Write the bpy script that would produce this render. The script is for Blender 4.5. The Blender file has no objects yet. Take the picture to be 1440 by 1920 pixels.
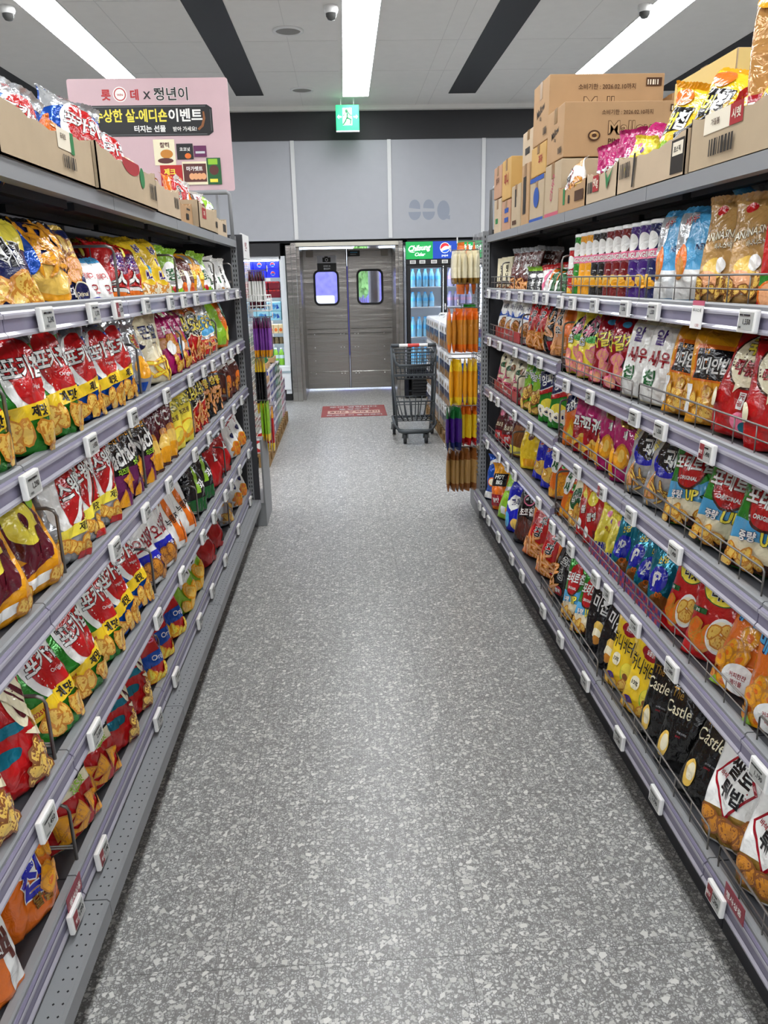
import bpy, bmesh, math, random
from mathutils import Vector, Matrix, noise
PI = math.pi
scn = bpy.context.scene
COL = scn.collection
random.seed(11)

# ------------------------------------------------------------------ camera
H_EYE = 1.65
pitch, yaw, roll = (math.radians(a) for a in (16.85, 2.495, -1.259))
fwd = Vector((math.sin(yaw) * math.cos(pitch), math.cos(yaw) * math.cos(pitch), -math.sin(pitch)))
right = fwd.cross(Vector((0, 0, 1))).normalized()
up = right.cross(fwd)
r2 = right * math.cos(roll) + up * math.sin(roll)
u2 = -right * math.sin(roll) + up * math.cos(roll)
cam_data = bpy.data.cameras.new('camera')
cam = bpy.data.objects.new('camera', cam_data)
COL.objects.link(cam)
cam.matrix_world = Matrix(((r2.x, u2.x, -fwd.x, 0), (r2.y, u2.y, -fwd.y, 0), (r2.z, u2.z, -fwd.z, H_EYE), (0, 0, 0, 1)))
cam_data.sensor_fit = 'HORIZONTAL'
cam_data.sensor_width = 36
cam_data.lens = 36
cam_data.clip_start = 0.02
scn.camera = cam

# ------------------------------------------------------------------ world, exposure
scn.view_settings.view_transform = 'Standard'
scn.view_settings.look = 'None'
scn.view_settings.gamma = 1
scn.view_settings.use_curve_mapping = False
scn.view_settings.exposure = 0.0
PANEL_STRENGTH = 18.0
COOLER_STRENGTH = 24.0
scn.cycles.use_denoising = True
scn.cycles.adaptive_threshold = 0.05
scn.cycles.max_bounces = 6
scn.cycles.diffuse_bounces = 4
scn.cycles.glossy_bounces = 2
scn.cycles.transmission_bounces = 4
scn.cycles.transparent_max_bounces = 8
scn.cycles.sample_clamp_indirect = 6
world = bpy.data.worlds.new('daylight')
scn.world = world
world.use_nodes = True
world.node_tree.nodes['Background'].inputs[0].default_value = (0.75, 0.85, 1.0, 1)
world.node_tree.nodes['Background'].inputs[1].default_value = 6.0

# ------------------------------------------------------------------ materials
def lin(h):
    h = h.lstrip('#')
    out = []
    for i in (0, 2, 4):
        c = int(h[i:i + 2], 16) / 255
        out.append(c / 12.92 if c <= 0.04045 else ((c + 0.055) / 1.055) ** 2.4)
    return (*out, 1)

MATS = {}
def mat(name, hexc='808080', rough=0.45, metal=0.0, spec=0.5, emit=0.0, bump=None, var=0.0, alpha=1.0, trans=0.0, aniso=0.0):
    if name in MATS:
        return MATS[name]
    m = bpy.data.materials.new(name)
    m.use_nodes = True
    nt = m.node_tree
    b = nt.nodes['Principled BSDF']
    b.inputs['Base Color'].default_value = lin(hexc)
    b.inputs['Roughness'].default_value = rough
    b.inputs['Metallic'].default_value = metal
    b.inputs['Specular IOR Level'].default_value = spec
    b.inputs['Alpha'].default_value = alpha
    b.inputs['Transmission Weight'].default_value = trans
    if emit:
        b.inputs['Emission Color'].default_value = lin(hexc)
        b.inputs['Emission Strength'].default_value = emit
    if var or bump:
        tc = nt.nodes.new('ShaderNodeTexCoord')
    if var:
        n = nt.nodes.new('ShaderNodeTexNoise')
        n.inputs['Scale'].default_value = 9
        n.inputs['Detail'].default_value = 5
        hs = nt.nodes.new('ShaderNodeMixRGB')
        hs.blend_type = 'MULTIPLY'
        hs.inputs[0].default_value = 1
        hs.inputs[1].default_value = lin(hexc)
        mr = nt.nodes.new('ShaderNodeMapRange')
        mr.inputs[1].default_value = 0.25
        mr.inputs[2].default_value = 0.75
        mr.inputs[3].default_value = 1 - var
        mr.inputs[4].default_value = 1 + var
        nt.links.new(tc.outputs['Object'], n.inputs['Vector'])
        nt.links.new(n.outputs['Fac'], mr.inputs[0])
        nt.links.new(mr.outputs[0], hs.inputs[2])
        nt.links.new(hs.outputs[0], b.inputs['Base Color'])
    if bump:
        n = nt.nodes.new('ShaderNodeTexNoise')
        n.inputs['Scale'].default_value = bump[0]
        n.inputs['Detail'].default_value = 3
        n.inputs['Distortion'].default_value = 0.6
        bp = nt.nodes.new('ShaderNodeBump')
        bp.inputs['Strength'].default_value = bump[1]
        bp.inputs['Distance'].default_value = 0.02
        nt.links.new(tc.outputs['Object'], n.inputs['Vector'])
        nt.links.new(n.outputs['Fac'], bp.inputs['Height'])
        nt.links.new(bp.outputs[0], b.inputs['Normal'])
    MATS[name] = m
    return m

PAL = dict(red='b81a1c', crimson='9a0f1f', darkred='6e1016', orange='e2701c', amber='e8a01c', yellow='efc928', lemon='f2e04a',
           cream='efe6c4', white='eeeeea', silver='c9ccce', grey='8c8f92', black='17171a', navy='141d52', blue='1450b4', royal='1a22b0',
           sky='4fa6d8', teal='147a92', green='2f8f2c', lime='8fc22e', darkgreen='1c5a2c', brown='4a2418', tan='b8864a', kraft='b0884e',
           chip='e9c05a', toast='c8832a', magenta='b01a66', purple='3b1a6e', plum='641f52', pink='e87a9a', gold='a8823a', violet='7a3f9a',
           peach='e8a878', nut='8a5428', olive='8a8a3c', mint='a8dcd0', ink='121212', paper='f4f2ec', cocoa='5a2a24', wine='571522')
FOIL = {'silver': 0.55, 'gold': 0.5, 'blue': 0.35, 'green': 0.3, 'teal': 0.45, 'tan': 0.2}
def film(c):
    return mat('film_' + c, PAL[c], rough=0.13, metal=FOIL.get(c, 0.0), spec=0.75, bump=(30, 0.4))

def make_floor():
    m = bpy.data.materials.new('terrazzo_tile')
    m.use_nodes = True
    nt = m.node_tree
    N, Lk = nt.nodes.new, nt.links.new
    b = nt.nodes['Principled BSDF']
    geo = N('ShaderNodeNewGeometry')
    def layer(scale, seed, edge, keep):
        mp = N('ShaderNodeMapping')
        mp.inputs['Location'].default_value = (seed, seed * 0.37, 0)
        Lk(geo.outputs['Position'], mp.inputs['Vector'])
        nz = N('ShaderNodeTexNoise')
        nz.inputs['Scale'].default_value = scale * 0.8
        Lk(mp.outputs[0], nz.inputs['Vector'])
        mixv = N('ShaderNodeMixRGB')
        mixv.blend_type = 'ADD'
        mixv.inputs[0].default_value = 0.16 / scale
        Lk(mp.outputs[0], mixv.inputs[1])
        Lk(nz.outputs['Color'], mixv.inputs[2])
        ve = N('ShaderNodeTexVoronoi')
        ve.feature = 'DISTANCE_TO_EDGE'
        ve.voronoi_dimensions = '2D'
        ve.inputs['Scale'].default_value = scale
        vc = N('ShaderNodeTexVoronoi')
        vc.voronoi_dimensions = '2D'
        vc.inputs['Scale'].default_value = scale
        Lk(mixv.outputs[0], ve.inputs['Vector'])
        Lk(mixv.outputs[0], vc.inputs['Vector'])
        sep = N('ShaderNodeSeparateColor')
        Lk(vc.outputs['Color'], sep.inputs[0])
        a = N('ShaderNodeMath')
        a.operation = 'GREATER_THAN'
        a.inputs[1].default_value = edge
        Lk(ve.outputs['Distance'], a.inputs[0])
        k = N('ShaderNodeMath')
        k.operation = 'GREATER_THAN'
        k.inputs[1].default_value = 1 - keep
        Lk(sep.outputs[0], k.inputs[0])
        mu = N('ShaderNodeMath')
        mu.operation = 'MULTIPLY'
        Lk(a.outputs[0], mu.inputs[0])
        Lk(k.outputs[0], mu.inputs[1])
        return mu.outputs[0], sep.outputs[1]
    base = N('ShaderNodeTexNoise')
    base.inputs['Scale'].default_value = 160
    Lk(geo.outputs['Position'], base.inputs['Vector'])
    rb = N('ShaderNodeValToRGB')
    rb.color_ramp.elements[0].position = 0.35
    rb.color_ramp.elements[0].color = lin('72716f')
    rb.color_ramp.elements[1].position = 0.7
    rb.color_ramp.elements[1].color = lin('8a8986')
    Lk(base.outputs['Fac'], rb.inputs[0])
    cur = rb.outputs[0]
    for scale, seed, edge, keep, lo, hi in ((165, 3.1, 0.2, 0.62, '949490', 'bababa'), (105, 7.7, 0.19, 0.5, '9d9d99', 'c9c9c5'), (66, 1.3, 0.2, 0.34, 'a6a6a1', 'd5d4cf'), (46, 5.9, 0.22, 0.13, 'b0b0aa', 'dad9d3')):
        mask, rnd = layer(scale, seed, edge, keep)
        rc = N('ShaderNodeValToRGB')
        rc.color_ramp.elements[0].color = lin(lo)
        rc.color_ramp.elements[1].color = lin(hi)
        Lk(rnd, rc.inputs[0])
        mx = N('ShaderNodeMixRGB')
        Lk(mask, mx.inputs[0])
        Lk(cur, mx.inputs[1])
        Lk(rc.outputs[0], mx.inputs[2])
        cur = mx.outputs[0]
    # joints between the 0.62 m tiles
    sx = N('ShaderNodeSeparateXYZ')
    Lk(geo.outputs['Position'], sx.inputs[0])
    prev = None
    for k, off in ((0, 0.364), (1, -1.531)):
        ad = N('ShaderNodeMath'); ad.operation = 'ADD'; ad.inputs[1].default_value = off + 62
        Lk(sx.outputs[k], ad.inputs[0])
        md = N('ShaderNodeMath'); md.operation = 'MODULO'; md.inputs[1].default_value = 0.62
        Lk(ad.outputs[0], md.inputs[0])
        lt = N('ShaderNodeMath'); lt.operation = 'LESS_THAN'; lt.inputs[1].default_value = 0.0022
        Lk(md.outputs[0], lt.inputs[0])
        if prev is None:
            prev = lt.outputs[0]
        else:
            mxm = N('ShaderNodeMath'); mxm.operation = 'MAXIMUM'
            Lk(prev, mxm.inputs[0]); Lk(lt.outputs[0], mxm.inputs[1])
            prev = mxm.outputs[0]
    mx = N('ShaderNodeMixRGB')
    fj = N('ShaderNodeMath'); fj.operation = 'MULTIPLY'; fj.inputs[1].default_value = 0.6
    Lk(prev, fj.inputs[0])
    Lk(fj.outputs[0], mx.inputs[0])
    Lk(cur, mx.inputs[1])
    mx.inputs[2].default_value = lin('3c3a38')
    Lk(mx.outputs[0], b.inputs['Base Color'])
    b.inputs['Roughness'].default_value = 0.34
    b.inputs['Specular IOR Level'].default_value = 0.45
    return m

def make_steel(name, hexc, rough):
    """rolled stainless sheet with faint horizontal grain"""
    m = mat(name, hexc, rough, metal=0.92)
    nt = m.node_tree
    b = nt.nodes['Principled BSDF']
    tc = nt.nodes.new('ShaderNodeTexCoord')
    mp = nt.nodes.new('ShaderNodeMapping')
    mp.inputs['Scale'].default_value = (0.7, 1, 7)
    n = nt.nodes.new('ShaderNodeTexNoise')
    n.inputs['Scale'].default_value = 1.6
    n.inputs['Detail'].default_value = 6
    bp = nt.nodes.new('ShaderNodeBump')
    bp.inputs['Strength'].default_value = 0.25
    bp.inputs['Distance'].default_value = 0.03
    nt.links.new(tc.outputs['Object'], mp.inputs['Vector'])
    nt.links.new(mp.outputs[0], n.inputs['Vector'])
    nt.links.new(n.outputs['Fac'], bp.inputs['Height'])
    nt.links.new(bp.outputs[0], b.inputs['Normal'])
    return m

def make_card(name, hexc):
    m = mat(name, hexc, rough=0.75, spec=0.25, var=0.06)
    return m

# ------------------------------------------------------------------ mesh builder
class MB:
    def __init__(s):
        s.v, s.f, s.m, s.sm, s.mats = [], [], [], [], []
    def mi(s, m):
        if m not in s.mats:
            s.mats.append(m)
        return s.mats.index(m)
    def add(s, vs, fs, m, smooth=False):
        o = len(s.v)
        s.v += [tuple(v) for v in vs]
        i = s.mi(m)
        for f in fs:
            s.f.append(tuple(o + k for k in f)); s.m.append(i); s.sm.append(smooth)
        return s
    def box(s, x0, y0, z0, x1, y1, z1, m, bev=0.0):
        x0, x1 = min(x0, x1), max(x0, x1); y0, y1 = min(y0, y1), max(y0, y1); z0, z1 = min(z0, z1), max(z0, z1)
        if not bev:
            vs = [(x, y, z) for z in (z0, z1) for y in (y0, y1) for x in (x0, x1)]
            return s.add(vs, [(0, 2, 3, 1), (4, 5, 7, 6), (0, 1, 5, 4), (2, 6, 7, 3), (0, 4, 6, 2), (1, 3, 7, 5)], m)
        bm = bmesh.new()
        bmesh.ops.create_cube(bm, size=1)
        for v in bm.verts:
            v.co = Vector(((x0 + x1) / 2 + v.co.x * (x1 - x0), (y0 + y1) / 2 + v.co.y * (y1 - y0), (z0 + z1) / 2 + v.co.z * (z1 - z0)))
        bmesh.ops.bevel(bm, geom=bm.edges[:], offset=bev, segments=2, profile=0.6, affect='EDGES')
        bm.verts.index_update()
        s.add([v.co[:] for v in bm.verts], [[v.index for v in f.verts] for f in bm.faces], m, False)
        bm.free()
        return s
    def quad(s, a, b, c, d, m):
        return s.add([a, b, c, d], [(0, 1, 2, 3)], m)
    def tube(s, pts, r, m, n=6, closed=False):
        pts = [Vector(p) for p in pts]
        k = len(pts)
        vs = []
        ref = Vector((0.3, 0.2, 1)).normalized()
        for i, p in enumerate(pts):
            a = pts[(i - 1) % k] if (i or closed) else p
            b = pts[(i + 1) % k] if (i < k - 1 or closed) else p
            t = (b - a).normalized()
            if abs(t.dot(ref)) > 0.97:
                ref = Vector((1, 0.1, 0)).normalized()
            e1 = (ref - t * ref.dot(t)).normalized()
            e2 = t.cross(e1)
            d1 = (p - a).normalized() if (p - a).length > 1e-9 else t
            sc = 1 / max(0.6, d1.dot(t))
            vs += [p + (e1 * math.cos(2 * PI * j / n) + e2 * math.sin(2 * PI * j / n)) * r * sc for j in range(n)]
        fs = []
        for i in range(k if closed else k - 1):
            for j in range(n):
                a, b = i * n + j, i * n + (j + 1) % n
                c, d = ((i + 1) % k) * n + (j + 1) % n, ((i + 1) % k) * n + j
                fs.append((a, b, c, d))
        if not closed:
            fs.append(tuple(range(n))[::-1]); fs.append(tuple((k - 1) * n + j for j in range(n)))
        return s.add(vs, fs, m, True)
    def lathe(s, prof, m, n=14, c=(0, 0, 0), smooth=True, axis='z'):
        vs = []
        for r, z in prof:
            for j in range(n):
                x, y = r * math.cos(2 * PI * j / n), r * math.sin(2 * PI * j / n)
                p = (x, y, z) if axis == 'z' else ((z, x, y) if axis == 'x' else (x, z, y))
                vs.append((c[0] + p[0], c[1] + p[1], c[2] + p[2]))
        fs = []
        for i in range(len(prof) - 1):
            for j in range(n):
                fs.append((i * n + j, i * n + (j + 1) % n, (i + 1) * n + (j + 1) % n, (i + 1) * n + j))
        s.add(vs, fs, m, smooth)
        if prof[0][0] > 1e-5:
            s.add(vs[:n], [tuple(range(n))[::-1]], m)
        if prof[-1][0] > 1e-5:
            s.add(vs[-n:], [tuple(range(n))], m)
        return s
    def extrude(s, poly, axis, a, b, m, smooth=False):
        n = len(poly)
        def P(p, t):
            return {'y': (p[0], t, p[1]), 'x': (t, p[0], p[1]), 'z': (p[0], p[1], t)}[axis]
        vs = [P(p, a) for p in poly] + [P(p, b) for p in poly]
        fs = [(i, (i + 1) % n, n + (i + 1) % n, n + i) for i in range(n)]
        fs += [tuple(range(n))[::-1], tuple(range(n, 2 * n))]
        return s.add(vs, fs, m, smooth)
    def mesh(s, name):
        me = bpy.data.meshes.new(name)
        me.from_pydata(s.v, [], s.f)
        for m in s.mats:
            me.materials.append(m)
        me.polygons.foreach_set('material_index', s.m)
        me.polygons.foreach_set('use_smooth', s.sm)
        me.update()
        return me
    def build(s, name, parent=None, loc=(0, 0, 0), fix=True):
        me = s.mesh(name)
        if fix:
            bm = bmesh.new(); bm.from_mesh(me)
            bmesh.ops.recalc_face_normals(bm, faces=bm.faces[:])
            bm.to_mesh(me); bm.free()
        return link(name, me, parent, loc)

def link(name, me, parent=None, loc=(0, 0, 0), rot=(0, 0, 0)):
    o = bpy.data.objects.new(name, me)
    COL.objects.link(o)
    o.location = loc
    o.rotation_euler = rot
    if parent:
        o.parent = parent
    return o
def empty(name, loc=(0, 0, 0), rz=0.0):
    return link(name, None, None, loc, (0, 0, rz))
def tag(o, label, cat, group=None):
    o['label'] = label; o['category'] = cat
    if group:
        o['group'] = group
    return o
def struct(o):
    o['kind'] = 'structure'
    return o
def copy_tree(o, parent=None, **kw):
    c = o.copy(); COL.objects.link(c)
    if parent:
        c.parent = parent
    for ch in o.children:
        copy_tree(ch, c)
    return c
ORD = ['', 'first', 'second', 'third', 'fourth', 'fifth', 'sixth', 'seventh', 'eighth', 'ninth', 'tenth', 'eleventh', 'twelfth', 'thirteenth', 'fourteenth', 'fifteenth', 'sixteenth']

# ------------------------------------------------------------------ lettering and flat print
TXT = {}
def text2d(s, bold=0.02):
    bold = round(bold, 4)
    key = (s, bold)
    if key in TXT:
        return TXT[key]
    cu = bpy.data.curves.new('lettering', 'FONT')
    cu.body = s
    cu.resolution_u = 2
    cu.offset = bold
    o = bpy.data.objects.new('lettering', cu)
    COL.objects.link(o)
    bpy.context.view_layer.update()
    me = bpy.data.meshes.new_from_object(o.evaluated_get(bpy.context.evaluated_depsgraph_get()))
    vs = [(v.co.x, v.co.y) for v in me.vertices]
    fs = [tuple(p.vertices) for p in me.polygons]
    bpy.data.objects.remove(o); bpy.data.curves.remove(cu); bpy.data.meshes.remove(me)
    if not vs:
        vs = [(0, 0), (0.1, 0), (0.1, 0.1)]; fs = [(0, 1, 2)]
    x0, x1 = min(v[0] for v in vs), max(v[0] for v in vs)
    y0, y1 = min(v[1] for v in vs), max(v[1] for v in vs)
    cx, cy, h = (x0 + x1) / 2, (y0 + y1) / 2, max(1e-4, y1 - y0)
    TXT[key] = ([((x - cx) / h, (y - cy) / h) for x, y in vs], fs, (x1 - x0) / h, h)
    return TXT[key]

def tess(vs, fs, maxlen):
    bm = bmesh.new()
    bv = [bm.verts.new((x, y, 0)) for x, y in vs]
    for f in fs:
        try:
            bm.faces.new([bv[i] for i in f])
        except ValueError:
            pass
    bmesh.ops.triangulate(bm, faces=[f for f in bm.faces if len(f.verts) > 3])
    for _ in range(6):
        es = [e for e in bm.edges if e.calc_length() > maxlen]
        if not es:
            break
        bmesh.ops.subdivide_edges(bm, edges=es, cuts=1)
        bmesh.ops.triangulate(bm, faces=[f for f in bm.faces if len(f.verts) > 3])
    bm.verts.index_update()
    out = ([(v.co.x, v.co.y) for v in bm.verts], [tuple(v.index for v in f.verts) for f in bm.faces])
    bm.free()
    return out

def shapes2d(dec, W, H, rng):
    """One print instruction -> list of (verts in metres from bottom centre, faces, colour)."""
    k = dec[0]
    hw = W / 2
    if k == 'r':
        _, c, u0, v0, u1, v1 = dec
        return [([(u0 * hw, v0 * H), (u1 * hw, v0 * H), (u1 * hw, v1 * H), (u0 * hw, v1 * H)], [(0, 1, 2, 3)], c)]
    if k == 'e':
        _, c, cu, cv, ru, rv = dec
        n = 28
        vs = [(cu * hw, cv * H)] + [((cu + ru * math.cos(2 * PI * i / n)) * hw, (cv + rv * math.sin(2 * PI * i / n)) * H) for i in range(n)]
        return [(vs, [(0, 1 + i, 1 + (i + 1) % n) for i in range(n)], c)]
    if k == 'p':
        _, c, pts = dec
        return [([(u * hw, v * H) for u, v in pts], [tuple(range(len(pts)))], c)]
    if k == 't':
        _, s, c, cu, cv, hv = dec[:6]
        o = dec[6] if len(dec) > 6 else {}
        bold = min(o.get('b', 0.022), 0.034) - (0.006 if len(s) > 2 else 0)
        vs, fs, w, h0 = text2d(s, bold)
        hh = hv * H
        wmax = o.get('w', 1.7) * hw
        sx = min(hh, wmax / w)
        if o.get('fit'):
            sx = wmax / w
        a = math.radians(o.get('rot', 0))
        sk = o.get('skew', 0)
        def tr(v):
            x, y = v[0] * sx + sk * v[1] * hh, v[1] * hh
            return (cu * hw + x * math.cos(a) - y * math.sin(a), cv * H + x * math.sin(a) + y * math.cos(a))
        out = []
        if o.get('out'):
            vs2, fs2, w2, h2 = text2d(s, bold + min(o.get('ow', 0.035), 0.036))
            g = h2 / h0
            sx0, hh0 = sx, hh
            def tr2(v):
                x, y = v[0] * sx0 * g + sk * v[1] * hh0, v[1] * hh0 * g
                return (cu * hw + x * math.cos(a) - y * math.sin(a), cv * H + x * math.sin(a) + y * math.cos(a))
            out.append(([tr2(v) for v in vs2], fs2, o['out']))
        out.append(([tr(v) for v in vs], fs, c))
        return out
    if k == 'tv':                                    # letters stacked from the top down
        _, s, c, cu, cv, hv = dec[:6]
        o = dec[6] if len(dec) > 6 else {}
        out = []
        for i, ch in enumerate(s):
            out += shapes2d(('t', ch, c, cu + o.get('du', 0) * i, cv - i * hv * 1.12, hv, o), W, H, rng)
        return out
    if k == 'c':                                     # scattered pieces of food
        _, cols, n, u0, v0, u1, v1, sz, shp = dec
        out = []
        for i in range(n):
            cx, cy = rng.uniform(u0, u1) * hw, rng.uniform(v0, v1) * H
            a = rng.uniform(0, 2 * PI)
            r = sz * rng.uniform(0.75, 1.2)
            def el(rx, ry, c, dx=0, dy=0, n=12):
                vs = [(cx + dx, cy + dy)]
                for j in range(n):
                    t = 2 * PI * j / n
                    wob = 1 + 0.12 * math.sin(3 * t + i)
                    x, y = rx * wob * math.cos(t), ry * wob * math.sin(t)
                    vs.append((cx + dx + x * math.cos(a) - y * math.sin(a), cy + dy + x * math.sin(a) + y * math.cos(a)))
                return (vs, [(0, 1 + j, 1 + (j + 1) % n) for j in range(n)], c)
            if shp == 'disc':
                out += [el(r, r * 0.68, cols[0]), el(r * 0.82, r * 0.52, cols[1])]
            elif shp == 'ring':
                out += [el(r, r * 0.8, cols[0]), el(r * 0.86, r * 0.66, cols[1]), el(r * 0.38, r * 0.26, cols[2])]
            elif shp == 'stick':
                out += [el(r * 1.5, r * 0.26, cols[0]), el(r * 1.38, r * 0.16, cols[1])]
            elif shp == 'tri':
                vs = [(cx + r * math.cos(a + q), cy + r * math.sin(a + q)) for q in (0, 2.1, 4.2)]
                v2 = [(cx + 0.8 * r * math.cos(a + q), cy + 0.8 * r * math.sin(a + q)) for q in (0, 2.1, 4.2)]
                out += [(vs, [(0, 1, 2)], cols[0]), (v2, [(0, 1, 2)], cols[1])]
        return out
    if k == 'k':                                     # checker
        _, c, u0, v0, u1, v1, nx, ny = dec
        out = []
        for i in range(nx):
            for j in range(ny):
                if (i + j) % 2 == 0:
                    a, b = u0 + (u1 - u0) * i / nx, u0 + (u1 - u0) * (i + 1) / nx
                    d, e = v0 + (v1 - v0) * j / ny, v0 + (v1 - v0) * (j + 1) / ny
                    out += shapes2d(('r', c, a, d, b, e), W, H, rng)
        return out
    if k == 'bar':                                   # barcode
        _, c, u0, v0, u1, v1 = dec
        out = []
        u = u0
        while u < u1 - 0.01:
            w = rng.uniform(0.012, 0.04)
            out += shapes2d(('r', c, u, v0, min(u1, u + w), v1), W, H, rng)
            u += w + rng.uniform(0.012, 0.03)
        return out
    return []

TESS = {}
def print_on(mb, decs, W, H, P, seed=1, maxlen=0.009, off0=0.0013, doff=0.0007, getmat=film, clampw=True, ck=None):
    if ck is None or ck not in TESS:
        rng = random.Random(seed)
        out = []
        for dec in decs:
            grp = []
            for vs, fs, c in shapes2d(dec, W, H, rng):
                if clampw:
                    vs = [(max(-W / 2 * 0.99, min(W / 2 * 0.99, x)), max(0.004, min(H * 0.995, y))) for x, y in vs]
                grp.append((*tess(vs, fs, maxlen), c))
            out.append(grp)
        if ck is not None:
            TESS[ck] = out
    else:
        out = TESS[ck]
    off = off0
    for grp in out:
        sub = doff * (0.5 if len(grp) <= 4 else 0.16)
        for k, (vs, fs, c) in enumerate(grp):
            mb.add([P(x / (W / 2), y / H, off + sub * k) for x, y in vs], fs, getmat(c), True)
        off += doff + sub * (len(grp) - 1)
# ------------------------------------------------------------------ snack packaging
def pillow(W, H, D, seed, flop=0.0, crump=1.0):
    s = 0.075
    nz = noise.noise
    def surf(u, v, off, side=-1):
        uu = max(-1.0, min(1.0, u))
        t = max(0.0, min(1.0, (v + 0.07) / (1 - s + 0.07)))
        b = max(0.0, math.sin(PI * t ** 0.82)) ** 0.62
        a = max(0.0, 1 - abs(uu) ** 2.5) ** 0.62
        p = Vector((u * 1.7, v * 2.6, seed * 3.7 + (5 if side > 0 else 0)))
        c1 = nz(p) * 0.22 * D * crump
        q = Vector((u * 4.3 + 9, v * 5.5, seed * 1.9 + side))
        c2 = (0.5 - math.sqrt(nz(q) ** 2 + 0.012)) * 0.013 * crump
        edge = min(1.0, (1 - abs(uu)) * 5)
        pl = math.sin(u * 17 + seed * 2) * 0.0045 * math.exp(-abs(v - (1 - s)) / 0.1) + math.sin(u * 13 + seed) * 0.0028 * math.exp(-abs(v - 0.03) / 0.08)
        th = (D / 2 * b * a + (c1 + c2) * b * edge + pl * edge * crump) * (1 if side < 0 else 0.8) + off
        bend = flop * max(0.0, (v - 0.74) / 0.26) ** 2
        wav = 0.007 * math.sin(u * 5 + seed) * max(0.0, (v - 0.85) / 0.15)
        x = u * W / 2 * (1 - 0.09 * b) + 0.006 * math.sin(v * 5 + seed)
        return Vector((x, side * th + bend + wav, v * H - abs(bend) * 0.5))
    return surf, s

def bag_meshes(key, d, variant):
    seed = variant * 7 + sum(map(ord, key)) % 97
    flop = d.get('flop', 0.03) * (1 if (variant + sum(map(ord, key))) % 2 else -0.7)
    P, s = pillow(d['W'], d['H'], d['D'], seed, flop, d.get('crump', 1.0))
    nx, ny, nb = 28, 38, 8
    mb = MB()
    vs = []
    per = nx + nb
    for j in range(ny + 1):
        v = (1 - s) * j / ny
        for i in range(nx + 1):
            vs.append(P(-1 + 2 * i / nx, v, 0, -1))
        for i in range(1, nb):
            vs.append(P(1 - 2 * i / nb, v, 0, 1))
    fs_f, fs_b = [], []
    for j in range(ny):
        for i in range(per):
            a, b = j * per + i, j * per + (i + 1) % per
            (fs_f if i < nx else fs_b).append((a, b, b + per, a + per))
    fs_b.append(tuple(range(per))[::-1])
    mb.add(vs, fs_f, film(d['base']), True)
    o = len(mb.v) - len(vs)
    bi = mb.mi(film(d.get('back', d['base'])))
    for f in fs_b:
        mb.f.append(tuple(o + k for k in f)); mb.m.append(bi); mb.sm.append(True)
    print_on(mb, d['decs'], d['W'], d['H'], P, sum(map(ord, key)), ck=key)
    body = mb.mesh(d['nm'])
    sb = MB()
    n = 26
    vs, fs = [], []
    for j in range(4):
        v = (1 - s) + s * j / 3
        for i in range(n + 1):
            u = -1 + 2 * i / n
            p = P(u, v, 0, -1)
            if j == 3:
                p.z += 0.0022 if i % 2 else 0
            if j in (1, 2):
                p.y += 0.0012 * (1 if (i + j) % 2 else -1)
            vs.append(p)
    for j in range(3):
        for i in range(n):
            a = j * (n + 1) + i
            fs.append((a, a + 1, a + n + 2, a + n + 1))
    sb.add(vs, fs, film(d.get('seal', d['base'])), False)
    return body, sb.mesh('top_seal')

def can_meshes(key, d, variant):
    R0, H = d['W'] / 2, d['H']
    P = lambda u, v, off: Vector(((R0 + off) * math.sin(u * 1.5), -(R0 + off) * math.cos(u * 1.5), v * H))
    mb = MB()
    mb.lathe([(0, 0), (R0, 0), (R0 + 0.0005, 0.003), (R0, 0.006), (R0, H - 0.006), (R0, H)], film(d['base']), 28)
    print_on(mb, d['decs'], d['W'], H, P, 3, 0.009)
    lid = MB()
    lid.lathe([(R0 + 0.0015, H - 0.007), (R0 + 0.0018, H + 0.004), (R0 - 0.003, H + 0.006), (0, H + 0.004)], mat('can_lid', 'e8e8e6', 0.3), 28)
    return mb.mesh(d['nm']), lid.mesh('lid')

def carton_meshes(key, d, variant):
    W, H, D = d['W'], d['H'], d['D']
    P = lambda u, v, off: Vector((u * W / 2, -D / 2 - off, v * H))
    mb = MB()
    mb.box(-W / 2, -D / 2, 0, W / 2, D / 2, H, film(d['base']), 0.002)
    print_on(mb, d['decs'], W, H, P, 5, 0.03)
    fl = MB()
    fl.box(-W / 2 + 0.004, -0.002, H, W / 2 - 0.004, 0.002, H + 0.006, film(d.get('seal', d['base'])))
    return mb.mesh(d['nm']), fl.mesh('top_flap')

T = lambda s, c, cu, cv, hv, **o: ('t', s, c, cu, cv, hv, o)
TV = lambda s, c, cu, cv, hv, **o: ('tv', s, c, cu, cv, hv, o)
def chips(n, u0, v0, u1, v1, sz=0.024, cols=('toast', 'chip'), shp='disc'):
    return ('c', cols, n, u0, v0, u1, v1, sz, shp)

def poka(c):        # potato chips with a red roundel
    return [('p', 'silver', [(-0.98, 0.62), (-0.4, 0.74), (0.5, 0.8), (0.98, 0.84), (0.98, 0.99), (-0.98, 0.99)]), ('e', 'white', 0.22, 0.57, 0.7, 0.29), ('e', 'red', 0.3, 0.605, 0.6, 0.265),
            T('포카칩', 'white', 0.28, 0.63, 0.17, out='black', ow=0.03, w=1.3, b=0.045, skew=0.15, rot=6), T('Original', 'white', 0.45, 0.49, 0.04, b=0.01),
            ('p', 'yellow', [(-0.95, 0.19), (0.98, 0.30), (0.98, 0.42), (-0.95, 0.30)]), T('2025년', 'red', -0.55, 0.265, 0.045, rot=5, b=0.03), T('제맛', 'black', 0.3, 0.318, 0.085, rot=6, b=0.045),
            T('감자칩', 'red', -0.3, 0.86, 0.04, rot=18),
            chips(12, -0.5, 0.05, 0.95, 0.2, 0.026)]
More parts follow.
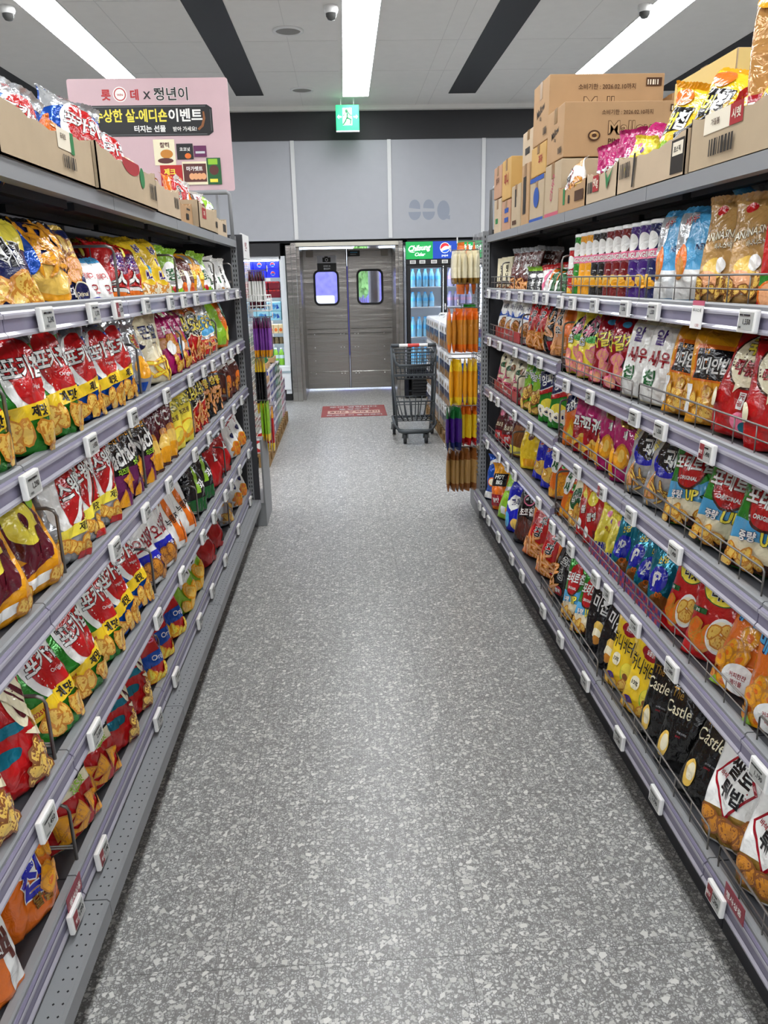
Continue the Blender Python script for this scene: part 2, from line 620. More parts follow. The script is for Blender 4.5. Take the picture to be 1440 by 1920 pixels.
def swing():
    return [('e', 'white', 0, 0.6, 0.9, 0.34), ('e', 'red', 0.25, 0.58, 0.66, 0.29), ('p', 'white', [(0, 0.35), (0.2, 0.35), (0.75, 0.8), (0.55, 0.8)]),
            ('p', 'cocoa', [(0.24, 0.35), (0.3, 0.35), (0.86, 0.78), (0.8, 0.8)]), T('스윙칩', 'white', 0.25, 0.68, 0.17, out='black', ow=0.045, w=1.4, b=0.05, rot=14),
            ('p', 'lemon', [(-0.6, 0.2), (0.98, 0.3), (0.98, 0.42), (-0.6, 0.3)]), T('제맛', 'black', 0.35, 0.32, 0.08, rot=6), chips(10, -0.8, 0.04, 0.9, 0.18, 0.026), ('r', 'red', 0.1, 0.02, 0.95, 0.09)]
def nacho(top, low):
    return [('r', top, -1, 0.72, 1, 1), ('r', low, -1, 0.0, 1, 0.36), ('p', 'cream', [(-0.95, 0.75), (-0.4, 0.9), (-0.5, 0.72), (-0.2, 0.62), (-0.8, 0.6)]),
            ('e', 'black', 0.15, 0.62, 0.8, 0.19), T('도도한', 'amber', 0.05, 0.75, 0.09, out='black', b=0.04), T('Nacho', 'white', 0.1, 0.56, 0.22, out='black', ow=0.06, w=1.75, rot=14, b=0.05, skew=0.2),
            T('치즈맛', 'lime', 0.2, 0.4, 0.07, rot=8, b=0.04), chips(7, -0.7, 0.06, 0.85, 0.3, 0.034, ('toast', 'amber'), 'tri')]
def oing(top='orange', body='black'):
    return [('r', top, -1, 0.74, 1, 1), ('e', 'cream', 0.0, 0.56, 0.92, 0.22), ('e', body, 0.0, 0.55, 0.85, 0.19), T('오잉', 'lemon', 0.02, 0.58, 0.24, out='black', ow=0.07, b=0.06, rot=10, w=1.55),
            ('r', 'red', -1, 0.04, 0.1, 0.3), chips(12, -0.5, 0.06, 0.9, 0.32, 0.022, ('toast', 'peach'), 'stick')]
def choco_turtle():
    return [('e', 'teal', -0.4, 0.3, 0.5, 0.05), ('e', 'teal', -0.1, 0.46, 0.6, 0.04), ('e', 'cream', 0.4, 0.62, 0.35, 0.2), ('e', 'wine', 0.48, 0.62, 0.22, 0.15), ('p', 'cream', [(0.1, 0.78), (0.28, 0.86), (0.95, 0.6), (0.8, 0.52)]),
            ('p', 'wine', [(0.2, 0.76), (0.26, 0.79), (0.85, 0.6), (0.8, 0.56)]), ('p', 'cream', [(0.0, 0.68), (0.1, 0.75), (0.9, 0.46), (0.8, 0.38)]), ('p', 'cream', [(0.2, 0.4), (0.75, 0.3), (0.95, 0.45), (0.7, 0.38)]),
            T('초코', 'white', 0.5, 0.9, 0.07, out='black'), T('오리온', 'white', -0.5, 0.66, 0.05, rot=20), chips(7, 0.1, 0.06, 0.9, 0.28, 0.026, ('nut', 'chip'), 'disc')]

DZ = {}
def design(key, nm, desc, W, H, D, base, decs, plural=None, cat='snack bag', kind='bag', **o):
    DZ[key] = dict(nm=nm, desc=desc, W=W, H=H, D=D, base=base, decs=decs, cat=cat, kind=kind, plural=plural or nm.replace('_', ' ') + 's', **o)

# --- left gondola
design('cheese', 'cheese_snack_bag', 'yellow topped navy cheese snack bag', 0.19, 0.27, 0.10, 'navy', [('r', 'lemon', -1, 0.66, 1, 1), T('치즈', 'black', 0.0, 0.6, 0.24, out='white', b=0.06, w=1.6), chips(8, -0.8, 0.05, 0.9, 0.36, 0.035), ('r', 'blue', -1, 0.0, 0.1, 0.16)], seal='lemon')
design('fries', 'potato_stick_bag', 'navy potato stick bag with orange fries', 0.19, 0.28, 0.10, 'navy', [('e', 'amber', 0.1, 0.36, 0.82, 0.17), ('e', 'chip', 0.1, 0.38, 0.72, 0.13), chips(22, -0.7, 0.5, 0.7, 0.85, 0.036, ('toast', 'amber'), 'stick'), ('e', 'blue', -0.6, 0.6, 0.3, 0.2), ('k', 'orange', -0.9, 0.03, -0.1, 0.14, 6, 3), ('r', 'toast', -0.1, 0.02, 1, 0.16)], seal='black')
design('peanut', 'peanut_snack_bag', 'navy peanut snack bag with round stamp', 0.19, 0.28, 0.10, 'navy', [chips(13, -0.6, 0.46, 0.8, 0.92, 0.036, ('nut', 'chip')), chips(8, -0.4, 0.36, 0.7, 0.6, 0.03, ('toast', 'peach')), ('e', 'cream', 0.3, 0.25, 0.45, 0.13), ('e', 'navy', 0.3, 0.25, 0.4, 0.115), T('Original', 'cream', 0.3, 0.25, 0.06, w=0.7), T('딱', 'white', -0.3, 0.28, 0.1)], seal='chip')
design('milkblue', 'yogurt_snack_bag', 'small white and sky-blue snack bag', 0.13, 0.2, 0.08, 'white', [('r', 'sky', -1, 0.84, 1, 1), ('r', 'royal', -1, 0, 1, 0.2), ('e', 'royal', 0, 0.2, 1, 0.1), T('떡볶이', 'red', 0, 0.62, 0.1, w=1.4), T('오', 'crimson', 0.1, 0.42, 0.14), ('e', 'crimson', 0, 0.2, 0.6, 0.06)], seal='sky')
design('redx', 'corn_stick_bag', 'red corn stick bag with white letter', 0.15, 0.24, 0.09, 'red', [('e', 'plum', 0.3, 0.62, 0.5, 0.14), T('콘', 'purple', 0.2, 0.64, 0.14, b=0.04), T('스', 'white', 0.1, 0.38, 0.24, out='black', b=0.07), ('e', 'orange', 0, 0.14, 0.9, 0.12), chips(6, -0.7, 0.06, 0.7, 0.2, 0.022), ('e', 'lemon', 0.7, 0.8, 0.2, 0.08)])
design('banana', 'banana_snack_bag', 'yellow snack bag with violet lettering', 0.16, 0.27, 0.09, 'yellow', [TV('바나나', 'purple', 0.25, 0.74, 0.15, out='white', b=0.05), ('e', 'cream', 0, 0.16, 0.85, 0.13), chips(10, -0.7, 0.07, 0.7, 0.24, 0.026, ('toast', 'cream')), ('e', 'sky', -0.6, 0.5, 0.25, 0.07)])
design('limewhite', 'pea_snack_bag', 'lime and white pea snack bag', 0.15, 0.24, 0.08, 'lime', [('e', 'white', 0.1, 0.5, 0.85, 0.22), T('콩깡', 'darkgreen', 0.1, 0.52, 0.2, out='white', rot=12, b=0.05), ('e', 'red', -0.2, 0.25, 0.25, 0.06), chips(8, -0.7, 0.04, 0.8, 0.22, 0.02, ('green', 'lime')), ('r', 'white', -1, 0, 1, 0.06)])
design('brownwhite', 'wafer_bag', 'brown and white chocolate wafer bag', 0.14, 0.24, 0.07, 'cocoa', [('p', 'white', [(-0.9, 0.03), (0.5, 0.03), (-0.2, 0.62), (-0.9, 0.62)]), T('초코', 'cream', 0.35, 0.6, 0.12, rot=10), ('e', 'orange', 0.3, 0.3, 0.4, 0.12), T('하임', 'red', 0.3, 0.3, 0.07)])
design('orangewhite', 'rice_stick_bag', 'orange and silver rice stick bag', 0.14, 0.24, 0.07, 'amber', [('p', 'silver', [(-0.95, 0.03), (0.4, 0.03), (-0.1, 0.5), (-0.95, 0.5)]), ('p', 'silver', [(0, 0.75), (0.9, 0.7), (0.9, 0.95), (0, 0.95)]), T('쌀', 'lemon', 0.35, 0.52, 0.17, out='red', b=0.05), chips(5, 0, 0.05, 0.8, 0.2, 0.02)])
design('whiteblack', 'seaweed_snack_bag', 'white bag with black brush lettering', 0.15, 0.23, 0.08, 'white', [TV('유탕', 'black', 0.1, 0.68, 0.2, b=0.05), ('r', 'darkgreen', -0.9, 0.35, -0.4, 0.5), ('r', 'cream', -1, 0.02, 1, 0.2), chips(10, -0.8, 0.04, 0.8, 0.22, 0.022, ('nut', 'toast'))])
design('pokag', 'potato_chip_bag', 'green potato chip bag with red roundel', 0.185, 0.265, 0.10, 'green', poka('green'), seal='silver')
design('pokab', 'potato_chip_bag', 'blue potato chip bag with red roundel', 0.185, 0.265, 0.10, 'blue', poka('blue'), seal='silver')
design('foil', 'foil_snack_bag', 'plain silver foil snack bag', 0.16, 0.24, 0.09, 'silver', [('e', 'amber', 0.3, 0.3, 0.5, 0.14), T('꿀', 'red', 0.4, 0.62, 0.16, out='lemon', b=0.06), ('r', 'blue', -1, 0.02, 0.4, 0.12)])
design('cornchip', 'corn_chip_bag', 'cream corn chip bag with blue moon', 0.21, 0.29, 0.11, 'cream', [('e', 'navy', -0.45, 0.54, 0.36, 0.15), ('e', 'cream', -0.28, 0.57, 0.3, 0.13), T('콘칩', 'navy', 0.15, 0.62, 0.18, b=0.055, rot=8, w=1.25), T('corn chip', 'navy', 0.3, 0.48, 0.035, rot=8), ('e', 'peach', -0.1, 0.86, 0.16, 0.03), chips(22, -0.85, 0.04, 0.9, 0.36, 0.026, ('amber', 'lemon'), 'stick')])
design('pinkpop', 'popcorn_bag', 'magenta and blue popcorn bag', 0.15, 0.25, 0.09, 'magenta', [('e', 'cream', 0.1, 0.86, 0.3, 0.06), T('P', 'white', -0.4, 0.6, 0.12), T('팝', 'white', 0.2, 0.6, 0.12, out='purple'), chips(8, -0.8, 0.3, 0.4, 0.5, 0.024, ('toast', 'peach')), ('e', 'sky', 0.6, 0.3, 0.35, 0.2), ('e', 'white', -0.3, 0.36, 0.3, 0.1), chips(5, -0.7, 0.05, 0.6, 0.2, 0.02)])
design('oing', 'squid_snack_bag', 'orange and black snack bag with yellow lettering', 0.16, 0.26, 0.09, 'red', oing())
design('oinggrey', 'squid_snack_bag', 'pale grey snack bag with yellow lettering', 0.15, 0.24, 0.08, 'silver', oing('silver', 'sky'))
design('kalegreen', 'vegetable_snack_bag', 'orange and green vegetable snack bag', 0.16, 0.26, 0.09, 'orange', [('p', 'lime', [(-0.95, 0.95), (-0.5, 0.95), (0.3, 0.05), (-0.95, 0.05)]), ('p', 'mint', [(0.4, 0.5), (0.9, 0.4), (0.9, 0.8), (0.5, 0.85)]), ('e', 'lemon', 0.5, 0.25, 0.4, 0.14), ('e', 'darkgreen', 0.5, 0.6, 0.25, 0.08)])
design('nine', 'corn_cone_bag', 'golden corn snack bag with big number nine', 0.2, 0.28, 0.11, 'amber', [('e', 'wine', 0.05, 0.5, 0.68, 0.27), ('e', 'lemon', 0.05, 0.56, 0.5, 0.18), ('e', 'wine', 0.1, 0.57, 0.13, 0.07), ('p', 'wine', [(0.35, 0.5), (0.72, 0.5), (0.45, 0.24), (-0.5, 0.16), (-0.5, 0.26), (0.1, 0.3)]), ('e', 'lime', 0.62, 0.7, 0.16, 0.08), ('r', 'white', -0.6, 0.06, 0.3, 0.14), T('고깔', 'lemon', 0.3, 0.86, 0.07, out='wine'), chips(4, -0.8, 0.02, 0.8, 0.1, 0.02)], seal='amber')
design('swing', 'wavy_chip_bag', 'white wavy chip bag with red swoosh', 0.185, 0.265, 0.10, 'silver', swing(), seal='silver')
design('nacho', 'nacho_bag', 'orange and purple nacho bag', 0.185, 0.27, 0.10, 'black', nacho('orange', 'plum'), seal='orange')
design('nachored', 'nacho_bag', 'white and red nacho bag', 0.185, 0.28, 0.10, 'cream', nacho('white', 'red'), seal='white')
design('cornbrown', 'corn_nut_bag', 'maroon corn nut bag with white curl', 0.15, 0.25, 0.07, 'wine', [T('C', 'white', -0.15, 0.68, 0.16, b=0.04), T('콘', 'white', 0.3, 0.84, 0.08), ('e', 'toast', 0.1, 0.48, 0.3, 0.08), ('e', 'chip', 0.1, 0.34, 0.55, 0.13), ('e', 'amber', 0.1, 0.17, 0.65, 0.12), ('r', 'brown', -1, 0, 1, 0.06)])
design('cheeseball', 'cheese_ball_bag', 'pale yellow cheese ball bag', 0.17, 0.26, 0.09, 'lemon', [('e', 'pink', -0.1, 0.76, 0.3, 0.07), T('Rich', 'olive', 0.1, 0.6, 0.12, rot=12), T('치즈볼', 'brown', 0.0, 0.45, 0.08, rot=8), ('e', 'amber', 0.1, 0.2, 0.6, 0.14), ('e', 'lemon', 0.1, 0.22, 0.4, 0.1)], seal='lemon')
design('peanutorange', 'squid_peanut_bag', 'black and orange squid peanut bag', 0.15, 0.25, 0.08, 'black', [('r', 'orange', -1, 0.7, 1, 1), T('땅콩', 'lemon', 0, 0.58, 0.15, out='orange', b=0.05), chips(22, -0.8, 0.06, 0.8, 0.45, 0.015, ('toast', 'peach'))], seal='orange')
design('cocorn', 'chocolate_corn_bag', 'brown corn snack bag with white ribbon top', 0.14, 0.24, 0.08, 'cocoa', [('p', 'white', [(-0.6, 0.62), (0.9, 0.72), (0.9, 0.98), (-0.6, 0.92)]), T('콘츄', 'crimson', 0.15, 0.8, 0.14, rot=8, b=0.05), ('e', 'orange', 0.3, 0.35, 0.4, 0.13), chips(8, -0.7, 0.06, 0.7, 0.32, 0.02, ('nut', 'toast'))], seal='white')
design('turtle', 'chocolate_chip_bag', 'red chocolate snack bag with cream stripes', 0.18, 0.27, 0.10, 'red', choco_turtle())
design('osatsu', 'sweet_potato_chip_bag', 'white and royal blue snack bag', 0.17, 0.27, 0.10, 'white', [('p', 'sky', [(-0.95, 0.98), (-0.5, 0.98), (-0.7, 0.5), (-0.95, 0.4)]), ('r', 'royal', -1, 0.18, 1, 0.36), T('오!감자', 'crimson', 0.1, 0.5, 0.17, b=0.05, rot=8, w=1.6), T('신제품', 'crimson', 0, 0.72, 0.08, rot=8), T('구운', 'white', 0.2, 0.27, 0.06), chips(8, -0.8, 0.04, 0.8, 0.22, 0.03, ('nut', 'toast'))], seal='sky')
design('greyorange', 'rice_cracker_bag', 'white rice cracker bag with orange flash', 0.16, 0.25, 0.09, 'white', [('p', 'orange', [(-0.2, 0.98), (0.2, 0.98), (0.4, 0.1), (0.0, 0.1)]), ('e', 'nut', -0.5, 0.75, 0.4, 0.12), ('e', 'toast', -0.5, 0.75, 0.3, 0.09), T('누룽지', 'black', 0.1, 0.42, 0.11, rot=10), ('p', 'orange', [(0.3, 0.05), (0.95, 0.05), (0.95, 0.35), (0.4, 0.3)])])
design('blackgreen', 'hot_chip_bag', 'black chip bag with green flash', 0.15, 0.25, 0.09, 'black', [('p', 'lime', [(-0.2, 0.3), (0.3, 0.9), (0.45, 0.9), (0.1, 0.3)]), ('r', 'darkgreen', -1, 0.03, 1, 0.22), T('화', 'white', 0.3, 0.42, 0.14, rot=20), ('p', 'red', [(-0.9, 0.7), (0.0, 0.8), (-0.3, 0.98), (-0.9, 0.98)])])
design('dred', 'tortilla_chip_bag', 'glossy red tortilla chip bag', 0.16, 0.25, 0.09, 'red', [('p', 'black', [(-0.95, 0.6), (0.95, 0.75), (0.95, 0.85), (-0.95, 0.75)]), T('D', 'white', 0.2, 0.5, 0.13, out='black', b=0.06), ('p', 'black', [(0.3, 0.1), (0.6, 0.35), (0.9, 0.1)])])
design('redwhite', 'corn_curl_bag', 'white corn curl bag with red script', 0.14, 0.24, 0.08, 'white', [T('꼬꼬', 'crimson', 0, 0.76, 0.17, b=0.06, rot=12), T('콘', 'crimson', 0.2, 0.58, 0.14, b=0.06), ('e', 'navy', 0.0, 0.44, 0.35, 0.06), ('e', 'amber', 0.1, 0.18, 0.7, 0.14), chips(7, -0.7, 0.05, 0.7, 0.25, 0.022, ('toast', 'orange'))])
design('ring', 'popped_corn_ring_bag', 'orange corn ring bag with blue bubble letters', 0.21, 0.28, 0.12, 'orange', [('e', 'lemon', -0.2, 0.82, 0.6, 0.14), T('썬', 'royal', -0.05, 0.62, 0.32, out='white', b=0.09, w=1.2), T('칩', 'royal', 0.1, 0.34, 0.28, out='white', b=0.09, w=1.2), T('달콤', 'gold', 0.3, 0.16, 0.09, out='brown'), chips(12, 0.45, 0.06, 0.95, 0.72, 0.022, ('toast', 'amber', 'orange'), 'ring')])
design('youbag', 'chocolate_biscuit_bag', 'orange biscuit bag with brown lettering', 0.19, 0.27, 0.10, 'orange', [('p', 'white', [(0.4, 0.95), (0.75, 0.95), (0.9, 0.05), (0.5, 0.05)]), T('You', 'white', -0.1, 0.66, 0.15, rot=20, out='red'), TV('단백', 'cocoa', 0.45, 0.66, 0.22, b=0.07, out='white')])
design('origred', 'potato_ring_bag', 'red and blue potato snack bag', 0.18, 0.26, 0.09, 'red', [('p', 'blue', [(-0.95, 0.16), (0.95, 0.26), (0.95, 0.44), (-0.95, 0.34)]), T('뉴룽지', 'pink', 0.05, 0.58, 0.15, b=0.045, w=1.7, rot=8), T('Orig', 'white', 0.2, 0.31, 0.09, rot=6), T('Rice', 'white', -0.2, 0.78, 0.07, rot=16), chips(10, -0.8, 0.03, 0.9, 0.18, 0.026, ('amber', 'lemon'))])
design('kamja', 'vegetable_chip_bag', 'lime bag with white star and black lettering', 0.18, 0.27, 0.09, 'lime', [('r', 'green', -1, 0.84, 1, 1), ('p', 'white', [(-0.9, 0.5), (-0.5, 0.82), (0.9, 0.86), (0.8, 0.5), (0.2, 0.4), (-0.4, 0.34)]), T('자색', 'black', 0.05, 0.68, 0.13, rot=22, b=0.04), T('감자', 'black', 0.15, 0.52, 0.14, rot=22, b=0.04), chips(7, -0.3, 0.05, 0.9, 0.34, 0.034, ('amber', 'chip'))])
design('clear', 'clear_cracker_bag', 'clear and gold cracker bag', 0.15, 0.24, 0.09, 'silver', [chips(16, -0.8, 0.05, 0.8, 0.5, 0.024, ('toast', 'chip')), T('맛동', 'crimson', 0, 0.7, 0.14, rot=12)])
# --- right gondola
design('soban', 'noodle_snack_pack', 'white noodle pack with black writing', 0.13, 0.22, 0.05, 'cream', [TV('옛날', 'black', 0, 0.74, 0.18, b=0.03), ('r', 'black', -1, 0.36, 1, 0.42), chips(16, -0.8, 0.04, 0.8, 0.3, 0.018, ('cocoa', 'nut'), 'stick')], kind='carton')
design('jeot', 'dried_fish_pack', 'brown dried squid pouch with white writing', 0.17, 0.27, 0.05, 'cocoa', [('r', 'grey', -1, 0.9, 1, 1), T('왕그래', 'white', 0.05, 0.78, 0.1, w=1.5), T('젓', 'white', 0.1, 0.56, 0.22, b=0.05), chips(18, -0.7, 0.12, 0.8, 0.36, 0.024, ('toast', 'peach'), 'stick'), ('r', 'lime', -1, 0.0, 1, 0.1)], seal='grey')
design('smallgreen', 'seaweed_pack', 'small black and lime seaweed pack', 0.12, 0.17, 0.06, 'black', [('r', 'lime', -1, 0.84, 1, 1), ('e', 'white', 0, 0.7, 0.5, 0.06), TV('돌김', 'white', 0.2, 0.5, 0.18), ('r', 'olive', -1, 0, -0.3, 0.3)], seal='lime')
design('smallred', 'stick_candy_pack', 'small white pack with red top', 0.12, 0.18, 0.06, 'white', [('r', 'red', -1, 0.84, 1, 1), ('p', 'pink', [(-0.9, 0.4), (0.0, 0.8), (0.3, 0.8), (-0.9, 0.2)]), TV('고구', 'black', 0.4, 0.5, 0.18)], seal='red')
design('smallleaf', 'dried_vegetable_pack', 'small green vegetable crisp pack', 0.13, 0.18, 0.06, 'darkgreen', [('p', 'orange', [(-0.95, 0.3), (-0.3, 0.95), (-0.95, 0.95)]), ('p', 'white', [(-0.9, 0.1), (-0.5, 0.1), (-0.2, 0.6), (-0.6, 0.6)]), ('e', 'red', 0.4, 0.8, 0.3, 0.08)])
for k_, c_, dsc in (('pr', 'red', 'red chip can'), ('pg', 'green', 'green chip can'), ('po', 'amber', 'orange chip can'), ('pk', 'black', 'black chip can'), ('pd', 'darkred', 'dark red chip can'), ('pp', 'purple', 'purple chip can'), ('pn', 'navy', 'navy chip can')):
    design(k_, 'chip_can', dsc, 0.088, 0.235, 0.088, c_, [('e', 'white', -0.1, 0.76, 0.42, 0.12), ('p', 'pink' if c_ != 'red' else 'crimson', [(-0.85, 0.52), (0.6, 0.54), (0.6, 0.66), (-0.85, 0.64)]), T('PRINGLES', 'white', -0.1, 0.59, 0.075, w=1.3, out='crimson', ow=0.04, b=0.06),
           ('e', 'chip', -0.2, 0.26, 0.36, 0.07), ('e', 'amber', 0.05, 0.2, 0.3, 0.06), ('bar', 'white', 0.7, 0.35, 0.9, 0.55), T('160g', 'white', 0.1, 0.4, 0.02)], cat='chip can', kind='can')
design('bluewhite', 'squid_ball_bag', 'sky-blue and white snack bag', 0.19, 0.29, 0.10, 'sky', [('r', 'white', -1, 0.0, 1, 0.3), ('p', 'silver', [(-0.98, 0.3), (-0.4, 0.3), (-0.3, 0.9), (-0.98, 0.9)]), ('e', 'orange', -0.5, 0.38, 0.38, 0.18), ('e', 'toast', -0.5, 0.32, 0.3, 0.12), T('새우', 'crimson', -0.4, 0.8, 0.1, rot=18, out='white'), T('NEW', 'navy', 0.4, 0.52, 0.06)], seal='sky')
design('kraft', 'banana_chip_bag', 'tan banana snack bag with cream writing', 0.20, 0.29, 0.10, 'kraft', [('e', 'red', -0.4, 0.84, 0.2, 0.05), T('BANANA SNACK', 'cream', 0.05, 0.6, 0.075, out='brown', w=1.75, rot=4), T('바나나스낵', 'cream', 0.1, 0.5, 0.055, out='brown', w=1.3), ('e', 'chip', -0.2, 0.3, 0.4, 0.1), ('e', 'white', 0.1, 0.33, 0.24, 0.07), ('e', 'peach', -0.4, 0.18, 0.4, 0.1), chips(8, -0.8, 0.04, 0.9, 0.18, 0.024, ('nut', 'chip'))], seal='kraft')
design('drumbox', 'chicken_snack_box', 'red chicken snack box with green lettering', 0.19, 0.27, 0.06, 'red', [T('닭다리', 'darkgreen', 0.1, 0.68, 0.19, out='white', ow=0.08, b=0.06, w=1.65, rot=8), ('e', 'peach', 0.4, 0.22, 0.4, 0.12), ('r', 'green', -0.95, 0.16, -0.4, 0.24), chips(6, -0.7, 0.04, 0.8, 0.22, 0.03, ('orange', 'peach')), T('너겟', 'white', -0.5, 0.46, 0.07)], kind='carton')
design('nutpack', 'almond_pack', 'white and blue clear fronted nut pouch', 0.14, 0.23, 0.06, 'white', [('r', 'blue', -1, 0.5, 1, 0.62), ('e', 'white', 0, 0.68, 0.7, 0.16), T('아몬드', 'navy', 0, 0.72, 0.11), ('e', 'nut', 0.1, 0.28, 0.55, 0.18), ('e', 'peach', 0.1, 0.28, 0.46, 0.15), chips(10, -0.2, 0.2, 0.4, 0.36, 0.012, ('nut', 'toast')), ('r', 'navy', 0.5, 0.05, 0.98, 0.45)])
design('saewoo', 'shrimp_cracker_bag', 'orange-red shrimp cracker bag', 0.16, 0.25, 0.09, 'orange', [('e', 'red', 0.1, 0.6, 0.9, 0.3), TV('새우깡', 'black', -0.1, 0.78, 0.17, out='white', b=0.045, ow=0.06, du=-0.12), chips(16, -0.8, 0.04, 0.8, 0.28, 0.026, ('toast', 'peach'), 'stick')])
design('saewooblack', 'shrimp_cracker_bag', 'black shrimp cracker bag with white outlines', 0.16, 0.25, 0.09, 'black', [('p', 'red', [(-0.95, 0.5), (-0.1, 0.98), (-0.95, 0.98)]), ('e', 'crimson', 0.2, 0.12, 0.5, 0.08), TV('새우깡', 'black', -0.1, 0.8, 0.17, out='white', b=0.045, ow=0.06, du=-0.12), chips(14, -0.9, 0.04, -0.1, 0.6, 0.026, ('toast', 'peach'), 'stick')])
design('saewootan', 'rice_shrimp_bag', 'tan orange shrimp cracker bag', 0.16, 0.25, 0.09, 'peach', [TV('쌀새우', 'black', -0.3, 0.74, 0.16, out='white', b=0.04), ('r', 'orange', 0.1, 0.0, 1, 0.94), chips(8, -0.8, 0.04, 0.3, 0.2, 0.024, ('toast', 'peach'), 'stick')])
design('yellowcrab', 'crab_chip_bag', 'bright yellow crab chip bag', 0.16, 0.28, 0.09, 'lemon', [('e', 'black', -0.1, 0.66, 0.5, 0.15), T('꽃게', 'pink', -0.1, 0.68, 0.16, out='white', rot=60, b=0.05), ('e', 'green', 0.25, 0.5, 0.5, 0.05), T('칩', 'white', -0.4, 0.48, 0.12, out='black'), chips(8, -0.8, 0.08, 0.5, 0.32, 0.03, ('pink', 'peach'))])
design('jagalchi', 'octopus_snack_bag', 'raspberry red bag with yellow lettering', 0.17, 0.27, 0.09, 'crimson', [('r', 'crimson', -1, 0.3, 1, 1), T('자갈치', 'lemon', -0.1, 0.56, 0.19, out='black', ow=0.06, b=0.06, w=1.75, rot=12), ('e', 'sky', 0.0, 0.78, 0.2, 0.04), chips(9, -0.8, 0.06, 0.8, 0.36, 0.03, ('pink', 'peach')), ('e', 'black', 0.6, 0.3, 0.22, 0.09)], seal='crimson')
design('alsaewoo', 'shrimp_chip_bag', 'cream shrimp chip bag with tall lettering', 0.18, 0.29, 0.09, 'cream', [('r', 'white', -1, 0.02, 1, 0.82), TV('알', 'purple', -0.35, 0.7, 0.17, b=0.05), T('새우', 'crimson', -0.15, 0.48, 0.17, b=0.05, w=1.1), T('칩', 'darkgreen', -0.35, 0.27, 0.17, b=0.05), ('e', 'toast', 0.6, 0.28, 0.24, 0.12), ('e', 'chip', 0.6, 0.28, 0.2, 0.1), ('e', 'orange', 0.85, 0.55, 0.2, 0.14), T('농심', 'crimson', -0.5, 0.88, 0.05)], seal='lemon')
design('indian', 'corn_crisp_bag', 'amber corn crisp bag with black badge', 0.18, 0.28, 0.09, 'amber', [('p', 'orange', [(-0.8, 0.4), (0.75, 0.38), (0.75, 0.72), (-0.7, 0.74)]), ('p', 'black', [(-0.72, 0.42), (0.66, 0.4), (0.68, 0.68), (-0.62, 0.7)]), T('인디안밥', 'white', 0.0, 0.54, 0.15, w=1.3, skew=0.15, b=0.045), T('우유', 'amber', -0.2, 0.66, 0.035), chips(24, -0.85, 0.03, 0.85, 0.3, 0.022, ('toast', 'chip'), 'ring' if False else 'disc'), ('p', 'white', [(-0.95, 0.1), (-0.75, 0.1), (-0.7, 0.36), (-0.9, 0.36)])], seal='amber')
design('tteok', 'rice_cake_snack_bag', 'red bag with cream speech-bubble panel', 0.18, 0.29, 0.09, 'red', [('e', 'brown', 0.1, 0.66, 0.8, 0.26), ('e', 'cream', 0.1, 0.66, 0.74, 0.24), ('p', 'cream', [(-0.2, 0.46), (0.2, 0.46), (-0.2, 0.36)]), T('국물', 'lemon', 0.05, 0.76, 0.14, out='brown', ow=0.07, b=0.06, w=1.35), T('떡볶이', 'crimson', 0.1, 0.58, 0.13, out='brown', ow=0.03, b=0.05, w=1.3), ('r', 'white', 0.1, 0.24, 0.32, 0.38), TV('元祖', 'crimson', 0.21, 0.345, 0.05), ('e', 'pink', 0.3, 0.14, 0.3, 0.08), ('e', 'teal', 0.5, 0.1, 0.2, 0.05), ('e', 'cream', -0.75, 0.3, 0.16, 0.08)], seal='red')
design('clearsnack', 'rice_puff_pack', 'clear rice puff pack with red dots', 0.14, 0.23, 0.07, 'cream', [T('뻥', 'black', -0.2, 0.76, 0.12, rot=-14), ('e', 'darkgreen', 0, 0.6, 0.5, 0.06), chips(16, -0.8, 0.06, 0.8, 0.5, 0.02, ('crimson', 'pink'), 'stick'), ('e', 'nut', 0.3, 0.62, 0.2, 0.07)])
design('gangnaeng', 'corn_puff_bag', 'green corn puff bag', 0.17, 0.28, 0.08, 'lime', [('r', 'green', -0.1, 0, 1, 1), T('완두', 'white', -0.4, 0.62, 0.12, out='darkgreen', rot=12), T('쌍쌍', 'white', 0.3, 0.6, 0.15, out='black', rot=24, b=0.05), chips(7, -0.8, 0.08, 0.7, 0.4, 0.03, ('nut', 'chip'), 'disc')], seal='lime')
design('onion', 'onion_ring_bag', 'navy and green onion ring bag', 0.18, 0.28, 0.09, 'green', [('p', 'white', [(-0.98, 0.46), (0.98, 0.6), (0.98, 0.88), (-0.98, 0.8)]), ('p', 'navy', [(-0.98, 0.49), (0.98, 0.63), (0.98, 0.86), (-0.98, 0.78)]), T('양파링', 'white', 0.05, 0.69, 0.18, w=1.75, rot=10, b=0.05, skew=0.1), ('p', 'red', [(-0.98, 0.42), (0.98, 0.52), (0.98, 0.6), (-0.98, 0.48)]), ('e', 'lemon', 0, 0.3, 0.6, 0.08), chips(5, -0.6, 0.08, 0.7, 0.24, 0.03, ('white', 'cream', 'navy'), 'ring')], seal='green')
design('gamjakang', 'potato_cracker_bag', 'orange potato cracker bag', 0.17, 0.27, 0.09, 'orange', [('e', 'navy', -0.3, 0.66, 0.6, 0.14), T('감자깡', 'white', 0, 0.64, 0.15, out='black', rot=18, b=0.05), ('p', 'amber', [(-0.5, 0.1), (0.4, 0.1), (0.1, 0.44)]), ('p', 'lemon', [(-0.3, 0.14), (0.2, 0.14), (0.05, 0.34)])])
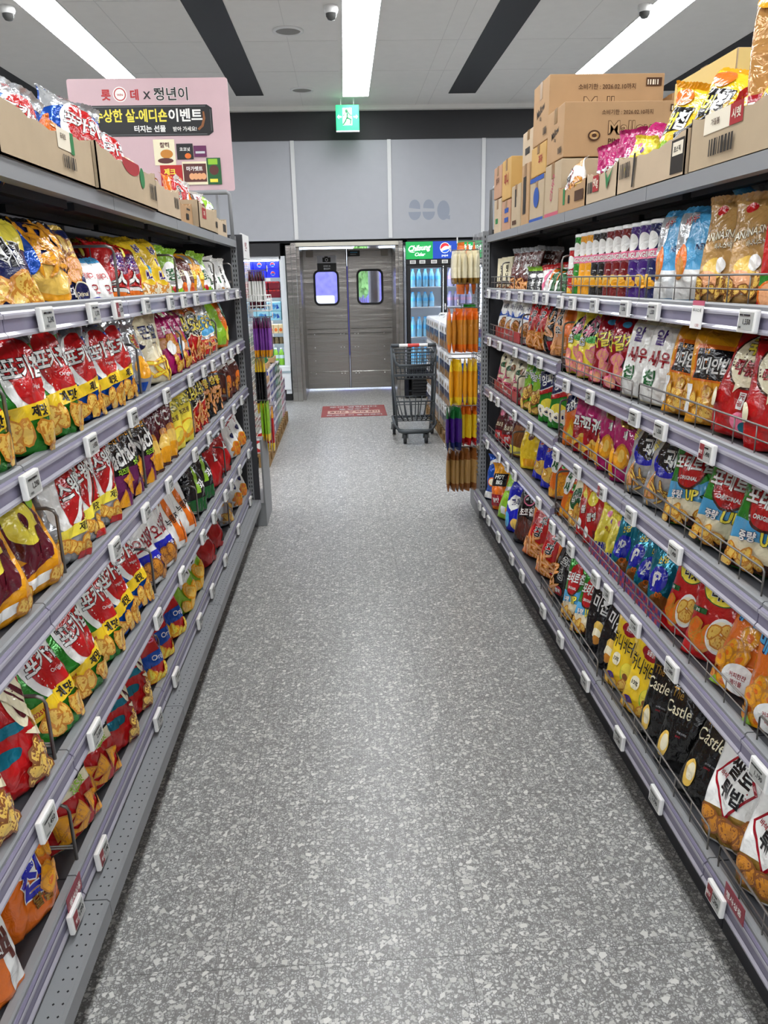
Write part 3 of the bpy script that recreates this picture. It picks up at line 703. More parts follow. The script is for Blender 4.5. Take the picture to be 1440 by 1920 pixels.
design('goguma', 'sweet_potato_cracker_bag', 'deep magenta bag with white cracker lettering', 0.17, 0.27, 0.09, 'crimson', [('r', 'magenta', -1, 0.5, 1, 1), T('고구마깡', 'white', 0.0, 0.46, 0.18, out='black', ow=0.06, b=0.06, w=1.8, rot=-4), ('e', 'chip', 0.0, 0.24, 0.4, 0.05), ('e', 'amber', 0.1, 0.17, 0.5, 0.06), chips(6, -0.8, 0.04, 0.6, 0.26, 0.028, ('amber', 'chip'), 'stick')], seal='magenta')
design('donut', 'honey_cracker_bag', 'magenta honey snack bag with golden coin', 0.18, 0.27, 0.09, 'magenta', [('e', 'gold', 0.2, 0.76, 0.6, 0.1), ('e', 'magenta', 0.2, 0.77, 0.4, 0.05), T('새', 'white', 0.0, 0.58, 0.11, out='black', b=0.05), ('e', 'toast', -0.1, 0.32, 0.5, 0.16), ('e', 'amber', -0.1, 0.32, 0.43, 0.135), ('e', 'chip', -0.1, 0.33, 0.26, 0.08), ('p', 'amber', [(-0.98, 0.1), (-0.5, 0.04), (-0.6, 0.4), (-0.9, 0.5)]), ('e', 'amber', 0.5, 0.9, 0.25, 0.06)], seal='plum')
design('kkwabaegi', 'twist_snack_bag', 'white and black twisted snack bag', 0.18, 0.28, 0.09, 'silver', [('e', 'royal', 0.1, 0.5, 0.75, 0.16), ('p', 'black', [(-0.6, 0.5), (0.0, 0.95), (0.8, 0.92), (0.7, 0.46), (0.2, 0.4)]), TV('꿀과', 'white', 0.15, 0.78, 0.2, out='black', b=0.045), T('꽈배기', 'lemon', -0.6, 0.7, 0.08, rot=60), ('p', 'toast', [(-0.7, 0.08), (-0.1, 0.1), (-0.3, 0.44)]), ('p', 'peach', [(-0.6, 0.1), (-0.2, 0.12), (-0.32, 0.38)]), ('p', 'toast', [(0.3, 0.05), (0.85, 0.05), (0.6, 0.42)]), ('p', 'peach', [(0.38, 0.08), (0.75, 0.08), (0.6, 0.36)]), chips(8, -0.6, 0.08, 0.8, 0.26, 0.018, ('nut', 'chip'), 'stick')], seal='silver')
UPDECS = [('p', 'sky', [(-0.98, 0.24), (0.98, 0.28), (0.98, 0.58), (0.4, 0.44), (-0.98, 0.42)]), ('r', 'brown', -1, 0.0, 1, 0.14), ('e', 'cream', 0.0, 0.2, 1.1, 0.08), ('e', 'brown', -0.05, 0.6, 0.56, 0.235), ('e', 'red', -0.05, 0.61, 0.52, 0.22), T('포테토칩', 'white', -0.03, 0.63, 0.15, out='darkred', ow=0.035, w=1.4, b=0.055), T('ORIGINAL', 'white', -0.03, 0.485, 0.04, b=0.03),
          T('중량', 'white', -0.35, 0.31, 0.09, out='navy', b=0.05, rot=5), T('UP', 'lemon', 0.22, 0.325, 0.11, out='black', ow=0.07, b=0.06, rot=5), ('p', 'black', [(0.5, 0.33), (0.64, 0.36), (0.72, 0.46), (0.6, 0.46), (0.8, 0.58), (0.98, 0.48), (0.86, 0.47), (0.8, 0.33), (0.66, 0.28)]), ('p', 'green', [(0.54, 0.33), (0.66, 0.34), (0.76, 0.46), (0.66, 0.47), (0.8, 0.56), (0.92, 0.49), (0.84, 0.48), (0.76, 0.34), (0.66, 0.3)]),
          ('e', 'white', 0.72, 0.86, 0.18, 0.05), T('농심', 'crimson', 0.72, 0.86, 0.03), chips(12, -0.85, 0.04, 0.9, 0.17, 0.024, ('toast', 'chip'))]
design('upchip', 'thick_potato_chip_bag', 'green and sky-blue chip bag with red oval', 0.21, 0.29, 0.11, 'green', UPDECS, seal='green')
design('chocopack', 'chocolate_ball_pouch', 'dark maroon chocolate pouch', 0.13, 0.24, 0.06, 'wine', [('e', 'pink', 0, 0.7, 0.5, 0.12), ('r', 'cocoa', -0.8, 0.3, 0.6, 0.5), T('초코볼', 'cream', 0, 0.4, 0.1), ('r', 'red', -0.8, 0.08, 0.8, 0.26), T('찰떡', 'white', 0, 0.17, 0.1)])
design('nutcube', 'date_snack_pack', 'clear brown jujube snack pack', 0.13, 0.24, 0.06, 'nut', [('r', 'cocoa', -1, 0.62, 1, 1), ('r', 'white', -0.6, 0.68, 0.6, 0.78), T('호두', 'black', 0, 0.73, 0.08), ('r', 'lemon', -1, 0.04, 1, 0.2)])
design('yellowpouch', 'nut_bar_pouch', 'tall yellow pouch with brown oval', 0.16, 0.27, 0.07, 'yellow', [('e', 'cocoa', 0, 0.56, 0.3, 0.09), T('허니', 'cream', 0, 0.56, 0.07), ('p', 'cream', [(-0.9, 0.6), (0.9, 0.75), (0.9, 0.8), (-0.9, 0.68)]), ('r', 'amber', -0.5, 0.04, 0.5, 0.16)])
design('potenavy', 'potato_fry_bag', 'navy potato fry bag with red lettering', 0.15, 0.27, 0.08, 'royal', [('r', 'navy', -1, 0.7, 1, 1), T('포테토', 'red', 0.05, 0.62, 0.13, out='white', b=0.06, rot=10, w=1.5), ('e', 'chip', 0.1, 0.2, 0.6, 0.12), chips(7, -0.6, 0.06, 0.8, 0.32, 0.022)])
design('checker', 'pizza_snack_bag', 'green and red checked pizza snack bag', 0.17, 0.27, 0.09, 'orange', [('k', 'red', 0, 0.4, 1, 0.9, 4, 5), ('k', 'green', 0.12, 0.45, 0.9, 0.85, 5, 4), ('e', 'white', -0.4, 0.56, 0.5, 0.2), TV('파새', 'darkgreen', -0.4, 0.66, 0.16, b=0.05), chips(9, -0.8, 0.05, 0.8, 0.34, 0.028, ('toast', 'amber'))])
design('camo', 'seasoned_laver_bag', 'white and dark green crisp bag', 0.16, 0.23, 0.09, 'cream', [('e', 'darkgreen', -0.2, 0.5, 0.6, 0.2), T('김부각', 'white', -0.1, 0.52, 0.13, out='black', rot=12, b=0.04), chips(10, -0.8, 0.05, 0.8, 0.34, 0.026, ('toast', 'chip')), ('e', 'black', 0.5, 0.75, 0.35, 0.1)])
design('hotpot', 'spicy_snack_bag', 'red and yellow spicy snack bag', 0.16, 0.23, 0.09, 'red', [('e', 'lemon', -0.1, 0.76, 0.45, 0.13), ('p', 'orange', [(-0.98, 0.2), (-0.3, 0.95), (-0.98, 0.95)]), T('쫄병', 'white', 0.1, 0.46, 0.14, rot=10, out='black'), ('e', 'white', -0.4, 0.2, 0.4, 0.1), ('bar', 'black', 0.4, 0.1, 0.9, 0.25)])
design('yellowbunch', 'mini_cracker_packet', 'lemon yellow mini cracker packet', 0.15, 0.2, 0.08, 'lemon', [('e', 'pink', -0.2, 0.76, 0.2, 0.06), ('e', 'violet', 0.3, 0.66, 0.18, 0.06), ('p', 'red', [(0.2, 0.3), (0.6, 0.4), (0.4, 0.56)]), T('미니', 'crimson', 0.1, 0.5, 0.1, rot=-20), T('베베', 'royal', 0, 0.16, 0.16, out='white'), ('r', 'sky', -1, 0, 1, 0.06)], crump=1.8)
design('teal', 'corn_pop_pouch', 'metallic teal pop corn pouch', 0.14, 0.23, 0.07, 'teal', [T('신당', 'lemon', 0, 0.74, 0.1, out='black', rot=10), ('e', 'royal', 0, 0.48, 0.6, 0.17), T('P', 'white', 0, 0.48, 0.2, out='royal', b=0.06), ('e', 'nut', 0.2, 0.2, 0.5, 0.1), T('OP', 'orange', 0.2, 0.28, 0.08), ('r', 'orange', -1, 0.02, 1, 0.1)], crump=1.6)
design('nugget', 'chicken_nugget_snack_bag', 'red nugget snack bag with yellow disc', 0.20, 0.29, 0.09, 'red', [('e', 'darkgreen', 0.0, 0.72, 0.74, 0.2), ('e', 'lemon', 0.0, 0.71, 0.68, 0.18), T('닭다리', 'green', 0.1, 0.79, 0.15, out='white', ow=0.07, b=0.06, w=1.75, rot=8), T('너겟', 'black', 0.0, 0.63, 0.12, out='white', b=0.045), ('r', 'darkgreen', -0.9, 0.42, -0.3, 0.47), chips(5, -0.8, 0.1, 0.2, 0.3, 0.04, ('toast', 'orange')), ('e', 'white', 0.35, 0.27, 0.46, 0.17), ('e', 'cream', 0.35, 0.27, 0.4, 0.14), chips(4, 0.1, 0.2, 0.6, 0.34, 0.032, ('toast', 'chip')), T('구워', 'white', -0.6, 0.445, 0.03)], seal='red', crump=0.6)
design('maple', 'maple_corn_bag', 'orange maple corn bag with blue lettering', 0.20, 0.29, 0.10, 'orange', [T('New', 'lemon', -0.6, 0.86, 0.09, out='brown', b=0.03), T('메이플콘', 'sky', 0.05, 0.68, 0.22, out='navy', ow=0.05, b=0.06, w=1.85, rot=-8, fit=True), chips(26, -0.9, 0.04, 0.92, 0.5, 0.027, ('toast', 'amber', 'orange'), 'ring'), ('e', 'white', 0.1, 0.14, 0.5, 0.13), T('커피한잔', 'crimson', 0.1, 0.17, 0.045), T('메이플', 'crimson', 0.1, 0.11, 0.045), ('p', 'lime', [(-0.9, 0.02), (-0.5, 0.02), (-0.6, 0.1)])], seal='orange', crump=0.7)
design('yellowtray', 'corn_chip_pack', 'yellow chip bag with black lettering', 0.19, 0.27, 0.09, 'yellow', [('p', 'white', [(0.78, 0.1), (0.98, 0.1), (0.98, 0.95), (0.9, 0.95)]), ('p', 'black', [(-0.85, 0.4), (0.1, 0.5), (0.2, 0.72), (-0.75, 0.7)]), T('버', 'lemon', -0.55, 0.56, 0.18, b=0.05), T('칩', 'white', -0.1, 0.58, 0.2, b=0.05), ('e', 'orange', -0.5, 0.82, 0.4, 0.1), ('e', 'lime', -0.3, 0.3, 0.2, 0.06), chips(5, -0.8, 0.06, 0.3, 0.24, 0.026)], seal='amber', crump=0.5)
design('goldred', 'crunchy_wafer_bag', 'tall gold bag with red striped foot', 0.2, 0.3, 0.09, 'tan', [('r', 'crimson', -1, 0.02, 1, 0.3), ('k', 'white', -0.9, 0.06, 0.95, 0.26, 7, 3), ('e', 'cocoa', 0.1, 0.5, 0.5, 0.14), T('그랜드', 'lemon', 0.1, 0.66, 0.12, out='cocoa', rot=10), ('e', 'amber', -0.5, 0.84, 0.4, 0.08)], seal='tan')
design('bluebag', 'fish_cracker_bag', 'deep blue fish cracker bag', 0.17, 0.26, 0.09, 'blue', [('p', 'white', [(-0.8, 0.7), (0.4, 0.85), (0.4, 0.95), (-0.8, 0.8)]), ('e', 'orange', 0.1, 0.38, 0.5, 0.1), ('e', 'cream', 0.1, 0.38, 0.4, 0.07), ('r', 'white', -1, 0, 1, 0.16)])
design('hotng', 'hot_rice_cracker_bag', 'orange bag with black HOT badge', 0.15, 0.26, 0.08, 'orange', [('r', 'amber', -1, 0.7, 1, 1), ('p', 'black', [(-0.7, 0.48), (0.8, 0.5), (0.8, 0.76), (-0.7, 0.74)]), T('HOT', 'white', 0.05, 0.68, 0.09, b=0.05), T('NG', 'white', 0.1, 0.57, 0.09, b=0.05), ('r', 'crimson', -0.9, 0.08, 0.9, 0.32), T('불맛', 'white', 0, 0.2, 0.1)])
design('limebag', 'wasabi_chip_bag', 'lime wasabi chip bag with silver back', 0.2, 0.3, 0.09, 'lime', [('p', 'silver', [(-0.98, 0.5), (0.98, 0.62), (0.98, 0.7), (-0.98, 0.58)]), ('e', 'amber', 0.2, 0.14, 0.45, 0.1), ('r', 'white', -0.5, 0.1, -0.1, 0.24), ('e', 'orange', 0.4, 0.2, 0.25, 0.08)], back='silver')
design('bluesplash', 'whale_cracker_bag', 'royal blue bag with white splash lettering', 0.18, 0.28, 0.09, 'royal', [('p', 'white', [(-0.8, 0.5), (-0.2, 0.66), (0.8, 0.6), (0.3, 0.44), (-0.3, 0.36)]), T('고래', 'navy', 0.0, 0.54, 0.13, rot=14, out='white'), ('e', 'chip', 0.3, 0.16, 0.5, 0.1), ('e', 'sky', -0.6, 0.2, 0.3, 0.14)])
design('blackcookie', 'chocolate_cookie_bag', 'black chocolate cookie bag with pink swirl', 0.18, 0.28, 0.09, 'black', [('e', 'pink', 0, 0.76, 0.4, 0.1), ('e', 'black', 0, 0.76, 0.32, 0.075), T('초코칩', 'white', 0, 0.56, 0.13, out='cocoa', rot=12, b=0.05), ('e', 'brown', 0, 0.26, 0.8, 0.22), ('e', 'cocoa', 0, 0.28, 0.5, 0.14)])
design('saewoobig', 'shrimp_cracker_bag', 'large orange-red shrimp cracker bag', 0.27, 0.33, 0.14, 'orange', [('e', 'red', 0.15, 0.6, 0.9, 0.36), TV('새우깡', 'black', 0.05, 0.78, 0.16, out='white', b=0.04, ow=0.06, du=-0.1), ('e', 'crimson', 0.1, 0.12, 0.4, 0.05), T('매운맛', 'white', 0.1, 0.12, 0.05), chips(26, -0.9, 0.04, 0.6, 0.32, 0.03, ('toast', 'peach'), 'stick')])
design('saewoobigk', 'shrimp_cracker_bag', 'large black shrimp cracker bag', 0.27, 0.33, 0.14, 'black', [('p', 'orange', [(-0.98, 0.3), (-0.3, 0.96), (-0.98, 0.96)]), TV('새우깡', 'black', 0.1, 0.74, 0.16, out='white', b=0.04, ow=0.06, du=-0.12), ('e', 'crimson', -0.2, 0.14, 0.4, 0.07), T('블랙', 'white', -0.2, 0.14, 0.07), chips(16, -0.95, 0.05, -0.3, 0.5, 0.03, ('toast', 'peach'), 'stick')])
design('kimichip', 'truffle_chip_bag', 'matt black chip bag with gold top', 0.18, 0.29, 0.09, 'black', [('r', 'gold', -1, 0.86, 1, 1), ('e', 'darkgreen', 0.2, 0.84, 0.22, 0.06), T('미칩', 'white', 0.0, 0.62, 0.2, b=0.02, rot=-10), ('e', 'chip', 0.1, 0.34, 0.35, 0.08), ('e', 'cream', 0.05, 0.26, 0.3, 0.07), ('e', 'toast', 0.1, 0.18, 0.25, 0.06)], seal='gold')
design('honey', 'honey_butter_chip_bag', 'yellow honey butter chip bag', 0.21, 0.29, 0.10, 'yellow', [('r', 'chip', -1, 0.8, 1, 1), T('해태', 'crimson', -0.1, 0.87, 0.05), ('e', 'crimson', 0.05, 0.74, 0.5, 0.08), T('달콤한', 'white', 0.05, 0.74, 0.05), T('허니버터칩', 'black', 0.05, 0.56, 0.18, w=1.85, b=0.015, rot=-4), ('e', 'cream', -0.3, 0.36, 0.28, 0.08), T('100%', 'black', -0.3, 0.36, 0.05), ('e', 'lime', 0.5, 0.24, 0.34, 0.14), ('e', 'lemon', 0.5, 0.26, 0.3, 0.12), ('e', 'nut', 0.45, 0.2, 0.14, 0.05), ('e', 'purple', -0.4, 0.14, 0.3, 0.05), chips(4, -0.7, 0.03, 0.6, 0.12, 0.026)], seal='chip')
design('castle', 'gourmet_chip_bag', 'matt black bag with gold castle lettering', 0.2, 0.29, 0.10, 'ink', [T('The', 'gold', -0.5, 0.76, 0.09), T('Castle', 'cream', -0.3, 0.62, 0.12, w=1.2, b=0.01), T('Calbee', 'white', 0.3, 0.88, 0.05, rot=-10, b=0.03), ('e', 'chip', -0.45, 0.24, 0.28, 0.14), ('e', 'cream', -0.4, 0.26, 0.2, 0.09), T('트러플 포테토칩', 'grey', 0.2, 0.42, 0.022), T('SINCE', 'crimson', 0.1, 0.38, 0.02)], crump=0.8)
design('ssal', 'rice_ball_snack_bag', 'white and tan snack bag with red diamond', 0.22, 0.3, 0.11, 'white', [('p', 'kraft', [(-0.2, 0.98), (0.98, 0.98), (0.98, 0.6)]), ('r', 'gold', -1, 0.02, 1, 0.3), ('p', 'crimson', [(-0.1, 0.22), (0.66, 0.54), (-0.02, 0.88), (-0.78, 0.56)]), ('p', 'white', [(-0.1, 0.26), (0.58, 0.54), (-0.02, 0.84), (-0.7, 0.56)]), T('쌀로', 'black', 0.05, 0.65, 0.17, b=0.055, rot=-12, w=1.0), T('튀밥', 'black', -0.02, 0.46, 0.16, b=0.055, rot=-12, w=0.9), T('LOTTE', 'crimson', -0.3, 0.88, 0.035), T('바삭', 'crimson', -0.45, 0.58, 0.05, rot=-12), chips(8, -0.8, 0.04, 0.8, 0.28, 0.036, ('nut', 'toast'))], seal='white')

MESHES = {}
def get_meshes(key, variant):
    if (key, variant) not in MESHES:
        d = DZ[key]
        fn = {'bag': bag_meshes, 'can': can_meshes, 'carton': carton_meshes}[d['kind']]
        MESHES[(key, variant)] = fn(key, d, variant)
    return MESHES[(key, variant)]
def make_bag(key, variant, loc, rot, scale, label, group=None, cat=None, parts=True):
    d = DZ[key]
    body, seal = get_meshes(key, variant)
    o = link(d['nm'], body, None, loc, rot)
    o.scale = scale if isinstance(scale, tuple) else (scale,) * 3
    tag(o, label, cat or d['cat'], group)
    link(seal.name.split('.')[0], seal, o)
    return o
# ------------------------------------------------------------------ the room
ZC = 3.806
YW = 11.1
M_ceil = mat('ceiling_paint', 'e9e7e2', 0.8, var=0.02)
M_dark = mat('charcoal_paint', '2a2a2c', 0.6)
M_joint = mat('ceiling_joint', 'd2d0cc', 0.8)
M_panel = mat('grey_panel', 'a9abb0', 0.55, var=0.02)
M_strip = mat('white_strip', 'd6d7d6', 0.5)
M_steel = make_steel('brushed_steel', 'b0aea9', 0.2)
M_steel2 = make_steel('door_steel', 'a3a09b', 0.27)
M_black = mat('black_plastic', '141416', 0.4)
M_white = mat('white_plastic', 'e9e9e6', 0.4)
M_gond = mat('gondola_grey', '86888a', 0.45, spec=0.4)
M_gdark = mat('gondola_dark', '3b3c40', 0.5)
M_panel_in = mat('back_panel', '37383c', 0.6)
M_hole = mat('hole', '0b0b0c', 0.8)
M_wire = mat('wire', '7e7a76', 0.35, metal=0.6)
M_rail = mat('rail_plastic', '7d798e', 0.25, spec=0.6)
M_rail2 = mat('rail_clear', 'a09ea8', 0.16, spec=0.7)
M_screen = mat('tag_screen', 'a9aaa6', 0.35)
M_glow = mat('light_diffuser', 'fafcff', 0.5, emit=PANEL_STRENGTH)
M_cool = mat('cooler_tube', 'e6f0ff', 0.5, emit=COOLER_STRENGTH)
M_wood = mat('pallet_wood', '8a6a3e', 0.7, var=0.15)
FLOOR = make_floor()

struct(MB().box(-7.5, -5, -0.1, 7.5, 12.4, 0, FLOOR).build('floor'))
struct(MB().box(-7.5, -5, ZC, 7.5, YW + 0.2, ZC + 0.1, M_ceil).build('ceiling'))
struct(MB().box(-7.6, -5, 0, -7.5, 12.4, ZC, M_panel).build('wall_left'))
struct(MB().box(7.5, -5, 0, 7.6, 12.4, ZC, M_panel).build('wall_right'))
struct(MB().box(-7.6, -5.1, 0, 7.6, -5, ZC, M_panel).build('wall_rear'))
w = MB()
w.box(-7.5, YW, 2.18, 7.5, YW + 0.15, 3.414, M_panel)
w.box(-7.5, YW - 0.012, 3.414, 7.5, YW + 0.15, ZC, M_dark)
w.box(-7.5, YW, 0, -2.5, YW + 0.15, 2.18, M_dark)
w.box(2.35, YW, 0, 7.5, YW + 0.15, 2.18, M_dark)
w.box(-7.5, 12.3, 0, -0.66, 12.4, 2.3, M_dark)
w.box(0.78, 12.3, 0, 7.5, 12.4, 2.3, M_dark)
w.box(-2.5, YW + 0.1, 2.15, 2.35, 12.3, 2.18, M_dark)
w.box(-0.66, 12.22, 2.14, 0.78, 12.4, 2.3, M_dark)
# ghost marks of removed lettering
M_ghost = mat('ghost_letters', '8f96a2', 0.6)
for cx, kind in ((0.99, 0), (1.18, 1), (1.38, 2)):
    n = 18
    if kind < 2:
        top = [(cx + 0.075 * math.cos(a), 2.575 + 0.095 * math.sin(a)) for a in [(-0.08 + i / n) * 1.12 * PI + (0.05 if kind else 0) for i in range(n + 1)]]
        bot = [(cx + 0.085 * math.cos(a), 2.515 - 0.105 * abs(math.sin(a))) for a in [PI + PI * i / n for i in range(n + 1)]]
        w.extrude(top, 'y', YW - 0.002, YW, M_ghost); w.extrude(bot, 'y', YW - 0.002, YW, M_ghost)
    else:
        w.extrude([(cx + 0.085 * math.cos(2 * PI * i / n), 2.53 + 0.125 * math.sin(2 * PI * i / n)) for i in range(n)], 'y', YW - 0.002, YW, M_ghost)
        w.extrude([(cx + 0.02, 2.43), (cx + 0.09, 2.41), (cx + 0.09, 2.47)], 'y', YW - 0.0025, YW, M_ghost)
struct(w.build('wall_back'))
for k, x in enumerate((-5.72, -4.45, -3.17, -1.9, -0.645, 0.63, 1.892, 3.17, 4.45, 5.72)):
    struct(MB().box(x, YW - 0.02, 2.19, x + 0.05, YW, 3.414, M_strip).build('trim_%d' % (k + 1)))
struct(MB().box(-7.5, YW - 0.1, ZC - 0.05, 7.5, YW - 0.012, ZC, M_ceil).build('trim_11'))
for k, x in enumerate((-6.3, -3.75, -1.22, 1.35, 3.92, 6.4)):
    struct(MB().box(x, -5, ZC - 0.006, x + 0.33, 10.38, ZC, M_dark).build('trim_%d' % (12 + k)))
# ceiling tile joints
cj = MB()
M_joint = mat('ceiling_joint', 'd2d0cc', 0.8)
for x in (-1.9, -0.45, 1.0, 1.16, 2.2):
    cj.box(x, -5, ZC - 0.0015, x + 0.004, 11.0, ZC, M_joint)
for x0, x1 in ((-0.85, 0.02), (0.4, 1.33), (1.72, 2.63), (-2.15, -1.25)):
    for y in (1.5, 3.5, 5.5, 7.1, 8.2, 9.3):
        cj.box(x0, y, ZC - 0.0015, x1, y + 0.004, ZC, M_joint)
struct(cj.build('trim_18'))

# ceiling light strips
for k, (x, yend, lab) in enumerate(((0.065, 10.47, 'long white light strip in the ceiling above the aisle and exit sign'),
                                    (-2.5, 9.52, 'long white light strip in the ceiling behind the pink poster'),
                                    (2.66, 9.73, 'long white light strip in the ceiling above the stacked cartons'),
                                    (-5.07, 9.6, 'white ceiling light strip beyond the poster-side gondola'), (5.23, 9.6, 'white ceiling light strip beyond the carton-side gondola'))):
    r = tag(empty('ceiling_light', (x + 0.155, yend - 6, ZC)), lab, 'ceiling light', 'ceiling light strips')
    f = MB()
    f.box(-0.165, -9, -0.008, -0.155, 6.01, 0, M_white); f.box(0.155, -9, -0.008, 0.165, 6.01, 0, M_white)
    f.box(-0.165, 6.0, -0.008, 0.165, 6.01, 0, M_white)
    for i in range(1, 12):
        f.box(-0.155, 6.0 - 1.27 * i, -0.0085, 0.155, 6.008 - 1.27 * i, -0.0005, M_joint)
    f.build('frame', r)
    y = 6.0
    while y > -9:
        MB().box(-0.155, max(-9, y - 1.262), -0.006, 0.155, y, -0.001, M_glow).build('diffuser', r)
        y -= 1.27

# exit sign
ex = tag(empty('exit_sign', (0.115, 10.6, 3.44)), 'green illuminated exit sign with running figure hanging from the ceiling', 'exit sign')
M_exit = mat('exit_green', '12a866', 0.4, emit=1.6)
M_exitw = mat('exit_white', 'e4fff2', 0.4, emit=2.2)
MB().box(-0.145, -0.02, 0, 0.145, 0.02, 0.29, M_exit, 0.004).build('sign_body', ex)
MB().box(-0.145, -0.02, -0.014, 0.145, 0.02, 0, M_white).build('bottom_edge', ex)
MB().tube([(-0.08, 0, 0.29), (-0.08, 0, 0.366)], 0.006, M_white).tube([(0.08, 0, 0.29), (0.08, 0, 0.366)], 0.006, M_white).build('hanger', ex)
g = MB()
yy = -0.0215
g.box(-0.06, yy, 0.06, 0.055, -0.02, 0.255, M_exitw)
def sgn(pts, m, y):
    g.extrude(pts, 'y', y - 0.001, y, m)
M_exd = mat('exit_dark_green', '0b7a48', 0.5)
sgn([(-0.012 + 0.019 * math.cos(2 * PI * i / 14), 0.222 + 0.019 * math.sin(2 * PI * i / 14)) for i in range(14)], M_exd, yy)
sgn([(-0.025, 0.2), (0.005, 0.2), (0.03, 0.165), (0.055, 0.165), (0.055, 0.178), (0.036, 0.178), (0.012, 0.214), (-0.03, 0.205), (-0.06, 0.165), (-0.048, 0.158)], M_exd, yy)
sgn([(-0.012, 0.2), (0.012, 0.195), (0.006, 0.15), (0.05, 0.13), (0.04, 0.07), (0.025, 0.072), (0.03, 0.118), (-0.012, 0.135)], M_exd, yy)
sgn([(-0.015, 0.15), (0.0, 0.14), (-0.02, 0.1), (-0.05, 0.06), (-0.066, 0.068), (-0.036, 0.11)], M_exd, yy)
for sx in (-1, 1):
    sgn([(sx * 0.13, 0.155), (sx * 0.105, 0.18), (sx * 0.105, 0.163), (sx * 0.075, 0.163), (sx * 0.075, 0.147), (sx * 0.105, 0.147), (sx * 0.105, 0.13)], M_exitw, -0.0205)
g.build('pictogram', ex)

# ceiling fittings
def vent(x, y, r, lab):
    o = tag(empty('ceiling_speaker', (x, y, ZC)), lab, 'ceiling speaker')
    MB().lathe([(r, -0.001), (r, -0.012), (r * 0.82, -0.016), (r * 0.8, -0.006)], M_white, 24).build('rim', o)
    MB().lathe([(r * 0.8, -0.006), (0, -0.012)], mat('speaker_mesh', '8d8b86', 0.7), 24).build('grille', o)
vent(-0.424, 7.88, 0.14, 'round ceiling speaker between the dark stripe and the lights')
vent(-0.417, 10.12, 0.14, 'smaller looking round ceiling speaker close to the exit sign wall')
for x, y, lab in ((-0.03, 7.25, 'white dome camera beside the middle light strip'), (-2.62, 7.2, 'white dome camera beside the light strip behind the poster'), (2.6, 7.27, 'white dome camera beside the light strip over the cartons')):
    o = tag(empty('dome_camera', (x, y, ZC)), lab, 'security camera')
    MB().lathe([(0.058, 0), (0.06, -0.03), (0.05, -0.055)], M_white, 20).build('base', o)
    MB().lathe([(0.045, -0.052), (0.043, -0.075), (0.028, -0.098), (0, -0.106)], mat('dome_smoke', '4a4a48', 0.15), 18).build('dome', o)

# ------------------------------------------------------------------ service doorway
df = tag(empty('door_frame', (0.06, YW, 0)), 'stainless steel frame around the pair of swing doors', 'door frame')
for sx, nm in ((-1, 'post'), (1, 'post')):
    p = MB()
    p.box(sx * 0.735 - 0.035, -0.06, 0, sx * 0.735 + 0.035, 0.05, 2.15, M_steel, 0.006)
    p.build(nm, df)
MB().box(-0.7, -0.03, 2.1, 0.7, 0.05, 2.15, mat('header_cream', 'c9c4b6', 0.4)).build('header', df)
MB().box(-0.84, -0.05, 0, -0.77, 0.9, 2.12, M_steel, 0.004).build('side_cladding', df)
MB().box(-0.70, 0.05, 0, -0.66, 1.2, 2.14, M_steel2).build('side_lining', df)
MB().box(0.66, 0.05, 0, 0.70, 1.2, 2.14, M_steel2).build('side_lining', df)
YD = 12.15
M_gasket = mat('rubber_gasket', '18181a', 0.6)
M_pane = mat('window_acrylic', 'f2f4ff', 0.05, trans=1.0, alpha=1.0)
def rrect(x0, z0, x1, z1, r, n=5):
    pts = []
    for cx, cz, a0 in ((x1 - r, z1 - r, 0), (x0 + r, z1 - r, PI / 2), (x0 + r, z0 + r, PI), (x1 - r, z0 + r, 1.5 * PI)):
        pts += [(cx + r * math.cos(a0 + PI / 2 * i / n), cz + r * math.sin(a0 + PI / 2 * i / n)) for i in range(n + 1)]
    return pts
def frame_between(mb, outer, inner, y0, y1, m):
    n = len(outer)
    vs = [(x, y0, z) for x, z in outer] + [(x, y0, z) for x, z in inner] + [(x, y1, z) for x, z in outer] + [(x, y1, z) for x, z in inner]
    fs = []
    for i in range(n):
        j = (i + 1) % n
        fs += [(i, j, n + j, n + i), (2 * n + i, 3 * n + i, 3 * n + j, 2 * n + j), (i, 2 * n + i, 2 * n + j, j), (n + i, n + j, 3 * n + j, 3 * n + i)]
    mb.add(vs, fs, m)
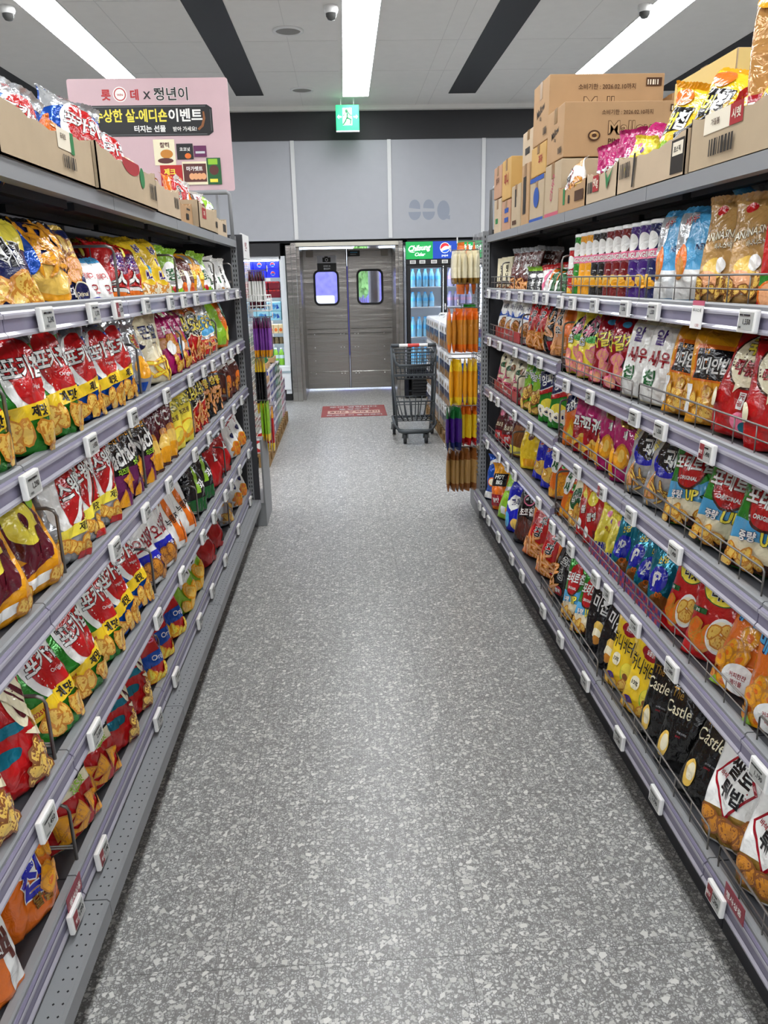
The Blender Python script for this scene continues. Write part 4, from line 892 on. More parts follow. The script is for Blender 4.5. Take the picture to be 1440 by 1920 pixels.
for k, (x0, x1, wx0, wx1) in enumerate(((-0.6, 0.042, -0.43, -0.105), (0.062, 0.72, 0.22, 0.563))):
    d = struct(empty('door_%d' % (k + 1), ((x0 + x1) / 2, YD, 0)))
    c = (x0 + x1) / 2
    hole = rrect(wx0 - c, 1.315, wx1 - c, 1.775, 0.06)
    leaf = MB()
    for xa_, za_, xb_, zb_ in ((x0, 0.03, x1, 1.315), (x0, 1.775, x1, 2.1), (x0, 1.315, wx0, 1.775), (wx1, 1.315, x1, 1.775)):
        leaf.box(xa_ - c, -0.02, za_, xb_ - c, 0.02, zb_, M_steel2)
    # horizontal dents and rivets of the kick plate
    for zz in (0.93, 0.86, 0.28):
        leaf.extrude([(-0.02, zz), (-0.024, zz + 0.006), (-0.02, zz + 0.012)], 'x', x0 - c + 0.02, x1 - c - 0.02, M_steel)
    leaf.build('leaf', d)
    gk = MB()
    frame_between(gk, rrect(wx0 - c - 0.03, 1.285, wx1 - c + 0.03, 1.805, 0.085), hole, -0.03, 0.03, M_gasket)
    gk.build('window_gasket', d)
    MB().extrude(hole, 'y', -0.002, 0.002, M_pane).build('pane', d)
    MB().box((x1 - c - 0.004) if k == 0 else (x0 - c - 0.0085), -0.022, 0.03, (x1 - c + 0.0085) if k == 0 else (x0 - c + 0.004), 0.022, 2.1, M_gasket).build('edge_seal', d)
    rv = MB()
    sd = -1 if k == 0 else 1
    for zz in (0.86, 0.66, 0.46, 0.26):
        rv.lathe([(0.009, 0), (0.006, -0.004), (0, -0.005)], M_white, 8, (sd * 0.2, -0.02, zz), axis='y')
        if zz != 0.46:
            for dx in (0.2, 0.25):
                rv.lathe([(0.008, 0), (0.006, -0.004), (0, -0.005)], M_white, 8, (-sd * dx, -0.02, zz), axis='y')
    rv.build('rivet', d)
    pl = MB()
    hx = (x0 - c + 0.1) if k == 0 else (x1 - c - 0.1)
    pl.box(hx - 0.055, -0.026, 1.99, hx + 0.055, -0.02, 2.08, mat('hinge_plate', '9a948a', 0.4, metal=0.7))
    pl.build('hinge_plate', d)
n_ = MB()
M_sgrey = mat('sign_silver', 'cfd1d6', 0.5); M_sblk = mat('sign_black', '23231f', 0.5)
n_.box(-0.143, -0.004, 0.105, 0.143, 0, 0.211, M_sgrey); n_.box(-0.143, -0.004, 0, 0.143, 0, 0.105, M_sblk)
n_.box(-0.06, -0.006, 0.12, 0.06, -0.004, 0.185, M_sblk); n_.box(-0.03, -0.006, 0.185, 0.02, -0.004, 0.2, M_sblk)
n_.lathe([(0.024, 0), (0.024, -0.003)], M_sgrey, 14, (0, -0.005, 0.152), axis='y'); n_.lathe([(0.014, 0), (0.014, -0.002)], M_sblk, 14, (0, -0.008, 0.152), axis='y')
print_on(n_, [T('관계자 외', 'silver', 0, 0.3, 0.12), T('출입금지', 'silver', 0, 0.12, 0.12)], 0.286, 0.211, lambda u, v, off: Vector((u * 0.143, -0.004 - off, v * 0.211)))
tag(n_.build('door_notice', None, (-0.25, YD - 0.021, 1.795)), 'grey and black notice with camera symbol on the first swing door', 'sign')
n_ = MB(); n_.box(-0.09, -0.003, 0, 0.09, 0, 0.085, M_sblk)
print_on(n_, [('r', 'sky', -0.6, 0.6, 0.6, 0.7), ('r', 'silver', -0.6, 0.3, 0.4, 0.38)], 0.18, 0.085, lambda u, v, off: Vector((u * 0.09, -0.003 - off, v * 0.085)))
tag(n_.build('door_plate', None, (0.16, YD - 0.021, 1.99)), 'small dark plate at the top of the second swing door', 'sign')
# yard behind the doors
struct(MB().box(-4, 12.4, -0.1, 5, 19, -0.01, mat('yard_concrete', 'b9b7b4', 0.8, var=0.1)).build('ground'))
struct(MB().box(-4, 18.0, 0, 5, 18.2, 1.95, mat('yard_wall', '6f68c0', 0.8, var=0.3)).build('wall_yard'))
tag(MB().lathe([(0.1, 0), (0.1, 3.2)], mat('pillar_dark', '3a332f', 0.35), 18, (0.53, 14.2, 0)).build('column'), 'dark round column seen through the second door window', 'column')
hb = MB()
rg = random.Random(4)
for i in range(420):
    x, z, y = rg.uniform(0.26, 0.5), rg.uniform(1.3, 2.5), rg.uniform(16.6, 17.4)
    a = rg.uniform(0, 6.28)
    hb.quad((x, y, z), (x + 0.09 * math.cos(a), y + 0.04, z + 0.09 * math.sin(a)), (x + 0.02 * math.cos(a), y + 0.06, z + 0.13), (x - 0.06 * math.sin(a), y, z + 0.06), mat('leaf_green', '6d9a4a', 0.6))
for k in range(5):
    hb.tube([(0.38, 17, 0), (0.3 + 0.04 * k, 17, 1.2), (0.28 + 0.05 * k, 17, 2.2)], 0.012, mat('stem_brown', '5a4630', 0.7))
tag(hb.build('shrub'), 'green shrub in the yard behind the swing doors', 'shrub')
tag(MB().box(-1.3, 15.2, -0.01, -0.2, 15.9, 1.36, mat('wrapped_white', 'e8e8f0', 0.3), 0.03).build('wrapped_crate'), 'white wrapped crate in the yard behind the first door', 'crate')

# red floor sticker
st = MB()
M_sred = mat('sticker_red', '8e2a2a', 0.4); M_spale = mat('sticker_pale', 'c9a898', 0.4)
st.box(-0.42, -0.44, 0, 0.42, 0.44, 0.0015, M_sred)
st.box(-0.34, -0.2, 0.0015, 0.34, 0.02, 0.002, M_spale)
P_ = lambda u, v, off: Vector((u * 0.42, (v - 0.5) * 0.88, 0.0017 + off))
print_on(st, [T('문이 열립니다', 'paper', 0, 0.86, 0.12, w=1.7), T('통행주의', 'paper', 0, 0.64, 0.12), T('출입문 앞 적재 금지', 'red', 0, 0.4, 0.12, w=1.5), T('관계자 외 출입금지', 'paper', 0, 0.12, 0.1, w=1.7)], 0.84, 0.88, P_, maxlen=0.1)
tag(st.build('floor_sticker', None, (0.07, 10.08, 0.0005)), 'red rectangular floor sticker in front of the swing doors', 'floor sticker')

# ------------------------------------------------------------------ gondolas
JOINTS = [0.665, 1.565, 2.465, 3.365, 4.265, 5.165]
LEFT, RIGHT = -1, 1
FACE = {LEFT: -0.675, RIGHT: 0.93}
def gx(side, d):
    return FACE[side] + side * d
# rail mid heights per row (top board separately)
LEVEL = {LEFT: {1: 1.585, 2: 1.27, 3: 0.965, 4: 0.60, 5: 0.25}, RIGHT: {1: 1.545, 2: 1.215, 3: 0.90, 4: 0.56, 5: 0.20}}
LEVEL_FAR_R = {1: 1.552, 2: 1.262, 3: 0.928, 4: 0.60, 5: 0.20}
ROWNAME = {1: 'top', 2: 'second', 3: 'third', 4: 'fourth', 5: 'bottom'}
SIDENAME = {LEFT: 'poster-side', RIGHT: 'carton-side'}
def level(side, row, y):
    return LEVEL_FAR_R[row] if side == RIGHT and y > 3.365 else LEVEL[side][row]
def face_off(side, row):                          # how far a row's rail stands out towards the aisle
    if row == 5:
        return 0.055 if side == RIGHT else -0.028
    return 0.0
TOPZ = 1.90
BAYN = ['nearest', 'second', 'third', 'fourth', 'last']
GONDOLA_BAYS = {}
for side in (LEFT, RIGHT):
    for b in range(5):
        y0, y1 = JOINTS[b], JOINTS[b + 1]
        x = lambda d: gx(side, d)
        fr = tag(empty('shelving_frame', (gx(side, 0.46), (y0 + y1) / 2, 0)), 'grey steel shelving frame, %s bay from the doors, %s gondola' % (ORD[5 - b], SIDENAME[side]), 'shelving', 'frames of the %s gondola' % SIDENAME[side])
        X0, Y0 = gx(side, 0.46), (y0 + y1) / 2
        MB().box(x(0.47) - X0, y0 - Y0 + 0.002, 0.14, x(0.485) - X0, y1 - Y0 - 0.002, 1.93, M_panel_in).build('back_panel', fr)
        up_ = MB()
        up_.box(x(0.452) - X0, y1 - Y0 - 0.018, 0, x(0.47) - X0, y1 - Y0 + 0.018, 1.95, M_gdark)
        for k in range(60):
            z = 0.2 + k * 0.029
            for dy in (-0.008, 0.008):
                up_.box(x(0.4515) - X0, y1 - Y0 + dy - 0.002, z, x(0.4525) - X0, y1 - Y0 + dy + 0.002, z + 0.014, M_hole)
        up_.build('upright', fr)
        if side == LEFT:
            MB().box(x(0.06) - X0, y0 - Y0 + 0.002, 0, x(0.08) - X0, y1 - Y0 - 0.002, 0.17, M_gdark).build('plinth', fr)
            kk = MB()
            kx = lambda q: q - X0
            kk.extrude([(kx(-0.735), 0.205), (kx(-0.635), 0.205), (kx(-0.628), 0.198), (kx(-0.628), 0.152), (kx(-0.64), 0.152), (kx(-0.64), 0.19), (kx(-0.735), 0.19)], 'y', y0 - Y0 + 0.002, y1 - Y0 - 0.002, M_gond)
            nh = 30
            for i in range(nh):
                for xx in (-0.643, -0.663):
                    yy = y0 - Y0 + 0.015 + (0.87) * i / (nh - 1)
                    kk.add([(kx(xx) - 0.003, yy, 0.2056), (kx(xx), yy - 0.0035, 0.2056), (kx(xx) + 0.003, yy, 0.2056), (kx(xx), yy + 0.0035, 0.2056)], [(0, 1, 2, 3)], M_hole)
            kk.build('kick_strip', fr)
        else:
            MB().box(x(0.0) - X0, y0 - Y0 + 0.002, 0, x(0.02) - X0, y1 - Y0 - 0.002, 0.16, M_gdark).build('plinth', fr)
        if b == 4:
            ep = MB()
            ep.box(x(0.02) - X0, y1 - Y0 + 0.001, 0.1, x(0.47) - X0, y1 - Y0 + 0.007, 1.9, M_panel_in)
            ep.build('end_panel', fr)
            po = MB()
            xa, xb = sorted((x(-0.002) - X0, x(0.034) - X0))
            if side == RIGHT:
                xa, xb = xa - 0.03, xb - 0.022
            po.box(xa, y1 - Y0 + 0.0, 0.02, xb, y1 - Y0 + 0.03, 1.93, M_gond)
            for k in range(62):
                z = 0.12 + k * 0.029
                for q in (0.3, 0.72):
                    xm = xa + (xb - xa) * q
                    po.box(xm - 0.003, y1 - Y0 - 0.0005, z, xm + 0.003, y1 - Y0 + 0.0005, z + 0.015, M_hole)
            po.build('front_post', fr)
        for row in range(0, 6):
            if row == 0:
                sh = tag(empty('top_board', (gx(side, 0.23), Y0, TOPZ)), 'grey steel top board under the %s, %s bay from the doors' % ('open chip trays' if side == LEFT else 'stacked cartons', ORD[5 - b]), 'shelf', 'top boards of the %s gondola' % SIDENAME[side])
                X1 = gx(side, 0.23)
                m = MB()
                m.box(x(0.0) - X1, y0 - Y0 + 0.002, -0.012, x(0.448) - X1, y1 - Y0 - 0.002, 0, M_gond)
                m.build('board', sh)
                m = MB()
                m.extrude([(x(-0.006) - X1, 0.002), (x(0.03) - X1, 0.002), (x(0.03) - X1, -0.038), (x(-0.006) - X1, -0.038)], 'y', y0 - Y0 + 0.002, y1 - Y0 - 0.002, M_gond)
                m.build('front_lip', sh)
                m = MB()
                m.box(x(0.12) - X1, y0 - Y0 + 0.03, -0.035, x(0.15) - X1, y1 - Y0 - 0.03, -0.012, M_gdark); m.box(x(0.32) - X1, y0 - Y0 + 0.03, -0.035, x(0.35) - X1, y1 - Y0 - 0.03, -0.012, M_gdark)
                m.build('stiffener', sh)
                if b == 4:
                    MB().tube([(x(0.012) - X1, y1 - Y0 - 0.02, 0), (x(0.012) - X1, y1 - Y0 - 0.02, 0.27), (x(0.03) - X1, y1 - Y0 - 0.02, 0.285), (x(0.43) - X1, y1 - Y0 - 0.02, 0.285), (x(0.45) - X1, y1 - Y0 - 0.02, 0.27), (x(0.45) - X1, y1 - Y0 - 0.02, 0)], 0.012, M_gond, 8).build('end_guard', sh)
                continue
            fo = face_off(side, row)
            zt = level(side, row, Y0) + 0.028
            X1 = gx(side, 0.2)
            wire = row == 1 and ((side == LEFT and b >= 1) or (side == RIGHT and b >= 3))
            sh = tag(empty('shelf', (X1, Y0, zt)), '%s %s shelf, %s bay from the doors on the %s gondola' % ('wire basket' if wire else 'grey steel', ROWNAME[row], ORD[5 - b], SIDENAME[side]), 'shelf', '%s shelves of the %s gondola' % (ROWNAME[row], SIDENAME[side]))
            dd = lambda d: gx(side, d - fo) - X1
            m = MB()
            if wire:
                for k in range(28):
                    yy = y0 - Y0 + 0.03 + k * 0.84 / 27
                    m.tube([(dd(0.02), yy, -0.012), (dd(0.03), yy, -0.062), (dd(0.44), yy, -0.062)], 0.0022, M_wire, 5)
                for d_, z_ in ((0.03, -0.062), (0.24, -0.066), (0.44, -0.066), (0.02, -0.012)):
                    m.tube([(dd(d_), y0 - Y0 + 0.01, z_), (dd(d_), y1 - Y0 - 0.01, z_)], 0.0035, M_wire, 6)
                m.build('wire_tray', sh)
            else:
                m.box(dd(0.012), y0 - Y0 + 0.002, -0.03, gx(side, 0.448) - X1, y1 - Y0 - 0.002, -0.006, M_gdark)
                m.build('board', sh)
            rl = MB()
            a, c_ = y0 - Y0 + 0.002, y1 - Y0 - 0.002
            rl.extrude([(dd(0.016), 0.004), (dd(-0.002), 0.004), (dd(-0.006), 0.0), (dd(-0.006), -0.008), (dd(0.016), -0.008)], 'y', a, c_, M_gond)
            rl.extrude([(dd(0.0), -0.008), (dd(-0.008), -0.008), (dd(-0.012), -0.013), (dd(-0.0125), -0.05), (dd(-0.018), -0.056), (dd(0.008), -0.058), (dd(0.008), -0.008)], 'y', a, c_, M_rail)
            rl.extrude([(dd(-0.014), -0.012), (dd(-0.0155), -0.016), (dd(-0.0155), -0.022), (dd(-0.0125), -0.022)], 'y', a, c_, M_rail2)
            rl.extrude([(dd(-0.0135), -0.047), (dd(-0.0185), -0.053), (dd(-0.0185), -0.058), (dd(-0.012), -0.057)], 'y', a, c_, M_rail2)
            rl.build('price_rail', sh)
            if b == 4 or True:
                br = MB()
                br.extrude([(dd(0.44), -0.006), (dd(0.08), -0.03), (dd(0.44), -0.09)], 'y', y1 - Y0 - 0.012, y1 - Y0 - 0.009, M_gdark)
                br.build('bracket', sh)

# ------------------------------------------------------------------ electronic price tags
def tag_meshes(price, red):
    key = ('tag', price, red)
    if key in MESHES:
        return MESHES[key]
    b = MB(); b.box(-0.039, -0.006, -0.026, 0.039, 0.006, 0.026, M_white, 0.0035)
    s = MB(); s.box(-0.031, -0.0072, -0.0195, 0.031, -0.0058, 0.0195, M_screen)
    if red:
        s.box(-0.031, -0.0076, -0.0195, -0.006, -0.0072, 0.0195, mat('tag_red', '8e2f36', 0.4))
    P = lambda u, v, off: Vector((u * 0.031, -0.0073 - off * 0.5, (v - 0.5) * 0.039))
    print_on(s, [T(price, 'ink', 0.2 if not red else 0.42, 0.44, 0.36, b=0.024, w=1.4 if not red else 0.95), ('r', 'ink', -0.9 if not red else -0.1, 0.78, 0.6, 0.88), ('bar', 'ink', -0.9, 0.08, -0.4, 0.2)] + ([T('할인', 'paper', -0.6, 0.5, 0.26)] if red else []), 0.062, 0.039, P, maxlen=0.05, clampw=False)
    MESHES[key] = (b.mesh('price_tag'), s.mesh('screen'))
    return MESHES[key]
LT = {1: [1.75, 2.08, 2.3, 2.63, 3.0, 3.25, 3.52, 4.0, 4.46, 4.88], 2: [1.54, 1.93, 2.33, 2.79, 3.24, 3.56, 3.81, 4.15, 4.45, 4.73], 3: [2.01, 2.35, 2.69, 3.19, 3.55, 3.95, 4.38, 4.72],
      4: [1.36, 1.68, 2.35, 2.74, 3.19, 3.49, 3.86, 4.08, 4.42, 4.86], 5: [1.48, 1.68, 2.31, 2.6, 3.09, 3.43, 3.85, 4.38, 4.99]}
RT = {1: [1.73, 2.28, 2.52, 2.84, 3.12, 3.3, 3.55, 3.74, 4.06, 4.37, 4.65, 4.97], 2: [1.86, 2.16, 2.37, 2.83, 3.15, 3.61, 3.8, 4.15, 4.59, 4.92], 3: [1.99, 2.34, 2.63, 2.94, 3.26, 3.76, 4.12, 4.6, 4.83],
      4: [1.45, 1.94, 2.23, 2.5, 2.64, 2.97, 3.11, 3.27, 3.53, 4.08, 4.28, 4.53, 4.92], 5: [1.47, 1.84, 2.15, 2.52, 2.87, 3.16, 3.59, 3.84, 4.21, 4.53, 4.7, 4.86]}
KNOWN = {(-1, 1, 0): '2,240', (-1, 1, 1): '1,170', (-1, 2, 0): '1,290', (-1, 2, 1): '1,450', (-1, 4, 0): '1,450', (-1, 4, 1): '2,680', (1, 1, 0): '1,550', (1, 1, 1): '1,550', (1, 2, 1): '1,550', (1, 2, 2): '1,550',
         (1, 3, 0): '1,490', (1, 3, 1): '1,550', (1, 4, 1): '2,680', (1, 4, 2): '1,190', (1, 5, 1): '2,790', (1, 5, 2): '2,720'}
REDS = {(-1, 5, 0), (-1, 5, 1), (-1, 1, 2), (1, 2, 0), (1, 3, 2), (1, 5, 0)}
PRICES = ['1,450', '1,550', '1,490', '2,680', '1,190', '1,290']
for side, TT in ((LEFT, LT), (RIGHT, RT)):
    for row, ys in TT.items():
        for i, y in enumerate(ys):
            pr = KNOWN.get((side, row, i), PRICES[(i * 3 + row) % 6])
            bm_, sm_ = tag_meshes(pr, (side, row, i) in REDS)
            tilt = -0.12 if row < 2 else 0.1
            o = link('price_tag', bm_, None, (gx(side, -0.027 - face_off(side, row)), y, level(side, row, y) - 0.002), (math.radians(4 if side == LEFT else -4), 0, PI / 2 * (1 if side == LEFT else -1)))
            o.rotation_euler = (-tilt if False else (-0.06), 0, PI / 2 * (1 if side == LEFT else -1))
            tag(o, 'white electronic price tag, %s from the doors on the %s rail, %s gondola' % (ORD[len(ys) - i], ROWNAME[row], SIDENAME[side]), 'price tag', 'price tags on the %s %s rail' % (SIDENAME[side], ROWNAME[row]))
            link('screen', sm_, o)
# paper price card and the two red promotion flags
M_flag = mat('flag_red', '8a1f34', 0.3)
pc = MB(); pc.box(-0.032, -0.001, -0.034, 0.032, 0.001, 0.024, M_white); pc.box(-0.032, -0.0012, 0.024, 0.032, 0.0012, 0.036, mat('card_pink', 'c05a72', 0.5))
print_on(pc, [T('바나나스낵', 'ink', 0, 0.66, 0.14, w=1.7), T('1,550', 'crimson', 0.4, 0.12, 0.12)], 0.064, 0.07, lambda u, v, off: Vector((u * 0.032, -0.001 - off, v * 0.07 - 0.034)), clampw=False)
o = tag(pc.build('price_card', None, (gx(RIGHT, -0.024), 2.0, 1.545)), 'white paper price card with pink header below the tan banana bags', 'price card')
o.rotation_euler = (-0.06, 0, -PI / 2)
for side, y, z, d_ in ((LEFT, 1.5, 0.285, 0.006), (RIGHT, 1.4, 0.245, -0.076)):
    fl = MB(); fl.box(-0.045, -0.0008, -0.02, 0.045, 0.0008, 0.026, M_flag)
    print_on(fl, [T('행사상품', 'paper', 0, 0.5, 0.4, w=1.6)], 0.09, 0.046, lambda u, v, off: Vector((u * 0.045, -0.001 - off, v * 0.046 - 0.02)), clampw=False)
    o = tag(fl.build('promotion_flag', None, (gx(side, d_), y, z)), 'small red promotion flag on the bottom rail of the %s gondola' % SIDENAME[side], 'flag')
    o.rotation_euler = (0, 0, PI / 2 * (1 if side == LEFT else -1))

# ------------------------------------------------------------------ wire dividers and wire fences
def divider_mesh(h, low):
    key = ('div', h, low)
    if key not in MESHES:
        m = MB()
        r = 0.02
        L = 0.3
        loop = [(0, -low), (0, h - r), (0.006, h - 0.006), (r, h), (L - r, h), (L, h - r), (L, -low)]
        m.tube([(0, a, b) for a, b in loop], 0.0042, M_wire, 7)
        m2 = MB()
        for q in (0.07, 0.14, 0.21):
            m2.tube([(0, q, -low), (0, q, h)], 0.002, M_wire, 5)
        m2.tube([(0, 0, 0.045), (0, L, 0.045)], 0.0026, M_wire, 5)
        m2.tube([(0, 0, 0.038), (0, L, 0.038)], 0.0026, M_wire, 5)
        MESHES[key] = (m.mesh('wire_divider'), m2.mesh('cross_wire'))
    return MESHES[key]
DIV = {LEFT: {1: [2.47, 3.33, 4.3, 4.98], 2: [1.57, 2.6, 3.31, 4.22], 3: [1.745, 2.53, 3.4, 4.42], 4: [1.53, 2.49, 3.32, 4.15], 5: [1.62, 2.56, 4.3]}, RIGHT: {1: [3.44, 4.75], 2: [3.37, 4.17], 3: [3.37, 4.24], 4: [3.37, 4.33], 5: []}}
for side in DIV:
    for row, ys in DIV[side].items():
        for i, y in enumerate(ys):
            low = 0.06 if row == 1 else 0.0
            a, c_ = divider_mesh(0.165 if row != 1 else 0.15, low)
            o = link('wire_divider', a, None, (gx(side, 0.012 - face_off(side, row)), y, level(side, row, y) + 0.028), (0, 0, PI / 2 if side == LEFT else -PI / 2))
            tag(o, 'grey wire divider, %s from the doors on the %s shelf, %s gondola' % (ORD[len(ys) - i], ROWNAME[row], SIDENAME[side]), 'shelf divider', 'wire dividers on the %s gondola' % SIDENAME[side])
            link('cross_wire', c_, o)
def fence_mesh(L):
    key = ('fence', L)
    if key not in MESHES:
        m = MB()
        m.tube([(-L / 2, 0, 0), (-L / 2, 0, 0.062), (-L / 2 + 0.006, 0, 0.068), (L / 2 - 0.006, 0, 0.068), (L / 2, 0, 0.062), (L / 2, 0, 0)], 0.0024, M_wire, 6)
        m.tube([(-L / 2, 0, 0.035), (L / 2, 0, 0.035)], 0.002, M_wire, 6)
        n = int(L / 0.105)
        for k in range(1, n):
            m.tube([(-L / 2 + L * k / n, 0.0, 0), (-L / 2 + L * k / n, 0.0, 0.068)], 0.0018, M_wire, 5)
        MESHES[key] = m.mesh('wire_fence')
    return MESHES[key]
for row in range(1, 6):
    for b in range(5):
        if (row == 5 and b == 4) or (b == 4 and row == 5) or (b == 3):
            continue
        y0, y1 = JOINTS[b], JOINTS[b + 1]
        ym = (y0 + y1) / 2
        o = link('wire_fence', fence_mesh(0.84 if b < 4 else 0.7), None, (gx(RIGHT, 0.006 - face_off(RIGHT, row)), ym, level(RIGHT, row, ym) + 0.03), (0, 0, -PI / 2))
        tag(o, 'low wire fence along the %s shelf, %s bay from the doors, carton-side gondola' % (ROWNAME[row], ORD[5 - b]), 'wire fence', 'wire fences of the carton-side gondola')
# ------------------------------------------------------------------ bags on the shelves
def seq(keys, ys):
    return list(zip(keys.split(), ys))
ROWS = {
    (LEFT, 1): seq('cheese fries peanut milkblue milkblue redx redx banana banana limewhite brownwhite brownwhite orangewhite orangewhite limewhite whiteblack whiteblack',
                   [1.80, 1.98, 2.16, 2.31, 2.42, 2.60, 2.78, 2.97, 3.16, 3.40, 3.55, 3.68, 3.82, 3.97, 4.15, 4.52, 4.86]),
    (LEFT, 2): seq('pokag pokag pokag pokab pokab pokab foil cornchip pinkpop pinkpop oing oing oinggrey oinggrey kalegreen', [1.47, 1.68, 1.89, 2.12, 2.29, 2.46, 2.63, 2.90, 3.2, 3.36, 3.54, 3.72, 3.95, 4.15, 4.5]),
    (LEFT, 3): seq('nine nine swing swing swing nacho nacho nacho cornbrown cornbrown cornbrown cheeseball cheeseball oing oing peanutorange peanutorange cocorn cocorn', [1.46, 1.64, 1.84, 2.0, 2.14, 2.29, 2.44, 2.6, 2.74, 2.86, 2.98, 3.14, 3.31, 3.52, 3.7, 3.92, 4.12, 4.55, 4.85]),
    (LEFT, 4): seq('turtle turtle pokag pokag pokag pokab pokab osatsu osatsu greyorange greyorange blackgreen blackgreen dred dred redwhite redwhite', [1.25, 1.43, 1.64, 1.82, 2.0, 2.18, 2.36, 2.58, 2.75, 2.95, 3.15, 3.45, 3.68, 3.95, 4.25, 4.65, 4.95]),
    (LEFT, 5): seq('youbag ring nachored nachored turtle turtle origred origred origred kamja kamja dred dred clear redwhite redwhite', [1.2, 1.42, 1.74, 1.93, 2.12, 2.31, 2.5, 2.68, 2.87, 3.12, 3.36, 3.72, 3.96, 4.4, 4.75, 4.98]),
    (RIGHT, 1): seq('drumbox kraft kraft bluewhite bluewhite pn pp pp pd pd pd pk pk po po pg pr smallleaf smallleaf smallred smallgreen smallgreen jeot jeot soban soban',
                    [1.72, 1.90, 2.06, 2.22, 2.37, 2.478, 2.56, 2.642, 2.724, 2.806, 2.888, 2.97, 3.052, 3.134, 3.216, 3.298, 3.42, 3.56, 3.68, 3.8, 3.98, 4.12, 4.34, 4.52, 4.78, 4.95][:0] or
                    [1.72, 1.91, 2.07, 2.24, 2.39, 2.51, 2.595, 2.68, 2.765, 2.85, 2.93, 3.01, 3.09, 3.17, 3.25, 3.33, 3.41, 3.56, 3.68, 3.8, 3.98, 4.12, 4.34, 4.52, 4.78, 4.95]),
    (RIGHT, 2): seq('tteok tteok indian indian alsaewoo alsaewoo jagalchi jagalchi yellowcrab yellowcrab saewootan saewooblack saewoo saewoo nutpack nutpack nutpack nutpack', [1.72, 1.90, 2.08, 2.25, 2.43, 2.6, 2.79, 2.97, 3.14, 3.30, 3.58, 3.74, 3.9, 4.06, 4.3, 4.48, 4.66, 4.84]),
    (RIGHT, 3): seq('upchip upchip upchip kkwabaegi kkwabaegi donut donut goguma goguma gamjakang onion onion gangnaeng gangnaeng clearsnack clearsnack clearsnack', [1.74, 1.94, 2.13, 2.31, 2.48, 2.65, 2.82, 2.99, 3.16, 3.3, 3.55, 3.73, 3.92, 4.1, 4.42, 4.66, 4.88]),
    (RIGHT, 4): seq('maple maple nugget nugget teal teal teal teal yellowbunch yellowbunch hotpot hotpot camo checker checker potenavy potenavy yellowpouch nutcube chocopack chocopack', [1.56, 1.74, 1.93, 2.11, 2.25, 2.36, 2.47, 2.57, 2.69, 2.82, 2.95, 3.06, 3.17, 3.3, 3.48, 3.68, 3.86, 4.1, 4.42, 4.66, 4.84]),
    (RIGHT, 5): seq('ssal ssal castle castle castle honey honey kimichip kimichip upchip upchip saewoobigk saewoobig saewoobig blackcookie bluesplash limebag hotng bluebag', [1.42, 1.6, 1.78, 1.94, 2.08, 2.24, 2.41, 2.56, 2.7, 2.84, 2.98, 3.2, 3.47, 3.75, 4.0, 4.2, 4.42, 4.66, 4.9]),
}
rb = random.Random(21)
import re
def words_in(t):
    return len(re.findall(r"[A-Za-z0-9][A-Za-z0-9'\u2019]*", t))
def shortest(*cands):
    for c in cands:
        if words_in(c) <= 15:
            return c
    return cands[-1]
nth = ORD
